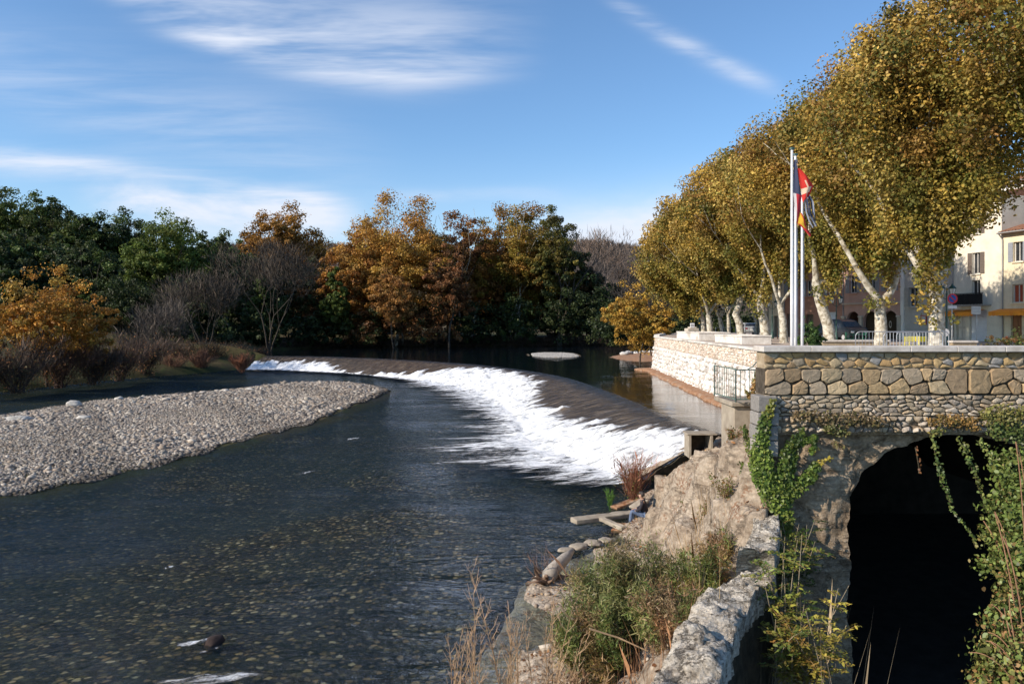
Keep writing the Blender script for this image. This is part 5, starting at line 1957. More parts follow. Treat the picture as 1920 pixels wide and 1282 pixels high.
T = {px: tpx(px) for px in (1440, 1470, 1580, 1690, 1785, 1878, 1925)}
cream, white, beige, pink, yel = (.66, .56, .40), (.72, .66, .54), (.46, .42, .36), (.50, .31, .24), (.74, .64, .46)
wA = T[1878] + 14
hA, QA = house(T[1878] - 14, T[1878], 7.0, 'cream house at the right edge with grey shutters over an orange awning', yel,
               wins=[(12.2, 13.0, 6.1, 7.6, (.30, .32, .36)), (12.2, 13.1, 3.0, 4.4, None), (8.5, 9.4, 6.1, 7.6, (.30, .32, .36)), (8.5, 9.4, 3.0, 4.4, None)], doors=[(9.0, 11.5, 2.5, (.45, .44, .42)), (12.3, 13.2, 2.2, (.25, .12, .06))], roofrise=.7, depth=4)
mb = MB()
mb.add([QA(12.27, 3.07, -.225), QA(13.03, 3.07, -.225), QA(13.03, 4.33, -.225), QA(12.27, 4.33, -.225)], [(0, 1, 2, 3)], (.35, .08, .04))
mb.build('red_curtain', M['paint'], hA)
hB, QB = house(T[1878], T[1785], 10.0, 'tall pale house with two dark windows above a black balcony', white,
               wins=[(1.9, 2.65, 8.6, 10.2, (.16, .13, .11)), (1.9, 2.65, 5.4, 7.1, (.16, .13, .11)), (1.9, 2.7, 3.0, 4.9, None)], doors=[(1.3, 2.9, 2.5, (.66, .67, .70)), (3.3, 4.2, 2.2, (.55, .50, .42))], roofrise=1.0)
mb = MB()      # black balcony
mb.box(QB(2.35, 2.86, .45), (2.9, .9, .10), 0, (.30, .28, .25))
for k in range(22):
    q = QB(.95 + 2.8 * k / 21, 3.35, .86)
    mb.box(q, (.03, .03, .9), 0, (.02, .02, .022))
mb.box(QB(2.35, 3.82, .86), (2.9, .06, .05), 0, (.02, .02, .022))
mb.box(QB(2.35, 3.36, .83), (2.8, .02, .82), 0, (.018, .018, .02))
mb.build('balcony', M['paint'], hB)


def awning(t0, t1, label, z1=1.15, z0=.62, out=1.2, col=(.85, .27, .02)):
    o = FA + FD * t0
    ang = math.atan2(FN.y, FN.x) - math.pi / 2
    r = empty('awning', (o.x, o.y, z1), ang)
    tag(r, label, 'awning', 'orange awnings')
    xdir = Vector((math.cos(ang), math.sin(ang), 0))
    s = 1 if xdir.dot(FD) > 0 else -1
    W = t1 - t0
    mb = MB()
    mb.add([(0, .03, 0), (s * W, .03, 0), (s * W, out, -.22), (0, out, -.22), (0, .03, -.03), (s * W, .03, -.03), (s * W, out, -.25), (0, out, -.25)],
           [(0, 1, 2, 3), (7, 6, 5, 4), (0, 3, 7, 4), (1, 5, 6, 2)], col)
    mb.build('canopy', M['paint'], r)
    mb = MB()
    n = max(6, int(W / .3))
    for k in range(n):
        u0, u1 = W * k / n, W * (k + 1) / n
        mb.add([(s * u0, out + .005, -.22), (s * u1, out + .005, -.22), (s * u1, out + .005, -.50), (s * (u0 + u1) / 2, out + .005, -.56), (s * u0, out + .005, -.50)], [(0, 1, 2, 3, 4)], (.85, .30, .03) if k % 5 else (.80, .25, .03))
    mb.build('valance', M['paint'], r)
    for u in (.15, W - .15):
        mb = MB()
        mb.tube([(s * u, .03, -.6), (s * u, out - .05, -.26)], .02, 6, (.6, .6, .6))
        mb.build('arm', M['paint'], r)


awning(T[1878] - 5, T[1878] + .1, 'long orange awning at the right edge under the cream house')
awning(T[1878] + 1.5, T[1785] - 1.4, 'middle orange awning, behind the rectangular sign back')
awning(T[1785] - 1.1, T[1785] - .0, 'short orange awning next to the double lantern')
hC, QC = house(T[1785], T[1690], 9.2, 'grey-beige house with a white pilaster and a red-framed notice board', beige,
               wins=[(1.2, 2.2, 5.6, 7.3, None), (1.0, 2.4, 2.9, 4.4, None), (3.6, 4.6, 2.9, 4.6, (.45, .42, .36)), (3.6, 4.6, 5.9, 7.6, (.45, .42, .36))], doors=[(.5, 1.7, 2.4, (.05, .05, .06))], roofrise=1.2)
mb = MB()
mb.box(QC(T[1690] - T[1785] - .2, 5.0, .06), (.38, .14, 10.0), 0, (.74, .70, .62))
mb.build('pilaster', M['plaster'], hC)
mb = MB()
mb.box(QC(2.9, 1.75, .05), (.62, .06, .78), 0, (.40, .03, .03))
mb.box(QC(2.9, 1.75, .085), (.48, .02, .62), 0, (.55, .5, .45))
mb.build('notice_board', M['paint'], hC)
wD = T[1580] - T[1690]
hD, QD = house(T[1690], T[1580], 9.0, 'pink house over a stone arcade of round arches', pink,
               wins=[(.9, 1.9, 4.4, 6.1, (.30, .30, .30)), (3.2, 4.2, 4.4, 6.1, (.30, .30, .30)), (5.6, 6.6, 4.4, 6.1, (.30, .30, .30)), (.9, 1.9, 7.4, 8.8, (.3, .3, .3)), (3.2, 4.2, 7.4, 8.8, (.3, .3, .3))],
               arches=[(.4, 2.3, 2.6), (2.9, 4.7, 2.6), (5.2, 7.0, 2.6)], roofrise=1.4)
mb = MB()
for u in (.15, 2.6, 4.95, 7.3):
    if u < wD:
        mb.bbox(QD(u, 1.0, .10), (.42, .22, 2.0), 0, .03, (.50, .42, .32))
        mb.bbox(QD(u, 2.08, .12), (.52, .30, .16), 0, .03, (.56, .48, .38))
mb.box(QD(wD / 2, 3.35, .07), (wD - .02, .14, .14), 0, (.52, .44, .34))
mb.build('arcade_pillars', M['plaster'], hD)
mb = MB()
for k in range(20):
    a0, a1 = 6.283 * k / 20, 6.283 * (k + 1) / 20
    pts = []
    for r_ in (1, .62):
        for a in (a0, a1):
            pts.append(QD(3.8 + .17 * r_ * math.cos(a), 1.35 + .36 * r_ * math.sin(a), -2.30))
    mb.add([pts[0], pts[1], pts[3], pts[2]], [(0, 1, 2, 3)], (.85, .83, .78))
mb.build('oval_sign', M['paint'], hD)
hE, QE = house(T[1580], T[1470], 8.6, 'rust coloured house behind the leaning plane tree', (.36, .20, .14),
               wins=[(1.2, 2.2, 4.3, 6.0, (.26, .30, .32)), (4.5, 5.5, 4.3, 6.0, (.26, .30, .32)), (7.6, 8.6, 4.3, 6.0, (.26, .30, .32))], doors=[(1.0, 2.8, 2.6, (.60, .66, .72)), (4.4, 5.6, 2.4, (.10, .08, .06)), (7.2, 8.8, 2.5, (.12, .1, .09))], roofrise=1.4)
hF, QF = house(T[1470] + .02, T[1440], 7.6, 'narrow pale yellow house between the lantern and the flagpoles', (.66, .60, .45), wins=[(.8, 1.7, 5.2, 6.8, (.35, .36, .36))], doors=[(1.1, 1.9, 2.3, (.14, .12, .10))], roofrise=1.2)
# buildings behind the front row
house(T[1878] - 16, T[1785] + .5, 11.9, 'white upper storey under a tiled roof behind the front houses', (.74, .72, .67), wins=[(10.2, 11, 12.2, 13.0, None)], roofrise=1.5, setback=5.5, depth=8)
house(T[1878] - 12, T[1878] - 1.2, 14.6, 'tall grey stone tower house rising at the right edge of the picture', (.36, .34, .31), roofrise=1.0, setback=9.5, depth=8, name='tower_house')
hx, Qx = house(T[1878] - 14, T[1878] - .05, 9.75, 'shaded wall painted dark between the cream house and the white upper storey', (.035, .032, .032), roofrise=0, setback=4.2, depth=1.2, name='shaded_wall')  # plain wall turned from the sun, its shade put into the colour


# ------------------------------------------------------------------ copies
def kids(o):
    return [c for c in bpy.data.objects if c.parent == o]


def copy_tree(o, parent=None):
    c = o.copy()
    COL.objects.link(c)
    c.parent = parent
    for ch in kids(o):
        copy_tree(ch, c)
    return c


# ------------------------------------------------------------------ double lanterns
def lantern_glass():
    m, q, out = newmat('lantern_glass')
    pri(q, out, (.62, .63, .62), .25, None, .5)


lantern_glass()


def lamp_post():
    r = empty('street_lamp', (0, 0, 0))
    mb = MB()
    mb.lathe((0, 0, 0), [(.17, 0), (.17, .08), (.13, .12), (.11, .5), (.075, .62), (.085, .68), (.05, .75), (.045, 2.0), (.065, 2.03), (.065, 2.09), (.04, 2.12), (.036, 3.1), (.05, 3.13), (.03, 3.18), (.03, 3.42), (.001, 3.52)], 14)
    mb.build('post', M['green_metal'], r, True)
    for s in (-1, 1):
        mb = MB()
        pts = [(0, 0, 2.85), (s * .12, 0, 2.83), (s * .26, 0, 2.93), (s * .36, 0, 3.02)]
        mb.tube(pts, .022, 6)
        arm = mb.build('arm', M['green_metal'], r)
        mb = MB()
        cx_ = s * .38
        for a in range(6):
            t = a * math.pi / 3
            mb.tube([(cx_ + .11 * math.cos(t), .11 * math.sin(t), 3.05), (cx_ + .20 * math.cos(t), .20 * math.sin(t), 3.44)], .010, 4)
        mb.lathe((cx_, 0, 3.0), [(.05, 0), (.12, .04), (.12, .06), (.02, .06)], 6)
        mb.lathe((cx_, 0, 3.42), [(.22, 0), (.23, .03), (.12, .16), (.05, .20), (.06, .24), (.001, .30)], 6)
        cage = mb.build('lantern', M['green_metal'], r)
        mb = MB()
        mb.lathe((cx_, 0, 3.06), [(.10, 0), (.185, .37)], 6)
        mb.build('glass', M['lantern_glass'], cage)
    return r


lamp0 = lamp_post()
for i, (px, Y, t) in enumerate([(1775, 44.5, 'double lantern street lamp beside the round no-parking sign'), (1568, 61.7, 'double lantern street lamp right of the leaning plane tree, left of the arcade'),
                                (1448, 74, 'double lantern street lamp just left of the flagpoles'), (1362, 88, 'double lantern street lamp between the two walled beds'), (1311, 104, 'farthest double lantern street lamp, left of the last trunks')]):
    o = lamp0 if i == 0 else copy_tree(lamp0)
    p = at(px, 600, Y)
    o.location = (p.x, Y, ZP)
    o.rotation_euler.z = .25
    tag(o, t, 'street lamp', 'green double lantern street lamps')


# ------------------------------------------------------------------ flagpoles and flags
def flagpole(px, Y, top, label):
    p = at(px, 600, Y)
    r = empty('flagpole', (p.x, Y, ZP))
    tag(r, label, 'flagpole', 'white flagpoles on the square')
    h = (HY - top) / F * Y - ZP
    mb = MB()
    mb.lathe((0, 0, 0), [(.050, 0), (.046, 2.0), (.034, h - .05), (.034, h)], 14)
    mb.build('pole', M['white_metal'], r, True)
    mb = MB()
    mb.lathe((0, 0, h), [(.05, 0), (.075, .01), (.075, .05), (.03, .07)], 12)
    mb.build('cap', M['green_metal'], r)
    mb = MB()
    mb.lathe((0, 0, 0), [(.16, 0), (.16, .02), (.08, .03), (.08, .22), (.062, .24)], 14)
    mb.build('base', M['steel'], r)
    mb = MB()
    mb.tube([(.075, 0, 1.0), (.06, 0, h - .1)], .005, 4)
    mb.build('halyard', M['white_metal'], r)
    return r


flagpole(1485, 22, 281, 'nearest white flagpole, tallest and leftmost')
flagpole(1491.5, 24, 292, 'middle white flagpole close behind the tallest one')
flagpole(1504, 27, 331, 'farthest white flagpole, its foot hidden by the bush')


def cloth(name, label, Y, left, right, colfn, amp=.05, waves=5.0, strips=False, ns=30, nc=10):
    """a hanging flag between two edge lines given in the plane at distance Y"""
    def interp(P, t):
        k = min(int(t * (len(P) - 1)), len(P) - 2)
        e = t * (len(P) - 1) - k
        return at(lerp(P[k][0], P[k + 1][0], e), lerp(P[k][1], P[k + 1][1], e), Y)
    mb = MB()
    vs = []
    for i in range(ns + 1):
        t = i / ns
        a, b = interp(left, t), interp(right, t)
        for j in range(nc + 1):
            s = j / nc
            p = a.lerp(b, s)
            p.y += -.05 + amp * math.sin(s * waves + t * 4) * (.3 + s)
            vs.append(p)
    fs, cs = [], []
    for i in range(ns):
        for j in range(nc):
            if strips and j % 3 == 2 and i > 3: continue
            k = i * (nc + 1) + j
            fs.append((k, k + 1, k + nc + 2, k + nc + 1))
            cs.append(colfn(j / nc, i / ns))
    mb.v = [tuple(v) for v in vs]
    mb.f = fs
    mb.c = cs
    o = mb.build(name, M['flag'], None, True)
    tag(o, label, 'flag')


m_leaf('flag', .35, .8, .1)
cloth('flag', 'blue, white and red flag hanging limp along the nearest pole', 21.95, [(1487.5, 300), (1487, 330), (1486.5, 362), (1489, 390), (1491, 415)], [(1490, 301), (1497, 345), (1503, 368), (1501, 392), (1495, 420)],
      lambda s, t: (.07, .08, .14) if t < .50 else ((.70, .66, .66) if (s < .30) else (.55, .05, .07)), .05)
cloth('flag', 'red pennant with a pale cross blown out to the right', 23.9, [(1493, 315), (1497, 335), (1501, 355), (1503, 376), (1504, 380)], [(1497, 318), (1514, 330), (1527, 348), (1518, 366), (1507, 376)],
      lambda s, t: (.80, .62, .45) if (abs(s - .42) < .07 and .3 < t < .85) or (abs(t - .55) < .06 and s < .75) else (.68, .055, .045), .09, 6)
cloth('flag', 'torn red and yellow striped flag drooping below the others', 23.85, [(1498, 400), (1495, 408), (1492.5, 418), (1500, 424), (1517, 444)], [(1500, 400), (1507, 412), (1512, 424), (1519, 436), (1521, 440)],
      lambda s, t: (.62, .05, .05) if (s < .3 and t > .5) or s > .62 or t > .7 else (.70, .42, .05), .06, 5)
cloth('flag', 'shredded dark blue flag in hanging strips on the farthest pole', 26.9, [(1506, 366), (1508, 380), (1510, 398), (1515, 415), (1522, 428)], [(1518, 364), (1523, 380), (1523, 398), (1526, 412), (1530, 424)],
      lambda s, t: (.05, .065, .12) if (int(s * 10) % 3) else (.30, .34, .42), .10, 9, True, 34, 14)


# ------------------------------------------------------------------ crowd barriers
def barrier(x, y, rz, label):
    r = empty('crowd_barrier', (x, y, ZP), rz)
    tag(r, label, 'barrier', 'steel crowd barriers')
    w, h = 2.3, 1.08
    mb = MB()
    pts = [(-w / 2, 0, .18)]
    for k in range(7):
        a = math.pi - k * math.pi / 12
        pts.append((-w / 2 + .2 + .2 * math.cos(a), 0, h - .2 + .2 * math.sin(a)))
    for k in range(7):
        a = math.pi / 2 - k * math.pi / 12
        pts.append((w / 2 - .2 + .2 * math.cos(a), 0, h - .2 + .2 * math.sin(a)))
    pts += [(w / 2, 0, .18), (-w / 2, 0, .18)]
    mb.tube(pts, .019, 7)
    mb.build('frame', M['steel'], r, True)
    mb = MB()
    for k in range(17):
        xx = -w / 2 + w * (k + 1) / 18
        mb.tube([(xx, 0, .18), (xx, 0, h - .01)], .0085, 5)
    mb.build('bars', M['steel'], r)
    for s in (-1, 1):
        mb = MB()
        mb.tube([(s * w * .36, -.28, .01), (s * w * .36, -.22, .06), (s * w * .36, 0, .18), (s * w * .36, .22, .06), (s * w * .36, .28, .01)], .015, 6)
        mb.build('foot', M['steel'], r)


barrier(at(1712, 600, 30).x, 30.0, 0.02, 'front crowd barrier before the yellow chairs')
barrier(at(1662, 600, 31.5).x, 31.5, -.35, 'crowd barrier standing behind the left end of the front one')
barrier(at(1735, 600, 32.0).x, 32.2, .10, 'second crowd barrier stacked close behind the front one')


# ------------------------------------------------------------------ chairs, tables
def chair(x, y, rz, col, label, group):
    r = empty('chair', (x, y, ZP), rz)
    tag(r, label, 'chair', group)
    mb = MB(); mb.bbox((0, 0, .45), (.42, .42, .035), 0, .01, col); mb.build('seat', M['paint'], r)
    mb = MB(); mb.bbox((0, .20, .74), (.40, .03, .22), 0, .01, col)
    mb.tube([(-.19, .2, .45), (-.19, .21, .86)], .014, 5, col); mb.tube([(.19, .2, .45), (.19, .21, .86)], .014, 5, col)
    mb.build('backrest', M['paint'], r)
    for a in (-1, 1):
        for b in (-1, 1):
            mb = MB(); mb.tube([(a * .18, b * .18, .44), (a * .21, b * .22, 0)], .013, 5, col); mb.build('leg', M['paint'], r)


yc = (.72, .60, .03)
for k, (px, Y, rz, t) in enumerate([(1699, 33.6, .1, 'left one of the yellow café chairs behind the barrier'), (1711, 33.9, -.2, 'middle yellow café chair behind the barrier'), (1723, 33.5, .3, 'right one of the yellow café chairs behind the barrier')]):
    chair(at(px, 600, Y).x, Y, rz + math.pi, yc, t, 'yellow chairs')
gc = (.05, .22, .12)
for k, (px, Y, rz, t) in enumerate([(1593, 50, 1.4, 'green café chair left of the green table'), (1616, 50.3, -1.5, 'green café chair right of the green table')]):
    chair(at(px, 600, Y).x, Y, rz, gc, t, 'green chairs')
r = empty('cafe_table', (at(1605, 600, 50).x, 50, ZP))
tag(r, 'green café table in front of the arcade', 'table')
mb = MB(); mb.bbox((0, 0, .73), (.75, .7, .03), 0, .01, gc); mb.build('table_top', M['paint'], r)
for a in (-1, 1):
    for b in (-1, 1):
        mb = MB(); mb.tube([(a * .30, b * .28, .72), (a * .34, b * .32, 0)], .015, 5, gc); mb.build('leg', M['paint'], r)


# ------------------------------------------------------------------ signs
def post_sign(name, px, Y, topy, label, build, rz=0.0, pr=.028, col=(.45, .46, .47)):
    p = at(px, topy, Y)
    r = empty(name, (p.x, Y, ZP), rz)
    tag(r, label, 'sign')
    mb = MB(); mb.tube([(0, 0, 0), (0, 0, p.z - ZP)], pr, 8, col); mb.build('post', M['paint'], r, True)
    build(r, p.z - ZP)
    return r


def disc(mb, c, r0, r1, col, y, n=24):
    vs, fs = [], []
    for k in range(n):
        a = 6.2832 * k / n
        for rr in (r0, r1):
            vs.append((c[0] + rr * math.cos(a), y, c[1] + rr * math.sin(a)))
    for k in range(n):
        a, b = 2 * k, 2 * ((k + 1) % n)
        fs.append((a, a + 1, b + 1, b))
    mb.add(vs, fs, col)


def no_parking(r, h):
    mb = MB()
    z = h - .3
    mb.tube([(0, -.03, z), (0, -.045, z)], .29, 24, (.5, .5, .5))
    disc(mb, (0, z), 0, .21, (.03, .10, .38), -.049)
    disc(mb, (0, z), .21, .29, (.55, .04, .05), -.051)
    w = .025
    mb.add([(-.16 - w, -.054, z + .16 - w), (-.16 + w, -.054, z + .16 + w), (.16 + w, -.054, z - .16 + w), (.16 - w, -.054, z - .16 - w)], [(0, 1, 2, 3)], (.55, .04, .05))
    mb.build('round_panel', M['paint'], r)
    mb = MB()
    mb.bbox((0, -.04, z - .48), (.5, .02, .16), 0, .004, (.70, .70, .72))
    mb.build('plate', M['paint'], r)


post_sign('road_sign', 1785, 43.8, 550, 'round blue and red no-parking sign beside the nearest lantern', no_parking)


def back_panel(r, h):
    mb = MB(); mb.bbox((-.05, -.04, h - .24), (.56, .03, .48), 0, .03, (.60, .58, .55)); mb.build('panel', M['paint'], r)
    mb = MB(); mb.box((-.05, -.065, h - .14), (.5, .02, .04), 0, (.45, .45, .45)); mb.box((-.05, -.065, h - .34), (.5, .02, .04), 0, (.45, .45, .45)); mb.build('bracket', M['paint'], r)


post_sign('road_sign', 1831, 46, 574, 'grey rectangular sign seen from the back, before the orange awning', back_panel)


def round_back(r, h):
    mb = MB(); mb.tube([(0, -.03, h - .2), (0, -.05, h - .2)], .20, 22, (.50, .50, .52)); mb.build('round_panel', M['paint'], r)


post_sign('road_sign', 1772, 40, 616, 'small round grey sign on a short white post by the barriers', round_back, 0, .03, (.75, .75, .77))


def info_panel(r, h):
    mb = MB(); mb.bbox((0, -.03, h - .2), (.42, .02, .42), 0, .01, (.82, .82, .82)); mb.box((0, -.045, h - .2), (.30, .006, .26), 0, (.35, .36, .38)); mb.build('panel', M['paint'], r)


post_sign('notice_sign', 1298, 74.5, 606, 'small white notice on a thin post in front of the stone block', info_panel, 0, .02, (.3, .3, .3))
# traffic light
r = empty('traffic_light', (at(1421, 600, 88).x, 88, ZP))
tag(r, 'small traffic light showing red among the back row trunks', 'traffic light')
mb = MB(); mb.tube([(0, 0, 0), (0, 0, 2.3)], .05, 8, (.05, .06, .05)); mb.build('post', M['paint'], r)
mb = MB(); mb.bbox((0, 0, 2.55), (.26, .2, .72), 0, .03, (.02, .02, .02)); hs = mb.build('housing', M['paint'], r)
m, q, out = newmat('red_lamp')
e_ = q.n('ShaderNodeEmission'); e_.inputs[0].default_value = (1, .02, .05, 1); e_.inputs[1].default_value = 3
q.nt.links.new(e_.outputs[0], out.inputs[0])
mb = MB(); mb.tube([(0, -.10, 2.76), (0, -.12, 2.76)], .10, 14); mb.build('red_lamp', M['red_lamp'], hs)


# ------------------------------------------------------------------ walled beds, low walls, stone block
def walled_bed(px0, px1, Y, topz, dep, label):
    x0, x1 = at(px0, 600, Y).x, at(px1, 600, Y).x
    r = empty('walled_bed', ((x0 + x1) / 2, Y, ZP))
    tag(r, label, 'planter', 'walled tree beds of the terrace')
    w, h = x1 - x0, topz - ZP
    mb = MB()
    for c, s in (((0, .15, h / 2 - .05), (w, .3, h - .1)), ((0, dep - .15, h / 2 - .05), (w, .3, h - .1)), ((-w / 2 + .15, dep / 2, h / 2 - .05), (.3, dep - .6, h - .1)), ((w / 2 - .15, dep / 2, h / 2 - .05), (.3, dep - .6, h - .1))):
        mb.box(c, s)
    mb.build('wall', M['coping_pale'], r)
    mb = MB()
    for c, s in (((0, .15, h - .05), (w + .08, .4, .1)), ((0, dep - .15, h - .05), (w + .08, .4, .1)), ((-w / 2 + .15, dep / 2, h - .05), (.4, dep - .7, .1)), ((w / 2 - .15, dep / 2, h - .05), (.4, dep - .7, .1))):
        mb.bbox(c, s, 0, .015)
    mb.build('coping', M['coping_pale'], r)
    mb = MB(); mb.box((0, dep / 2, h * .35), (w - .6, dep - .6, h * .7)); mb.build('soil', M['dead_leaves'], r)


walled_bed(1391, 1446, 53, -.79, 7.0, 'near walled bed of white stone left of the flagpoles')
walled_bed(1311, 1369, 66, -.72, 9.0, 'far walled bed of white stone at the end of the terrace')


def low_wall(px0, px1, Y, topz, label):
    x0, x1 = at(px0, 600, Y).x, at(px1, 600, Y).x
    r = empty('low_wall', ((x0 + x1) / 2, Y, ZP))
    tag(r, label, 'low wall')
    mb = MB(); mb.box((0, 0, (topz - ZP - .12) / 2), (x1 - x0, .34, topz - ZP - .12)); mb.build('wall', M['mortar'], r)
    mb = MB(); mb.bbox((0, 0, topz - ZP - .06), (x1 - x0 + .1, .5, .12), 0, .015); mb.build('coping', M['coping'], r)


low_wall(1541, 1665, 45, -.93, 'long low wall with light coping behind the bush and barriers')
low_wall(1783, 1828, 43, -.93, 'short low wall with light coping under the orange awning')
p = at(1297, 620, 76)
r = empty('stone_block', (p.x, 76, ZP))
tag(r, 'squat stone block with a flat cap at the far end of the terrace', 'stone block')
mb = MB(); mb.bbox((0, 0, .48), (1.15, 1.1, .96), .1, .05, (.50, .44, .36)); mb.build('block', M['stone'], r)
mb = MB(); mb.bbox((0.05, 0, 1.03), (.7, .75, .14), .1, .04, (.56, .50, .42)); mb.build('cap', M['stone'], r)
r = empty('clay_pot', (at(1297, 620, 72.5).x, 72.5, ZP))
tag(r, 'brown clay pot standing before the stone block', 'pot')
mb = MB(); mb.lathe((0, 0, 0), [(.13, 0), (.20, .2), (.21, .42), (.17, .52), (.2, .56), (.18, .56), (.12, .3)], 16, (.28, .17, .11)); mb.build('pot', M['stone'], r, True)


# ------------------------------------------------------------------ parked cars
def car(x, y, rz, col, label, van=False):
    r = empty('parked_car', (x, y, ZP), rz)
    tag(r, label, 'car')
    import bmesh
    W_, L_ = 1.74, 4.1
    prof = [(-2.05, .35), (-2.05, .75), (-1.95, .95), (-1.1, 1.02), (-.55, 1.42), (.1, 1.50), (1.1, 1.46), (1.75, 1.02), (2.0, .95), (2.05, .6), (2.0, .35)]
    if van: prof = [(-2.05, .35), (-2.05, .8), (-1.9, 1.02), (-1.35, 1.1), (-.8, 1.62), (-.2, 1.74), (1.6, 1.74), (1.95, 1.2), (2.02, 1.0), (2.05, .6), (2.0, .35)]
    mb = MB()
    n = len(prof)
    vs = []
    for (yy_, z) in prof:
        k = 1.0 if z < 1.0 else 1 - (z - 1.0) * .30
        vs += [(-W_ / 2 * k, yy_, z), (W_ / 2 * k, yy_, z)]
    fs = [(2 * i, 2 * i + 1, 2 * i + 3, 2 * i + 2) for i in range(n - 1)]
    fs += [(2 * n - 2, 2 * n - 1, 1, 0), tuple(2 * i for i in range(n))[::-1], tuple(2 * i + 1 for i in range(n))]
    mb.add(vs, fs, col)
    o = mb.build('body', M['car_paint'], r)
    bv = o.modifiers.new('soft', 'BEVEL'); bv.width = .05; bv.segments = 2
    for e in (0, 1):        # windscreen, rear window
        a, b = ((prof[3], prof[4]) if e == 0 else (prof[7], prof[6]))
        mb = MB()
        q_ = []
        for (yy_, z), t in ((a, .08), (b, .1)):
            q_.append((yy_, z))
        (y0, z0), (y1, z1) = q_
        y0_, z0_ = lerp(y0, y1, .1), lerp(z0, z1, .1)
        y1_, z1_ = lerp(y0, y1, .9), lerp(z0, z1, .9)
        off_ = .012 * (-1 if e == 0 else 1)
        k0, k1 = 1 - (z0_ - 1.0) * .30, 1 - (z1_ - 1.0) * .30
        mb.add([(-W_ / 2 * k0 + .1, y0_ + off_, z0_ + .012), (W_ / 2 * k0 - .1, y0_ + off_, z0_ + .012), (W_ / 2 * k1 - .1, y1_ + off_, z1_ + .012), (-W_ / 2 * k1 + .1, y1_ + off_, z1_ + .012)], [(0, 1, 2, 3)])
        mb.build('windscreen' if e == 0 else 'rear_window', M['glass_dark'], r)
    for s in (-1, 1):
        mb = MB()
        k0, k1 = 1 - .06 * .30, 1 - .38 * .30
        mb.add([(s * (W_ / 2 * k0 + .008), -.85, 1.06), (s * (W_ / 2 * k0 + .008), 1.5, 1.06), (s * (W_ / 2 * k1 + .008), 1.05, 1.38), (s * (W_ / 2 * k1 + .008), -.5, 1.38)], [(0, 1, 2, 3)])
        mb.build('side_window', M['glass_dark'], r)
        for yy_ in (-1.3, 1.3):
            mb = MB(); mb.tube([(s * .70, yy_, .31), (s * .90, yy_, .31)], .31, 18, (.02, .02, .02)); wh = mb.build('wheel', M['paint'], r)
            mb = MB(); mb.tube([(s * .90, yy_, .31), (s * .91, yy_, .31)], .19, 14, (.4, .4, .42)); mb.build('rim', M['paint'], wh)
        mb = MB(); mb.bbox((s * .62, -2.06, .74), (.34, .04, .15), 0, .01, (.75, .75, .72)); mb.build('headlight', M['paint'], r)
        mb = MB(); mb.bbox((s * .70, 2.05, .82), (.22, .04, .2), 0, .01, (.30, .02, .02)); mb.build('tail_light', M['paint'], r)
    mb = MB(); mb.bbox((0, 2.06, .62), (.52, .02, .11), 0, .004, (.7, .7, .7)); mb.build('plate', M['paint'], r)
    return r


m_col('car_paint', rough=.3, nscale=2, namt=.04, bump=0, spec=.6)
car(at(1584, 600, 64).x, 64.5, .25, (.025, .028, .035), 'black parked car beside the double lantern, before the arcade', True)
car(at(1404, 600, 100).x, 100, math.pi - .1, (.42, .44, .46), 'silver car parked far off behind the crooked plane tree')

# low railing at the back, thin posts
p0, p1 = at(1342, 600, 91), at(1430, 600, 91)
r = empty('park_railing', (p0.x, 91, ZP)); tag(r, 'low grey metal railing running between the back row trunks', 'railing')
mb = MB()
for z in (.35, .95):
    mb.tube([(0, 0, z), (p1.x - p0.x, 0, z)], .025, 5)
mb.build('rail', M['steel'], r)
mb = MB()
for k in range(8):
    xx = (p1.x - p0.x) * k / 7
    mb.tube([(xx, 0, 0), (xx, 0, .95)], .03, 5)
mb.build('post', M['steel'], r)
for px, t in ((1458, 'thin brown bollard left of the flagpoles, nearer the lantern'), (1470, 'thin brown bollard right beside the flagpoles')):
    mb = MB(); mb.lathe((0, 0, 0), [(.045, 0), (.04, .9), (.06, .93), (.06, 1.0), (.001, 1.05)], 10, (.20, .12, .08))
    o = mb.build('bollard', M['paint'], None, True); o.location = (at(px, 600, 72).x, 72, ZP); tag(o, t, 'bollard', 'thin bollards on the square')

# ------------------------------------------------------------------ pier, railing and sluice by the wall corner
r = empty('concrete_pier', (6.7, 22.3, -5.0)); tag(r, 'tan concrete pier carrying a platform beside the quay corner', 'pier')
mb = MB(); mb.bbox((.06, .1, 1.3), (1.05, 1.3, 2.75), 0, .03); mb.build('shaft', M['concrete'], r)
mb = MB(); mb.bbox((.20, .3, 2.74), (1.5, 1.9, .13), 0, .02); mb.build('platform', M['concrete'], r)
r = empty('green_railing', (6.2, 21.5, -2.2)); tag(r, 'green iron railing round the platform at the wall corner', 'railing')


def rail_panel(a, b, h, n, name='panel'):
    mb = MB()
    a, b = Vector(a), Vector(b)
    for z in (.08, h):
        mb.tube([a + Vector((0, 0, z)), b + Vector((0, 0, z))], .018, 6)
    for k in range(n + 1):
        p = a.lerp(b, k / n)
        mb.tube([p + Vector((0, 0, .0 if k in (0, n) else .08)), p + Vector((0, 0, h))], .022 if k in (0, n) else .010, 5)
    mb.build(name, M['railing_green'], r)


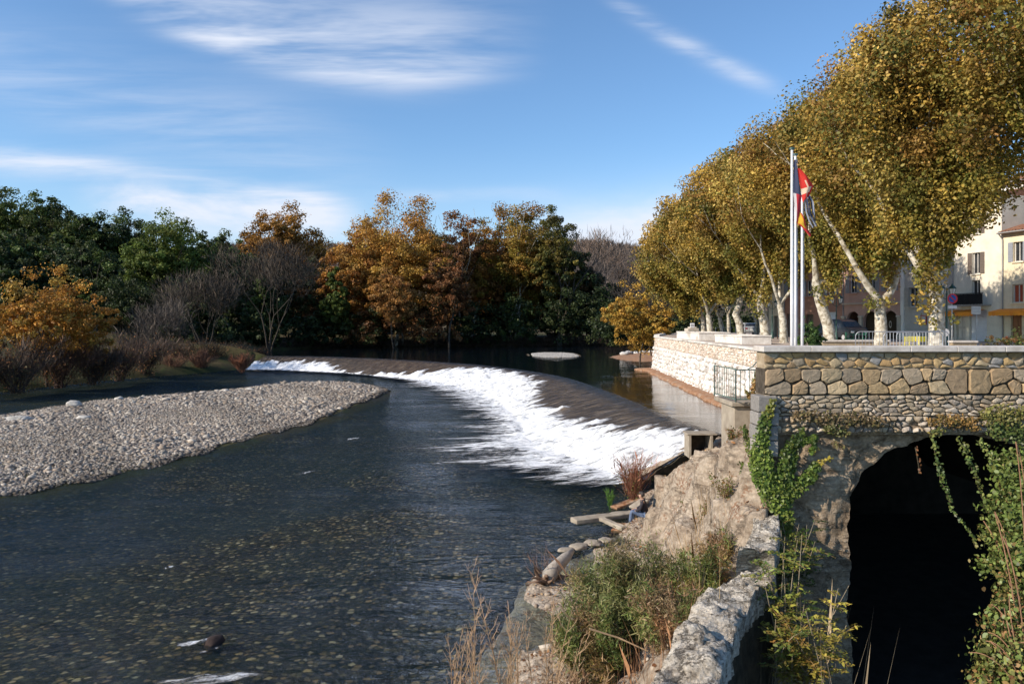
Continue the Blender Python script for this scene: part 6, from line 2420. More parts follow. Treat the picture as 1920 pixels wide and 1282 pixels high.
rail_panel((.02, .0, .02), (-.08, 1.9, .02), .92, 12)
rail_panel((.02, 0, .02), (.95, .1, .02), .90, 7)
mb = MB(); mb.tube([(.35, .15, .90), (.55, .2, 1.0), (.86, .3, 1.30)], .016, 6); mb.build('handrail', M['railing_green'], r)
r = empty('sluice_box', (8.15, 34.0, -5.75)); tag(r, 'open concrete sluice box at the near end of the weir', 'sluice')
mb = MB()
mb.bbox((-.42, 0, .45), (.12, .9, 1.05), 0, .015)
mb.build('side_wall', M['concrete'], r)
mb = MB(); mb.bbox((.52, 0, .47), (.12, .9, 1.0), 0, .015); mb.build('side_wall', M['concrete'], r)
mb = MB(); mb.bbox((.10, 0, .955), (1.3, .94, .07), 0, .012); mb.build('lid', M['concrete'], r)
mb = MB(); mb.box((.05, .42, .40), (.8, .05, .95)); mb.build('back_plate', M['bark_dark'], r)

# concrete slabs at the water's edge
def slab(a, b, w, h, label, mat='concrete', name='concrete_beam'):
    a, b = Vector(a), Vector(b)
    d = b - a
    mb = MB()
    mb.bbox((0, 0, 0), (d.length, w, h), 0, .02)
    o = mb.build(name, M[mat])
    o.location = (a + b) / 2
    o.rotation_euler = (0, -math.asin(d.z / d.length), math.atan2(d.y, d.x))
    tag(o, label, 'slab')
    md = o.modifiers.new('s', 'SUBSURF'); md.subdivision_type = 'SIMPLE'; md.levels = md.render_levels = 4
    tx = bpy.data.textures.get('rough') or bpy.data.textures.new('rough', 'CLOUDS'); tx.noise_scale = .35
    dm = o.modifiers.new('d', 'DISPLACE'); dm.texture = tx; dm.strength = .06
    return o


slab((2.15, 27.0, -6.88), (4.4, 28.0, -6.86), .46, .16, 'long narrow concrete slab jutting into the river')
slab((3.05, 27.4, -6.86), (3.75, 25.9, -6.86), .22, .14, 'short concrete beam running back from the jutting slab')
slab((3.5, 26.7, -7.03), (4.6, 26.4, -7.02), 1.0, .12, 'flat wet brown slab under the feet of the seated person', 'dead_leaves', 'stone_slab')
slab((3.85, 29.4, -7.0), (5.0, 30.0, -6.75), .45, .12, 'tilted orange-brown slab beside the red willow', 'dead_leaves', 'stone_slab')
slab((4.45, 28.5, -6.80), (4.95, 28.8, -6.55), .45, .10, 'tilted concrete slab behind the head of the seated person', 'concrete', 'stone_slab')
for k, (x_, y_, z_, s) in enumerate([(8.35, 34.55, -5.75, .34), (7.55, 33.45, -6.3, .38), (6.9, 32.5, -6.75, .34), (6.1, 31.7, -7.0, .36), (5.3, 31.2, -7.05, .26)]):
    boulder('wet_boulder', (x_, y_, z_), s, ['dark wet boulder right under the sluice box', 'second dark boulder down the edge of the weir foam', 'middle dark boulder along the edge of the weir foam', 'dark wet boulder behind the red willow bush', 'lowest dark boulder at the foot of the weir foam'][k],
            'boulder', (.07, .055, .045), 'dark boulders along the edge of the weir', .7, 110 + k)
for k, (px, py, s) in enumerate([(1060, 1030, .26), (1085, 1024, .30), (1112, 1017, .30), (1135, 1012, .24)]):
    p = atz(px, py, ZL + .12)
    boulder('edge_stone', p, s, ['leftmost flat edge stone of the broken kerb in the water', 'second edge stone of the broken kerb from the left', 'third edge stone of the broken kerb, dark underneath', 'last edge stone of the broken kerb, beside the green shrub'][k],
            'stone', (.33, .28, .22), 'broken kerb of flat stones', .22, 60 + k)

# ------------------------------------------------------------------ near plants
def at_wall(px, py, out=.12):
    return at(px, py, YW - out)


def leafy_path(name, label, paths, Y, dens, leaf, pal, seed, cat='ivy', group=None, rad=.10, stemr=.008, out=.12, mat='leaf_near', droop=0.0, depthj=.08):
    """leaves along branching stems; paths in the plane at distance Y, [(px,py,local radius m)...]"""
    rng = np.random.default_rng(seed)
    p0 = at(paths[0][0][0], paths[0][0][1], Y)
    root = empty(name, p0)
    tag(root, label, cat, group)
    mb = MB()
    Ps, ws = [], []
    for k, path in enumerate(paths):
        pts = [at(a, b, Y) - p0 for a, b, *_ in path]
        rs = [q[2] if len(q) > 2 else rad for q in path]
        fine = []
        for i in range(len(pts) - 1):
            m_ = max(2, int((pts[i + 1] - pts[i]).length / .05))
            for j in range(m_):
                t = j / m_
                fine.append((pts[i].lerp(pts[i + 1], t), lerp(rs[i], rs[i + 1], t)))
        fl = [f[0] + Vector(rng.normal(0, .012, 3)) for f in fine]
        if len(fl) > 1:
            mb.tube(fl[::2] + [fl[-1]], stemr, 4, (.10, .08, .05), False)
        for c, r_ in fine:
            n = max(1, int(dens * (.4 + r_ / rad) * rng.uniform(.3, 1.7)))
            e = unit(rng, n) * (rng.uniform(0, 1, n) ** .6)[:, None] * r_
            e[:, 1] = -np.abs(e[:, 1]) * .35 - rng.uniform(0, depthj, n)
            Ps.append(np.array(c) + e)
            ws.append(np.full(n, k * 7 + int(c.z * 3) % 7 + 50))
    P, w = np.concatenate(Ps), np.concatenate(ws)
    w = w - w.min()
    N_ = unit(rng, len(P)) * .7 + np.array([-.25, -.8, .45])
    N_ /= np.linalg.norm(N_, axis=1)[:, None]
    mb.build('stems', M['twig'], root)
    leaf_mesh('leaves', P, N_, rng.uniform(.6, 1.25, len(P)) * leaf, leaf_cols(rng, pal, w, int(w.max()) + 1, .25, .15), M[mat], rng, root)
    return root


leafy_path('ivy', 'bright green ivy climbing the corner of the quay wall', [
    [(1478, 1000, .10), (1468, 960, .20), (1448, 930, .28), (1432, 890, .26), (1425, 850, .24), (1428, 810, .18), (1440, 770, .10), (1447, 745, .05)],
    [(1452, 935, .2), (1470, 890, .22), (1478, 850, .20), (1495, 820, .13), (1505, 805, .06)],
    [(1465, 940, .18), (1490, 915, .18), (1518, 893, .16), (1530, 870, .10)],
    [(1430, 900, .2), (1414, 870, .16), (1412, 840, .10)], [(1500, 830, .10), (1525, 820, .08), (1520, 850, .06)]], YW - .10, 26, .080, IVY, 401, rad=.15)
YG = [(.24, .24, .04), (.30, .27, .05), (.16, .20, .04), (.36, .28, .05), (.12, .17, .035), (.30, .16, .04)]


def pinnate(name, label, root_pos, stems, leaflet, pal, seed, cat='shrub', nfr=(7, 12), fl=.42):
    """upright stems bearing feathery compound leaves"""
    rng = np.random.default_rng(seed)
    p0 = Vector(root_pos)
    root = empty(name, p0)
    tag(root, label, cat)
    mb = MB()
    P, N_, w = [], [], []
    for k, (b, t) in enumerate(stems):
        b, t = Vector(b) - p0, Vector(t) - p0
        m_ = b.lerp(t, .55) + Vector(rng.normal(0, .12, 3))
        pts = []
        for i in range(9):
            s = i / 8
            pts.append(b.lerp(m_, s).lerp(m_.lerp(t, s), s))
        mb.tube(pts, [.014 * (1 - .7 * i / 8) for i in range(9)], 5, (.30, .24, .16), False)
        for f in range(int(rng.integers(*nfr))):
            s = rng.uniform(.35, 1.0)
            i = min(int(s * 8), 7)
            o = pts[i].lerp(pts[i + 1], s * 8 - i)
            a = rng.uniform(0, 6.28)
            d = Vector((math.cos(a), math.sin(a) - .25, rng.uniform(.1, .8))).normalized()
            L_ = fl * rng.uniform(.6, 1.2)
            fr = [o + d * (L_ * q / 9) + Vector((0, 0, -.28 * L_ * (q / 9) ** 2)) for q in range(10)]
            mb.tube(fr[::3], .004, 3, (.25, .16, .06), False)
            side = d.cross(Vector((0, 0, 1))).normalized()
            for q in range(1, 10):
                for sd in (-1, 1):
                    P.append(fr[q] + side * sd * leaflet * .55)
                    nv = (Vector((0, 0, 1)) + Vector(rng.normal(0, .35, 3))).normalized()
                    N_.append(nv)
                    w.append(k)
    mb.build('stems', M['twig'], root)
    P, N_ = np.array([p[:] for p in P]), np.array([n[:] for n in N_])
    leaf_mesh('leaves', P, N_, rng.uniform(.8, 1.3, len(P)) * leaflet, leaf_cols(rng, pal, np.array(w), len(stems), .22, .2), M['leaf_near'], rng, root, aspect=.45)
    return root


rg_ = random.Random(9)


def stems_px(lst):
    out = []
    for (bx, by, tx, ty, Y) in lst:
        out.append((at(bx, by, Y), at(tx, ty, Y + rg_.uniform(-.5, .5))))
    return out


pinnate('shrub', 'feathery green-yellow shrub rising in front of the arch wall', at(1480, 1290, 12.6), stems_px([(1470 + rg_.uniform(-30, 30), 1320, 1455 + rg_.uniform(-25, 150), 985 + rg_.uniform(0, 190), 12.8) for _ in range(13)]), .085, YG[:3] + [(.10, .16, .035), (.08, .13, .03)], 411)
pinnate('shrub', 'yellowing compound-leaf shrub at the foot of the dark arch', at(1540, 1290, 11.5), stems_px([(1520 + rg_.uniform(-50, 40), 1340, 1500 + rg_.uniform(-60, 110), 1090 + rg_.uniform(0, 140), 11.6) for _ in range(12)]), .08, YG, 412)
pinnate('shrub', 'dense green shrub growing at the base of the ivy', at(1450, 1010, 14.6), stems_px([(1465 + rg_.uniform(-12, 20), 1150, 1440 + rg_.uniform(-20, 90), 960 + rg_.uniform(0, 90), 14.5) for _ in range(9)]), .075, IVY, 413)
# dry stalks in the hollow
rng = np.random.default_rng(9)
n = 46
P = np.stack([rng.uniform(3.9, 4.8, n), rng.uniform(10.6, 12.6, n), np.full(n, -6.9)], -1)
D = np.stack([rng.normal(.02, .09, n), rng.normal(0, .06, n), np.ones(n)], -1)
D /= np.linalg.norm(D, axis=1)[:, None]
o = slivers('dry_stalks', P, D, rng.uniform(1.2, 3.0, n), np.full(n, .011), np.array((.38, .30, .20)) * rng.uniform(.6, 1.2, (n, 1)), M['twig'], rng)
tag(o, 'tall dry pale stalks standing in the dark hollow behind the parapet', 'dry stalks', kind='stuff')
# floor of the hollow
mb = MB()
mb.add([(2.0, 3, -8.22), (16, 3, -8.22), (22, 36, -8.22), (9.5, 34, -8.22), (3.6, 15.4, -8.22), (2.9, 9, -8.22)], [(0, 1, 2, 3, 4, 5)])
tag(mb.build('hollow_floor', M['painted_shade']), kind='structure')  # floor colour carries the shade of the hollow

GREYG = [(.10, .15, .035), (.14, .18, .045), (.20, .18, .05), (.24, .15, .05), (.07, .10, .025)]
# tufts on the wall
for k, (paths, pal, t) in enumerate([
        ([[(1490, 778, .10), (1530, 782, .16), (1570, 788, .18), (1610, 785, .16), (1650, 792, .14)], [(1550, 800, .16), (1590, 812, .12)], [(1560, 830, .08), (1585, 842, .05)]], [(.17, .12, .06), (.12, .13, .04), (.22, .15, .08), (.09, .11, .03)], 'brown and green brush hanging on the wall left of the arch'),
        ([[(1740, 790, .10), (1770, 785, .18), (1800, 790, .18), (1830, 796, .16)], [(1760, 806, .12), (1740, 815, .08)]], [(.28, .16, .05), (.20, .17, .05), (.12, .14, .04)], 'orange-tinged brush over the crown of the arch'),
        ([[(1840, 780, .18), (1870, 775, .22), (1905, 778, .24), (1940, 782, .24)], [(1860, 805, .2), (1900, 812, .24), (1940, 820, .25)]], [(.10, .14, .035), (.13, .17, .04), (.08, .11, .03), (.2, .17, .05)], 'dark green bramble tuft at the upper right of the arch'),
        ([[(1415, 760, .06), (1410, 735, .10), (1420, 705, .12), (1424, 685, .06)], [(1405, 745, .08), (1398, 730, .06)]], [(.13, .17, .04), (.20, .18, .05), (.26, .14, .05)], 'weedy creeper growing through the green railing'),
        ([[(1395, 800, .06), (1402, 830, .12), (1412, 860, .12)], [(1390, 870, .08), (1400, 900, .12), (1412, 925, .12)]], GREYG, 'dry weeds on the rock left of the ivy'),
        ([[(1530, 870, .07), (1545, 862, .06), (1560, 858, .04)], [(1520, 845, .07), (1535, 838, .04)]], [(.45, .36, .05), (.38, .30, .05)], 'small yellow-leaved sprig on the wall right of the ivy')]):
    leafy_path('creeper' if k != 5 else 'sprig', t, paths, 21.2 if k == 3 else (16.5 if k == 4 else YW - .10), 17, .065 if k != 3 else .09, pal, 420 + k, 'creeper', rad=.15)
# vines hanging into the arch
VINE = [(.10, .15, .035), (.16, .19, .05), (.22, .20, .06), (.07, .11, .03)]
for k, (path, t) in enumerate([([(1748, 822, .07), (1756, 860, .08), (1766, 905, .07), (1778, 935, .06), (1782, 955, .03), (1800, 975, .03), (1820, 1000, .03), (1832, 1030, .02)], 'long vine hanging farthest left in the dark arch'),
                               ([(1795, 820, .08), (1812, 850, .10), (1828, 890, .08), (1840, 930, .06), (1850, 960, .05)], 'leafy vine hanging in the middle of the dark arch'),
                               ([(1835, 825, .10), (1858, 860, .14), (1872, 900, .14), (1880, 950, .14), (1890, 1000, .16)], 'thick leafy vine hanging at the right of the dark arch'),
                               ([(1715, 838, .03), (1722, 865, .03), (1724, 890, .02)], 'thin reddish rootlets hanging at the left of the arch crown')]):
    leafy_path('vine', t, [path], YW - .30, 5 if k < 3 else 2, .065, VINE if k < 3 else RUST, 440 + k, 'vine', 'vines hanging over the arch', rad=.10)
# bramble mass on the right
rng = np.random.default_rng(450)
BR = [(.12, .17, .04), (.17, .22, .055), (.09, .13, .03), (.24, .24, .07), (.28, .14, .06), (.14, .19, .05)]
p0 = at(1900, 1150, 12.2)
root = empty('bramble', p0)
tag(root, 'leafy green bramble bush filling the lower right corner', 'bramble')
Ps, Ns, ws = [], [], []
blobs = [(1905, 880, 14.6, .42), (1890, 960, 14.2, .40), (1930, 950, 14.0, .60), (1900, 1040, 13.6, .42), (1940, 1060, 13.2, .65), (1925, 1120, 13.0, .50), (1885, 1150, 12.8, .20), (1905, 1190, 12.5, .50), (1880, 1240, 12.2, .42), (1930, 1260, 12.0, .6), (1860, 1290, 12.0, .35), (1870, 1210, 12.5, .15), (1845, 1060, 14.3, .12), (1860, 1000, 14.4, .18)]
for k, (px, py, Y, r_) in enumerate(blobs):
    n = int(3300 * r_ ** 1.6)
    e = unit(rng, n) * (rng.uniform(.3, 1, n) ** .5)[:, None] * r_
    Ps.append(np.array(at(px, py, Y) - p0) + e)
    nn_ = e / r_ + unit(rng, n) * .8
    Ns.append(nn_ / np.linalg.norm(nn_, axis=1)[:, None])
    ws.append(np.full(n, k) + len(blobs) * rng.integers(0, 3, n))
P, N_, w = map(np.concatenate, (Ps, Ns, ws))
P = P + rng.normal(0, .07, P.shape)
leaf_mesh('leaves', P, N_, rng.uniform(.6, 1.3, len(P)) * .085, leaf_cols(rng, BR, w, int(w.max()) + 1, .25, .2), M['leaf_near'], rng, root)
mb = MB()
for k in range(26):
    a = at(1930, 1330, 11.8) - p0
    px, py, Y, r_ = blobs[k % len(blobs)]
    b = at(px + rg_.uniform(-70, 30), py + rg_.uniform(-60, 60), Y - .3) - p0
    m_ = a.lerp(b, .6) + Vector((rg_.uniform(-.3, .3), -.2, .5))
    mb.tube([a.lerp(m_, t).lerp(m_.lerp(b, t), t) for t in [i / 8 for i in range(9)]], .008, 4, (.30, .16, .09), False)
mb.build('canes', M['twig'], root)


# green feathery shrub on the bank
def feather_shrub(pos, R, H, n, pal, label, seed, leaf=.10, wd=.012, stems=46, name='willow_shrub', stemcol=(.34, .25, .14)):
    rng = np.random.default_rng(seed)
    root = empty(name, pos)
    tag(root, label, 'shrub')
    mb = MB()
    T = []
    for i in range(stems):
        a, r_ = rng.uniform(0, 6.28), R * rng.uniform(.05, 1) ** .6
        b = Vector((math.cos(a) * r_ * .25, math.sin(a) * r_ * .25, -.2))
        t = Vector((math.cos(a) * r_, math.sin(a) * r_, H * (1 - .45 * (r_ / R) ** 2) * rng.uniform(.75, 1.05)))
        m_ = b.lerp(t, .5) + Vector((-math.cos(a) * r_ * .12, 0, H * .10))
        pts = [b.lerp(m_, s).lerp(m_.lerp(t, s), s) for s in [q / 10 for q in range(11)]]
        mb.tube(pts, [.009 * (1 - .07 * q) for q in range(11)], 4, tuple(c * rng.uniform(.6, 1.2) for c in stemcol), False)
        for q in range(4, 11):
            T.append((pts[q], q))
    mb.build('stems', M['twig'], root)
    k = rng.integers(0, len(T), n)
    C = np.array([t[0][:] for t in T])[k]
    P = C + rng.normal(0, .085 * R, (n, 3))
    P[:, 2] = np.maximum(P[:, 2], .05)
    D = unit(rng, n) * .8 + np.array([0, 0, .35]); D /= np.linalg.norm(D, axis=1)[:, None]
    w = rng.integers(0, 40, n)
    w = (np.floor(C[:, 0] * 3) * 5 + np.floor(C[:, 2] * 3)).astype(int) % 40
    slivers('leaves', P, D, rng.uniform(.6, 1.5, n) * leaf, np.full(n, wd * 1.6), leaf_cols(rng, pal, w, 40, .2, .2), M['leaf_near'], rng, root)
    return root


DRY = [(.36, .23, .12), (.28, .15, .08), (.42, .30, .17), (.22, .12, .07)]
FG = [(.16, .20, .055), (.21, .25, .075), (.11, .15, .04), (.26, .26, .10), (.22, .20, .08), (.24, .17, .08)]
feather_shrub((2.35, 15.4, bank_z(2.35, 15.4)), 1.25, 2.25, 28000, FG, 'big feathery light green shrub on the bank above the river', 461, leaf=.12, stems=70)
feather_shrub((1.55, 14.4, bank_z(1.55, 14.4)), .95, 1.5, 12000, FG[:3] + GREYG + DRY[:2], 'lower green shrub leaning over the water left of the big one', 462, leaf=.11, stems=36)
feather_shrub((3.2, 16.8, bank_z(3.2, 16.8)), .55, .8, 3000, FG, 'small feathery shrub between the big one and the rock face', 463, leaf=.10, stems=26)
feather_shrub((3.55, 14.6, bank_z(3.55, 14.6)), .8, 1.5, 7000, GREYG + RUST[:2], 'brownish green shrub beside the parapet wall', 464, leaf=.10, stems=30)
feather_shrub((2.7, 12.9, bank_z(2.7, 12.9)), .75, 1.2, 6500, DRY + GREYG[:2], 'dry red-brown shrub at the lower edge beside the parapet', 465, leaf=.12, stems=40, stemcol=(.30, .16, .09))
feather_shrub((1.35, 12.6, bank_z(1.35, 12.6)), .8, 1.0, 5500, DRY + GREYG, 'dry undergrowth shrub at the lower edge of the picture', 466, leaf=.12, stems=40, stemcol=(.32, .2, .11))
feather_shrub((4.15, 15.5, bank_z(4.15, 15.5)), .5, .9, 2600, GREYG + DRY, 'wiry dry shrub where the rock meets the old parapet', 467, leaf=.09, stems=36)
twig_bush('willow_bush', (4.7, 29.9, -6.95), .85, 1.75, 1500, (.30, .13, .08), 'reddish leafless willow bush in front of the weir foam', 470, wd=.014, leafn=500, pal=RUST + GREYG, leafs=.07, stems=24)
twig_bush('grass_tuft', tuple(atz(1143, 950, ZL)), .22, .55, 300, (.10, .20, .04), 'small bright green tuft standing in the water before the willow bush', 471, 'plant', wd=.02, stems=10)
# reed stalks
for k, (x0, x1, y0, y1, n, h0, h1, col, t) in enumerate([
        (2.6, 3.35, 12.2, 14.4, 60, .7, 1.9, (.48, .34, .17), 'tall straw-coloured reed stalks between the green shrub and the parapet'),
        (1.6, 3.0, 11.2, 13.2, 110, .4, 1.1, (.36, .19, .10), 'red-brown dry stalks at the lower edge of the picture'),
        (3.6, 4.6, 15.6, 18.6, 150, .5, 1.4, (.42, .29, .16), 'thin dry grass stalks on the rock below the ivy')]):
    P = np.stack([rng.uniform(x0, x1, n), rng.uniform(y0, y1, n), np.zeros(n)], -1)
    P[:, 2] = [bank_z(a, b) - .05 for a, b in P[:, :2]]
    D = np.stack([rng.normal(-.05, .14, n), rng.normal(0, .12, n), np.ones(n)], -1); D /= np.linalg.norm(D, axis=1)[:, None]
    tag(slivers('dry_reeds', P, D, rng.uniform(h0, h1, n), np.full(n, .012), np.array(col) * rng.uniform(.5, 1.25, (n, 1)), M['twig'], rng), t, 'reeds', kind='stuff')


# bare branching stalks in front of the river
def bare_stalks(px, Y, H, label, seed, lean=0.0, col=(.33, .22, .13)):
    rng = np.random.default_rng(seed)
    x = at(px, 600, Y).x
    z = min(bank_z(x, Y), -6.9) if x > -3 else ZL
    root = empty('bare_sapling', (x, Y, z))
    tag(root, label, 'sapling', 'bare saplings at the lower edge')
    mb = MB()
    for s in range(5):
        q = Vector((rng.normal(0, .22), rng.normal(0, .1), -.2))
        d = Vector((lean + rng.normal(0, .10), rng.normal(0, .05), 1)).normalized()
        pts, rad = [q.copy()], [.012]
        H_ = H * 1.25
        h = H_ * rng.uniform(.7, 1.0)
        ns = 12
        for i in range(ns):
            d = (d + Vector(rng.normal(0, .045, 3))).normalized()
            q = q + d * h / ns
            pts.append(q.copy()); rad.append(.012 * (1 - i / ns * .7))
            if i > 2:
                for sd in range(2):
                    a = rng.uniform(0, 6.28)
                    dd = (d * .7 + Vector((math.cos(a), math.sin(a), .3)) * .6).normalized()
                    L_ = h * .20 * rng.uniform(.4, 1.2) * (1 - i / ns * .4)
                    e1 = q + dd * L_ * .5 + Vector(rng.normal(0, .015, 3))
                    e2 = e1 + (dd + Vector((0, 0, .35))).normalized() * L_ * .5
                    mb.tube([q, e1, e2], [.006, .004, .0025], 3, tuple(c * 1.1 for c in col), False)
                    for _ in range(2):
                        f = e1 + Vector(rng.normal(0, 1, 3)).normalized() * L_ * .3 + Vector((0, 0, .03))
                        mb.tube([e1, f], [.004, .002], 3, col, False)
        mb.tube(pts, rad, 5, col, False)
    mb.build('stems', M['twig'], root)


for k, (px, Y, H, ln, t) in enumerate([(865, 13.2, 1.7, .05, 'leftmost bare sapling at the lower edge'), (900, 12.6, 2.0, .02, 'bare sapling second from the left at the lower edge'), (935, 12.8, 2.35, .04, 'bare sapling with upright twin stems in the middle of the row'),
                                       (968, 12.4, 2.5, -.02, 'tallest bare sapling of the row over the dark river'), (1005, 12.9, 1.9, .06, 'bare sapling leaning right next to the green shrub'), (1035, 12.2, 1.5, .1, 'short bare sapling just left of the dry shrubs')]):
    bare_stalks(px, Y, H, t, 480 + k, ln)

# driftwood stump on the bank
p = atz(1022, 1100, ZL)
root = empty('driftwood_stump', (p.x, p.y, ZL - .1))
tag(root, 'grey-brown driftwood root stump lying at the water edge', 'driftwood')
rng = np.random.default_rng(5)
mb = MB()
for k in range(16):
    a = rng.uniform(0, 6.28)
    pts = [Vector((0, 0, .25))]
    d = Vector((math.cos(a), math.sin(a), rng.uniform(-.2, .7))).normalized()
    q = pts[0].copy()
    for i in range(5):
        d = (d + Vector(rng.normal(0, .35, 3))).normalized()
        q = q + d * rng.uniform(.07, .15)
        pts.append(q.copy())
    mb.tube(pts, [.10, .08, .055, .04, .025, .01], 7, (.17, .11, .075), False)
mb.build('roots', M['twig'], root, True)
mb = MB()
mb.tube([(0, 0, .25), (.25, .45, .42), (.62, 1.0, .58), (.85, 1.5, .62)], [.22, .19, .15, .06], 12, (.40, .35, .29))
mb.build('log', M['stone'], root, True)
rng2 = np.random.default_rng(8)
n = 40
P = np.stack([rng2.uniform(-.4, .9, n), rng2.uniform(-.2, 1.2, n), np.full(n, .3)], -1)
D = np.stack([rng2.normal(-.3, .4, n), rng2.normal(0, .2, n), np.ones(n)], -1); D /= np.linalg.norm(D, axis=1)[:, None]
slivers('twigs', P, D, rng2.uniform(.4, 1.1, n), np.full(n, .014), np.tile((.20, .12, .08), (n, 1)), M['twig'], rng2, root)
mb = MB()
mb.tube([at(1105, 1178, 13.0), at(1160, 1195, 13.0), at(1215, 1220, 12.9)], [.018, .015, .010], 7, (.36, .25, .15))
o = mb.build('fallen_branch', M['twig']); tag(o, 'pale broken branch lying across the dry shrubs at the bottom', 'branch')

# bush by the flagpoles, flower bed at the right
root = wild_tree(1521, 588, ZP, 27, 28, [(.05, .10, .03), (.08, .14, .04), (.035, .07, .02), (.11, .17, .05)], 5200, 'dark green leafy bush at the foot of the flagpoles', 500, trunk=False, crown_bottom=0.02, K=60, leaf=.085, name='bush', cat='bush', lumps=4, cl=.26)
wild_tree(1868, 625, ZP, 30, 24, [(.12, .14, .04), (.22, .12, .05), (.10, .13, .04)], 3000, 'reddish green flowering shrub on the square, left one of the two by the right edge', 501, trunk=False, crown_bottom=0.0, K=40, leaf=.06, name='bush', cat='bush', lumps=4, cl=.3)
wild_tree(1912, 612, ZP, 40, 24.5, [(.12, .15, .04), (.28, .10, .05), (.14, .17, .05), (.08, .11, .03)], 5200, 'larger reddish green shrub cut by the right edge above the coping', 502, trunk=False, crown_bottom=0.0, K=50, leaf=.06, name='bush', cat='bush', lumps=5, cl=.3)

for k, (x_, y_, R_, H_, t) in enumerate([(4.95, 19.5, .30, .55, 'clump of green and rust weeds high on the rock beside the ivy'), (4.75, 17.3, .34, .6, 'bushy weeds in the hollow of the rock under the ivy'), (5.1, 22.5, .22, .35, 'small brown weed clump on the sunlit rock slope'),
                                         (4.3, 18.2, .3, .5, 'straggling dry weeds low on the rock above the shrubs'), (4.5, 16.0, .3, .55, 'green weeds at the joint of rock and parapet'), (5.35, 18.8, .22, .4, 'weed tuft on the ridge of the rock below the platform')]):
    twig_bush('weed_clump', (x_, y_, bank_z(x_, y_) - .05), R_, H_, 260, (.26, .17, .10), t, 900 + k, 'weeds', 'weeds growing on the rock', .008, 420, GREYG + RUST[:2] + IVY[:2], .055, stems=12)

# fallen leaves and loose stones on the rocky bank
rng = np.random.default_rng(600)
n = 17000
ii, jj = rng.integers(4, BK.shape[0] - 4, n), rng.integers(4, BK.shape[1] - 4, n)
Pq = BK[ii, jj]
ok = (Pq[:, 2] > -6.95) & (Pq[:, 0] < 6.5) & (Pq[:, 1] < 34)
dzx = np.abs(BK[ii, jj + 2, 2] - BK[ii, jj - 2, 2])
keep = ok & (dzx < rng.uniform(.1, .55, n))
Pq = Pq[keep] + np.array([0, 0, .02])
nn_ = unit(rng, len(Pq)) * .6 + np.array([-.2, 0, 1]); nn_ /= np.linalg.norm(nn_, axis=1)[:, None]
tag(leaf_mesh('fallen_leaves', Pq, nn_, rng.uniform(.05, .11, len(Pq)), leaf_cols(rng, RUST + DRY + [(.45, .32, .18)], rng.integers(0, 30, len(Pq)), 30), M['leaf'], rng), 'brown fallen leaves caught on the rocky bank', 'leaves', kind='stuff')
n = 5200
ii, jj = rng.integers(4, BK.shape[0] - 4, n), rng.integers(4, BK.shape[1] - 4, n)
Pq = BK[ii, jj]
ok = (Pq[:, 2] > -7.0) & (Pq[:, 0] < 6.5) & (np.abs(BK[ii, jj + 2, 2] - BK[ii, jj - 2, 2]) < .35)
Pq = Pq[ok]
tag(stones('rubble', Pq, rng.lognormal(-3.2, .5, len(Pq)).clip(.02, .15), M['pebble'], rng, palette=[(.42, .34, .26), (.34, .27, .20), (.50, .43, .35), (.25, .19, .14)]), 'loose tan stones scattered over the rocky bank', 'rubble', kind='stuff')


# ------------------------------------------------------------------ the seated person
def skin_body(name, joints, bones, mat, parent, sub=2, root_i=0):
    me = bpy.data.meshes.new(name)
    me.from_pydata([j[0] for j in joints], bones, [])
    o = bpy.data.objects.new(name, me)
    COL.objects.link(o)
    o.parent = parent
    me.materials.append(mat)
    sk = o.modifiers.new('Skin', 'SKIN')
    sk.use_smooth_shade = True
    lay = me.skin_vertices[0].data if me.skin_vertices else None
    if lay is None:
        import bmesh
        bm = bmesh.new(); bm.from_mesh(me); bm.verts.layers.skin.verify(); bm.to_mesh(me); bm.free()
        lay = me.skin_vertices[0].data
    for i, j in enumerate(joints):
        r_ = j[1]
        lay[i].radius = r_ if hasattr(r_, '__len__') else (r_, r_)
        lay[i].use_root = (i == root_i)
    ss = o.modifiers.new('Sub', 'SUBSURF'); ss.levels = ss.render_levels = sub
    return o


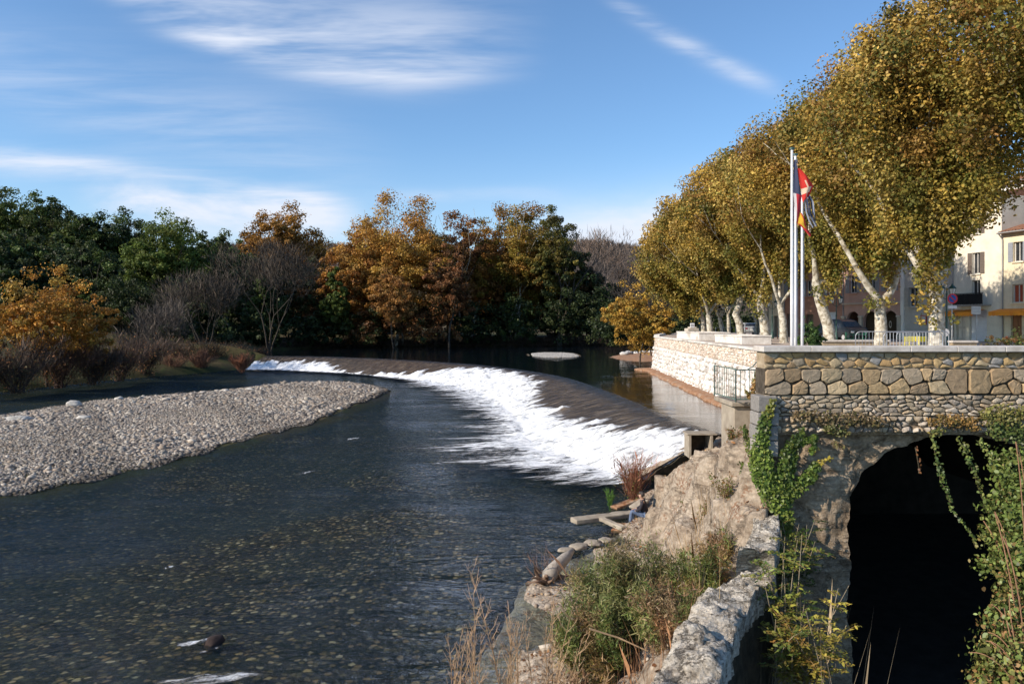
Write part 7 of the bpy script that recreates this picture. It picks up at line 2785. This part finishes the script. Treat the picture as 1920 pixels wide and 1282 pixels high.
def person():
    px_, py_ = 4.60, 26.75
    z0 = max(bank_z(4.85, 27.1), -6.86)
    hipz = -6.58
    root = empty('person', (px_, py_, hipz))
    tag(root, 'person in dark jacket and jeans sitting by the river against the rock', 'person')
    m_noise('skin', (.42, .25, .17), (.50, .31, .22), 8, .6, 0.0)
    m_noise('jacket', (.022, .020, .026), (.040, .036, .044), 9, .85, .3)
    m_noise('jeans', (.07, .10, .17), (.13, .17, .26), 10, .85, .2)
    m_noise('hair', (.035, .028, .024), (.10, .09, .085), 14, .8, .4)
    # local axes: facing -X, slightly towards the water; hips at the origin
    J = [((0, 0, 0), (.15, .13)), ((-.02, 0, .22), (.14, .12)), ((-.06, 0, .42), (.16, .13)), ((-.085, 0, .49), (.07, .07)), ((-.11, 0, .54), (.058, .058)), ((-.14, 0, .615), (.088, .085)), ((-.145, 0, .69), (.085, .08)),
         ((-.06, -.19, .46), .055), ((-.14, -.25, .22), .045), ((-.33, -.14, .12), .034), ((-.40, -.12, .12), (.022, .04)),
         ((-.06, .19, .46), .055), ((-.14, .25, .22), .045), ((-.33, .14, .12), .034), ((-.40, .12, .12), (.022, .04)),
         ((-.06, -.10, -.02), .085), ((-.44, -.13, .12), .065), ((-.50, -.13, -.34), .042), ((-.62, -.14, -.38), (.035, .045)),
         ((-.06, .10, -.02), .085), ((-.42, .14, .10), .065), ((-.44, .15, -.34), .042), ((-.56, .16, -.38), (.035, .045))]
    # fingers: five short chains on each hand
    B = [(0, 1), (1, 2), (2, 3), (3, 4), (4, 5), (5, 6), (2, 7), (7, 8), (8, 9), (9, 10), (2, 11), (11, 12), (12, 13), (13, 14), (0, 15), (15, 16), (16, 17), (17, 18), (0, 19), (19, 20), (20, 21), (21, 22)]
    for hand, sgn in ((10, -1), (14, 1)):
        hx, hy, hz = J[hand][0]
        for k in range(4):
            y_ = hy + (k - 1.5) * .020
            l_ = (.055, .068, .064, .05)[k]
            J.append(((hx - .045, y_, hz + .002), .010)); B.append((hand, len(J) - 1))
            J.append(((hx - .045 - l_ * .6, y_, hz - .018 - .004 * k), .009)); B.append((len(J) - 2, len(J) - 1))
        J.append(((hx + .005, hy - sgn * .04, hz + .015), .010)); B.append((hand, len(J) - 1))
        J.append(((hx - .03, hy - sgn * .055, hz + .005), .009)); B.append((len(J) - 2, len(J) - 1))
    skin_body('body', J, B, M['skin'], root)
    # clothes just outside the body
    jk = [((0, 0, -.02), (.175, .155)), ((-.02, 0, .22), (.165, .145)), ((-.06, 0, .42), (.185, .15)), ((-.085, 0, .51), (.09, .085)),
          ((-.06, -.20, .45), .075), ((-.14, -.26, .22), .062), ((-.31, -.15, .13), .048), ((-.06, .20, .45), .075), ((-.14, .26, .22), .062), ((-.31, .15, .13), .048)]
    skin_body('jacket', jk, [(0, 1), (1, 2), (2, 3), (2, 4), (4, 5), (5, 6), (2, 7), (7, 8), (8, 9)], M['jacket'], root)
    tr_ = [((0, 0, -.02), (.16, .14)), ((-.08, -.10, -.02), .10), ((-.44, -.13, .12), .080), ((-.50, -.13, -.31), .058), ((-.08, .10, -.02), .10), ((-.42, .14, .10), .080), ((-.44, .15, -.31), .058)]
    skin_body('jeans', tr_, [(0, 1), (1, 2), (2, 3), (0, 4), (4, 5), (5, 6)], M['jeans'], root)
    mb = MB()
    import bmesh
    bm = bmesh.new()
    bmesh.ops.create_icosphere(bm, subdivisions=3, radius=1)
    for v in bm.verts:
        c = v.co.copy()
        k = 1 + .08 * fbm(c.x * 4, c.y * 4, c.z * 4, 3)
        v.co = Vector((c.x * .112 * k, c.y * .10 * k, c.z * .115 * k))
    bmesh.ops.delete(bm, geom=[v for v in bm.verts if v.co.x < -.045 and v.co.z < .05], context='VERTS')
    bmesh.ops.delete(bm, geom=[v for v in bm.verts if v.co.z < -.07], context='VERTS')
    me = bpy.data.meshes.new('hair'); bm.to_mesh(me); bm.free()
    o = link('hair', me, M['hair'], root, True); o.location = (-.120, 0, .675)
    mb = MB()
    mb.lathe((0, 0, 0), [(.001, -.015), (.012, -.01), (.014, 0), (.001, .02)], 8)
    n_ = mb.build('nose', M['skin'], root, True); n_.location = (-.235, 0, .655)
    for s in (-1, 1):
        mb = MB(); mb.lathe((0, 0, 0), [(.001, -.03), (.014, -.02), (.018, .01), (.001, .03)], 8)
        e = mb.build('ear', M['skin'], root, True); e.location = (-.13, s * .088, .655)
        mb = MB(); mb.bbox((0, 0, 0), (.20, .085, .07), 0, .025, (.02, .02, .02))
        sh = mb.build('shoe', M['paint'], root, True); sh.location = (-.60 if s < 0 else -.54, s * .15, -.40)
    root.rotation_euler = (0, 0, -.25)
    boulder('seat_rock', (px_ + .18, py_, -6.92), .38, 'low pale rock the seated person rests on', 'rock', (.42, .35, .28), None, .7, 91)


person()
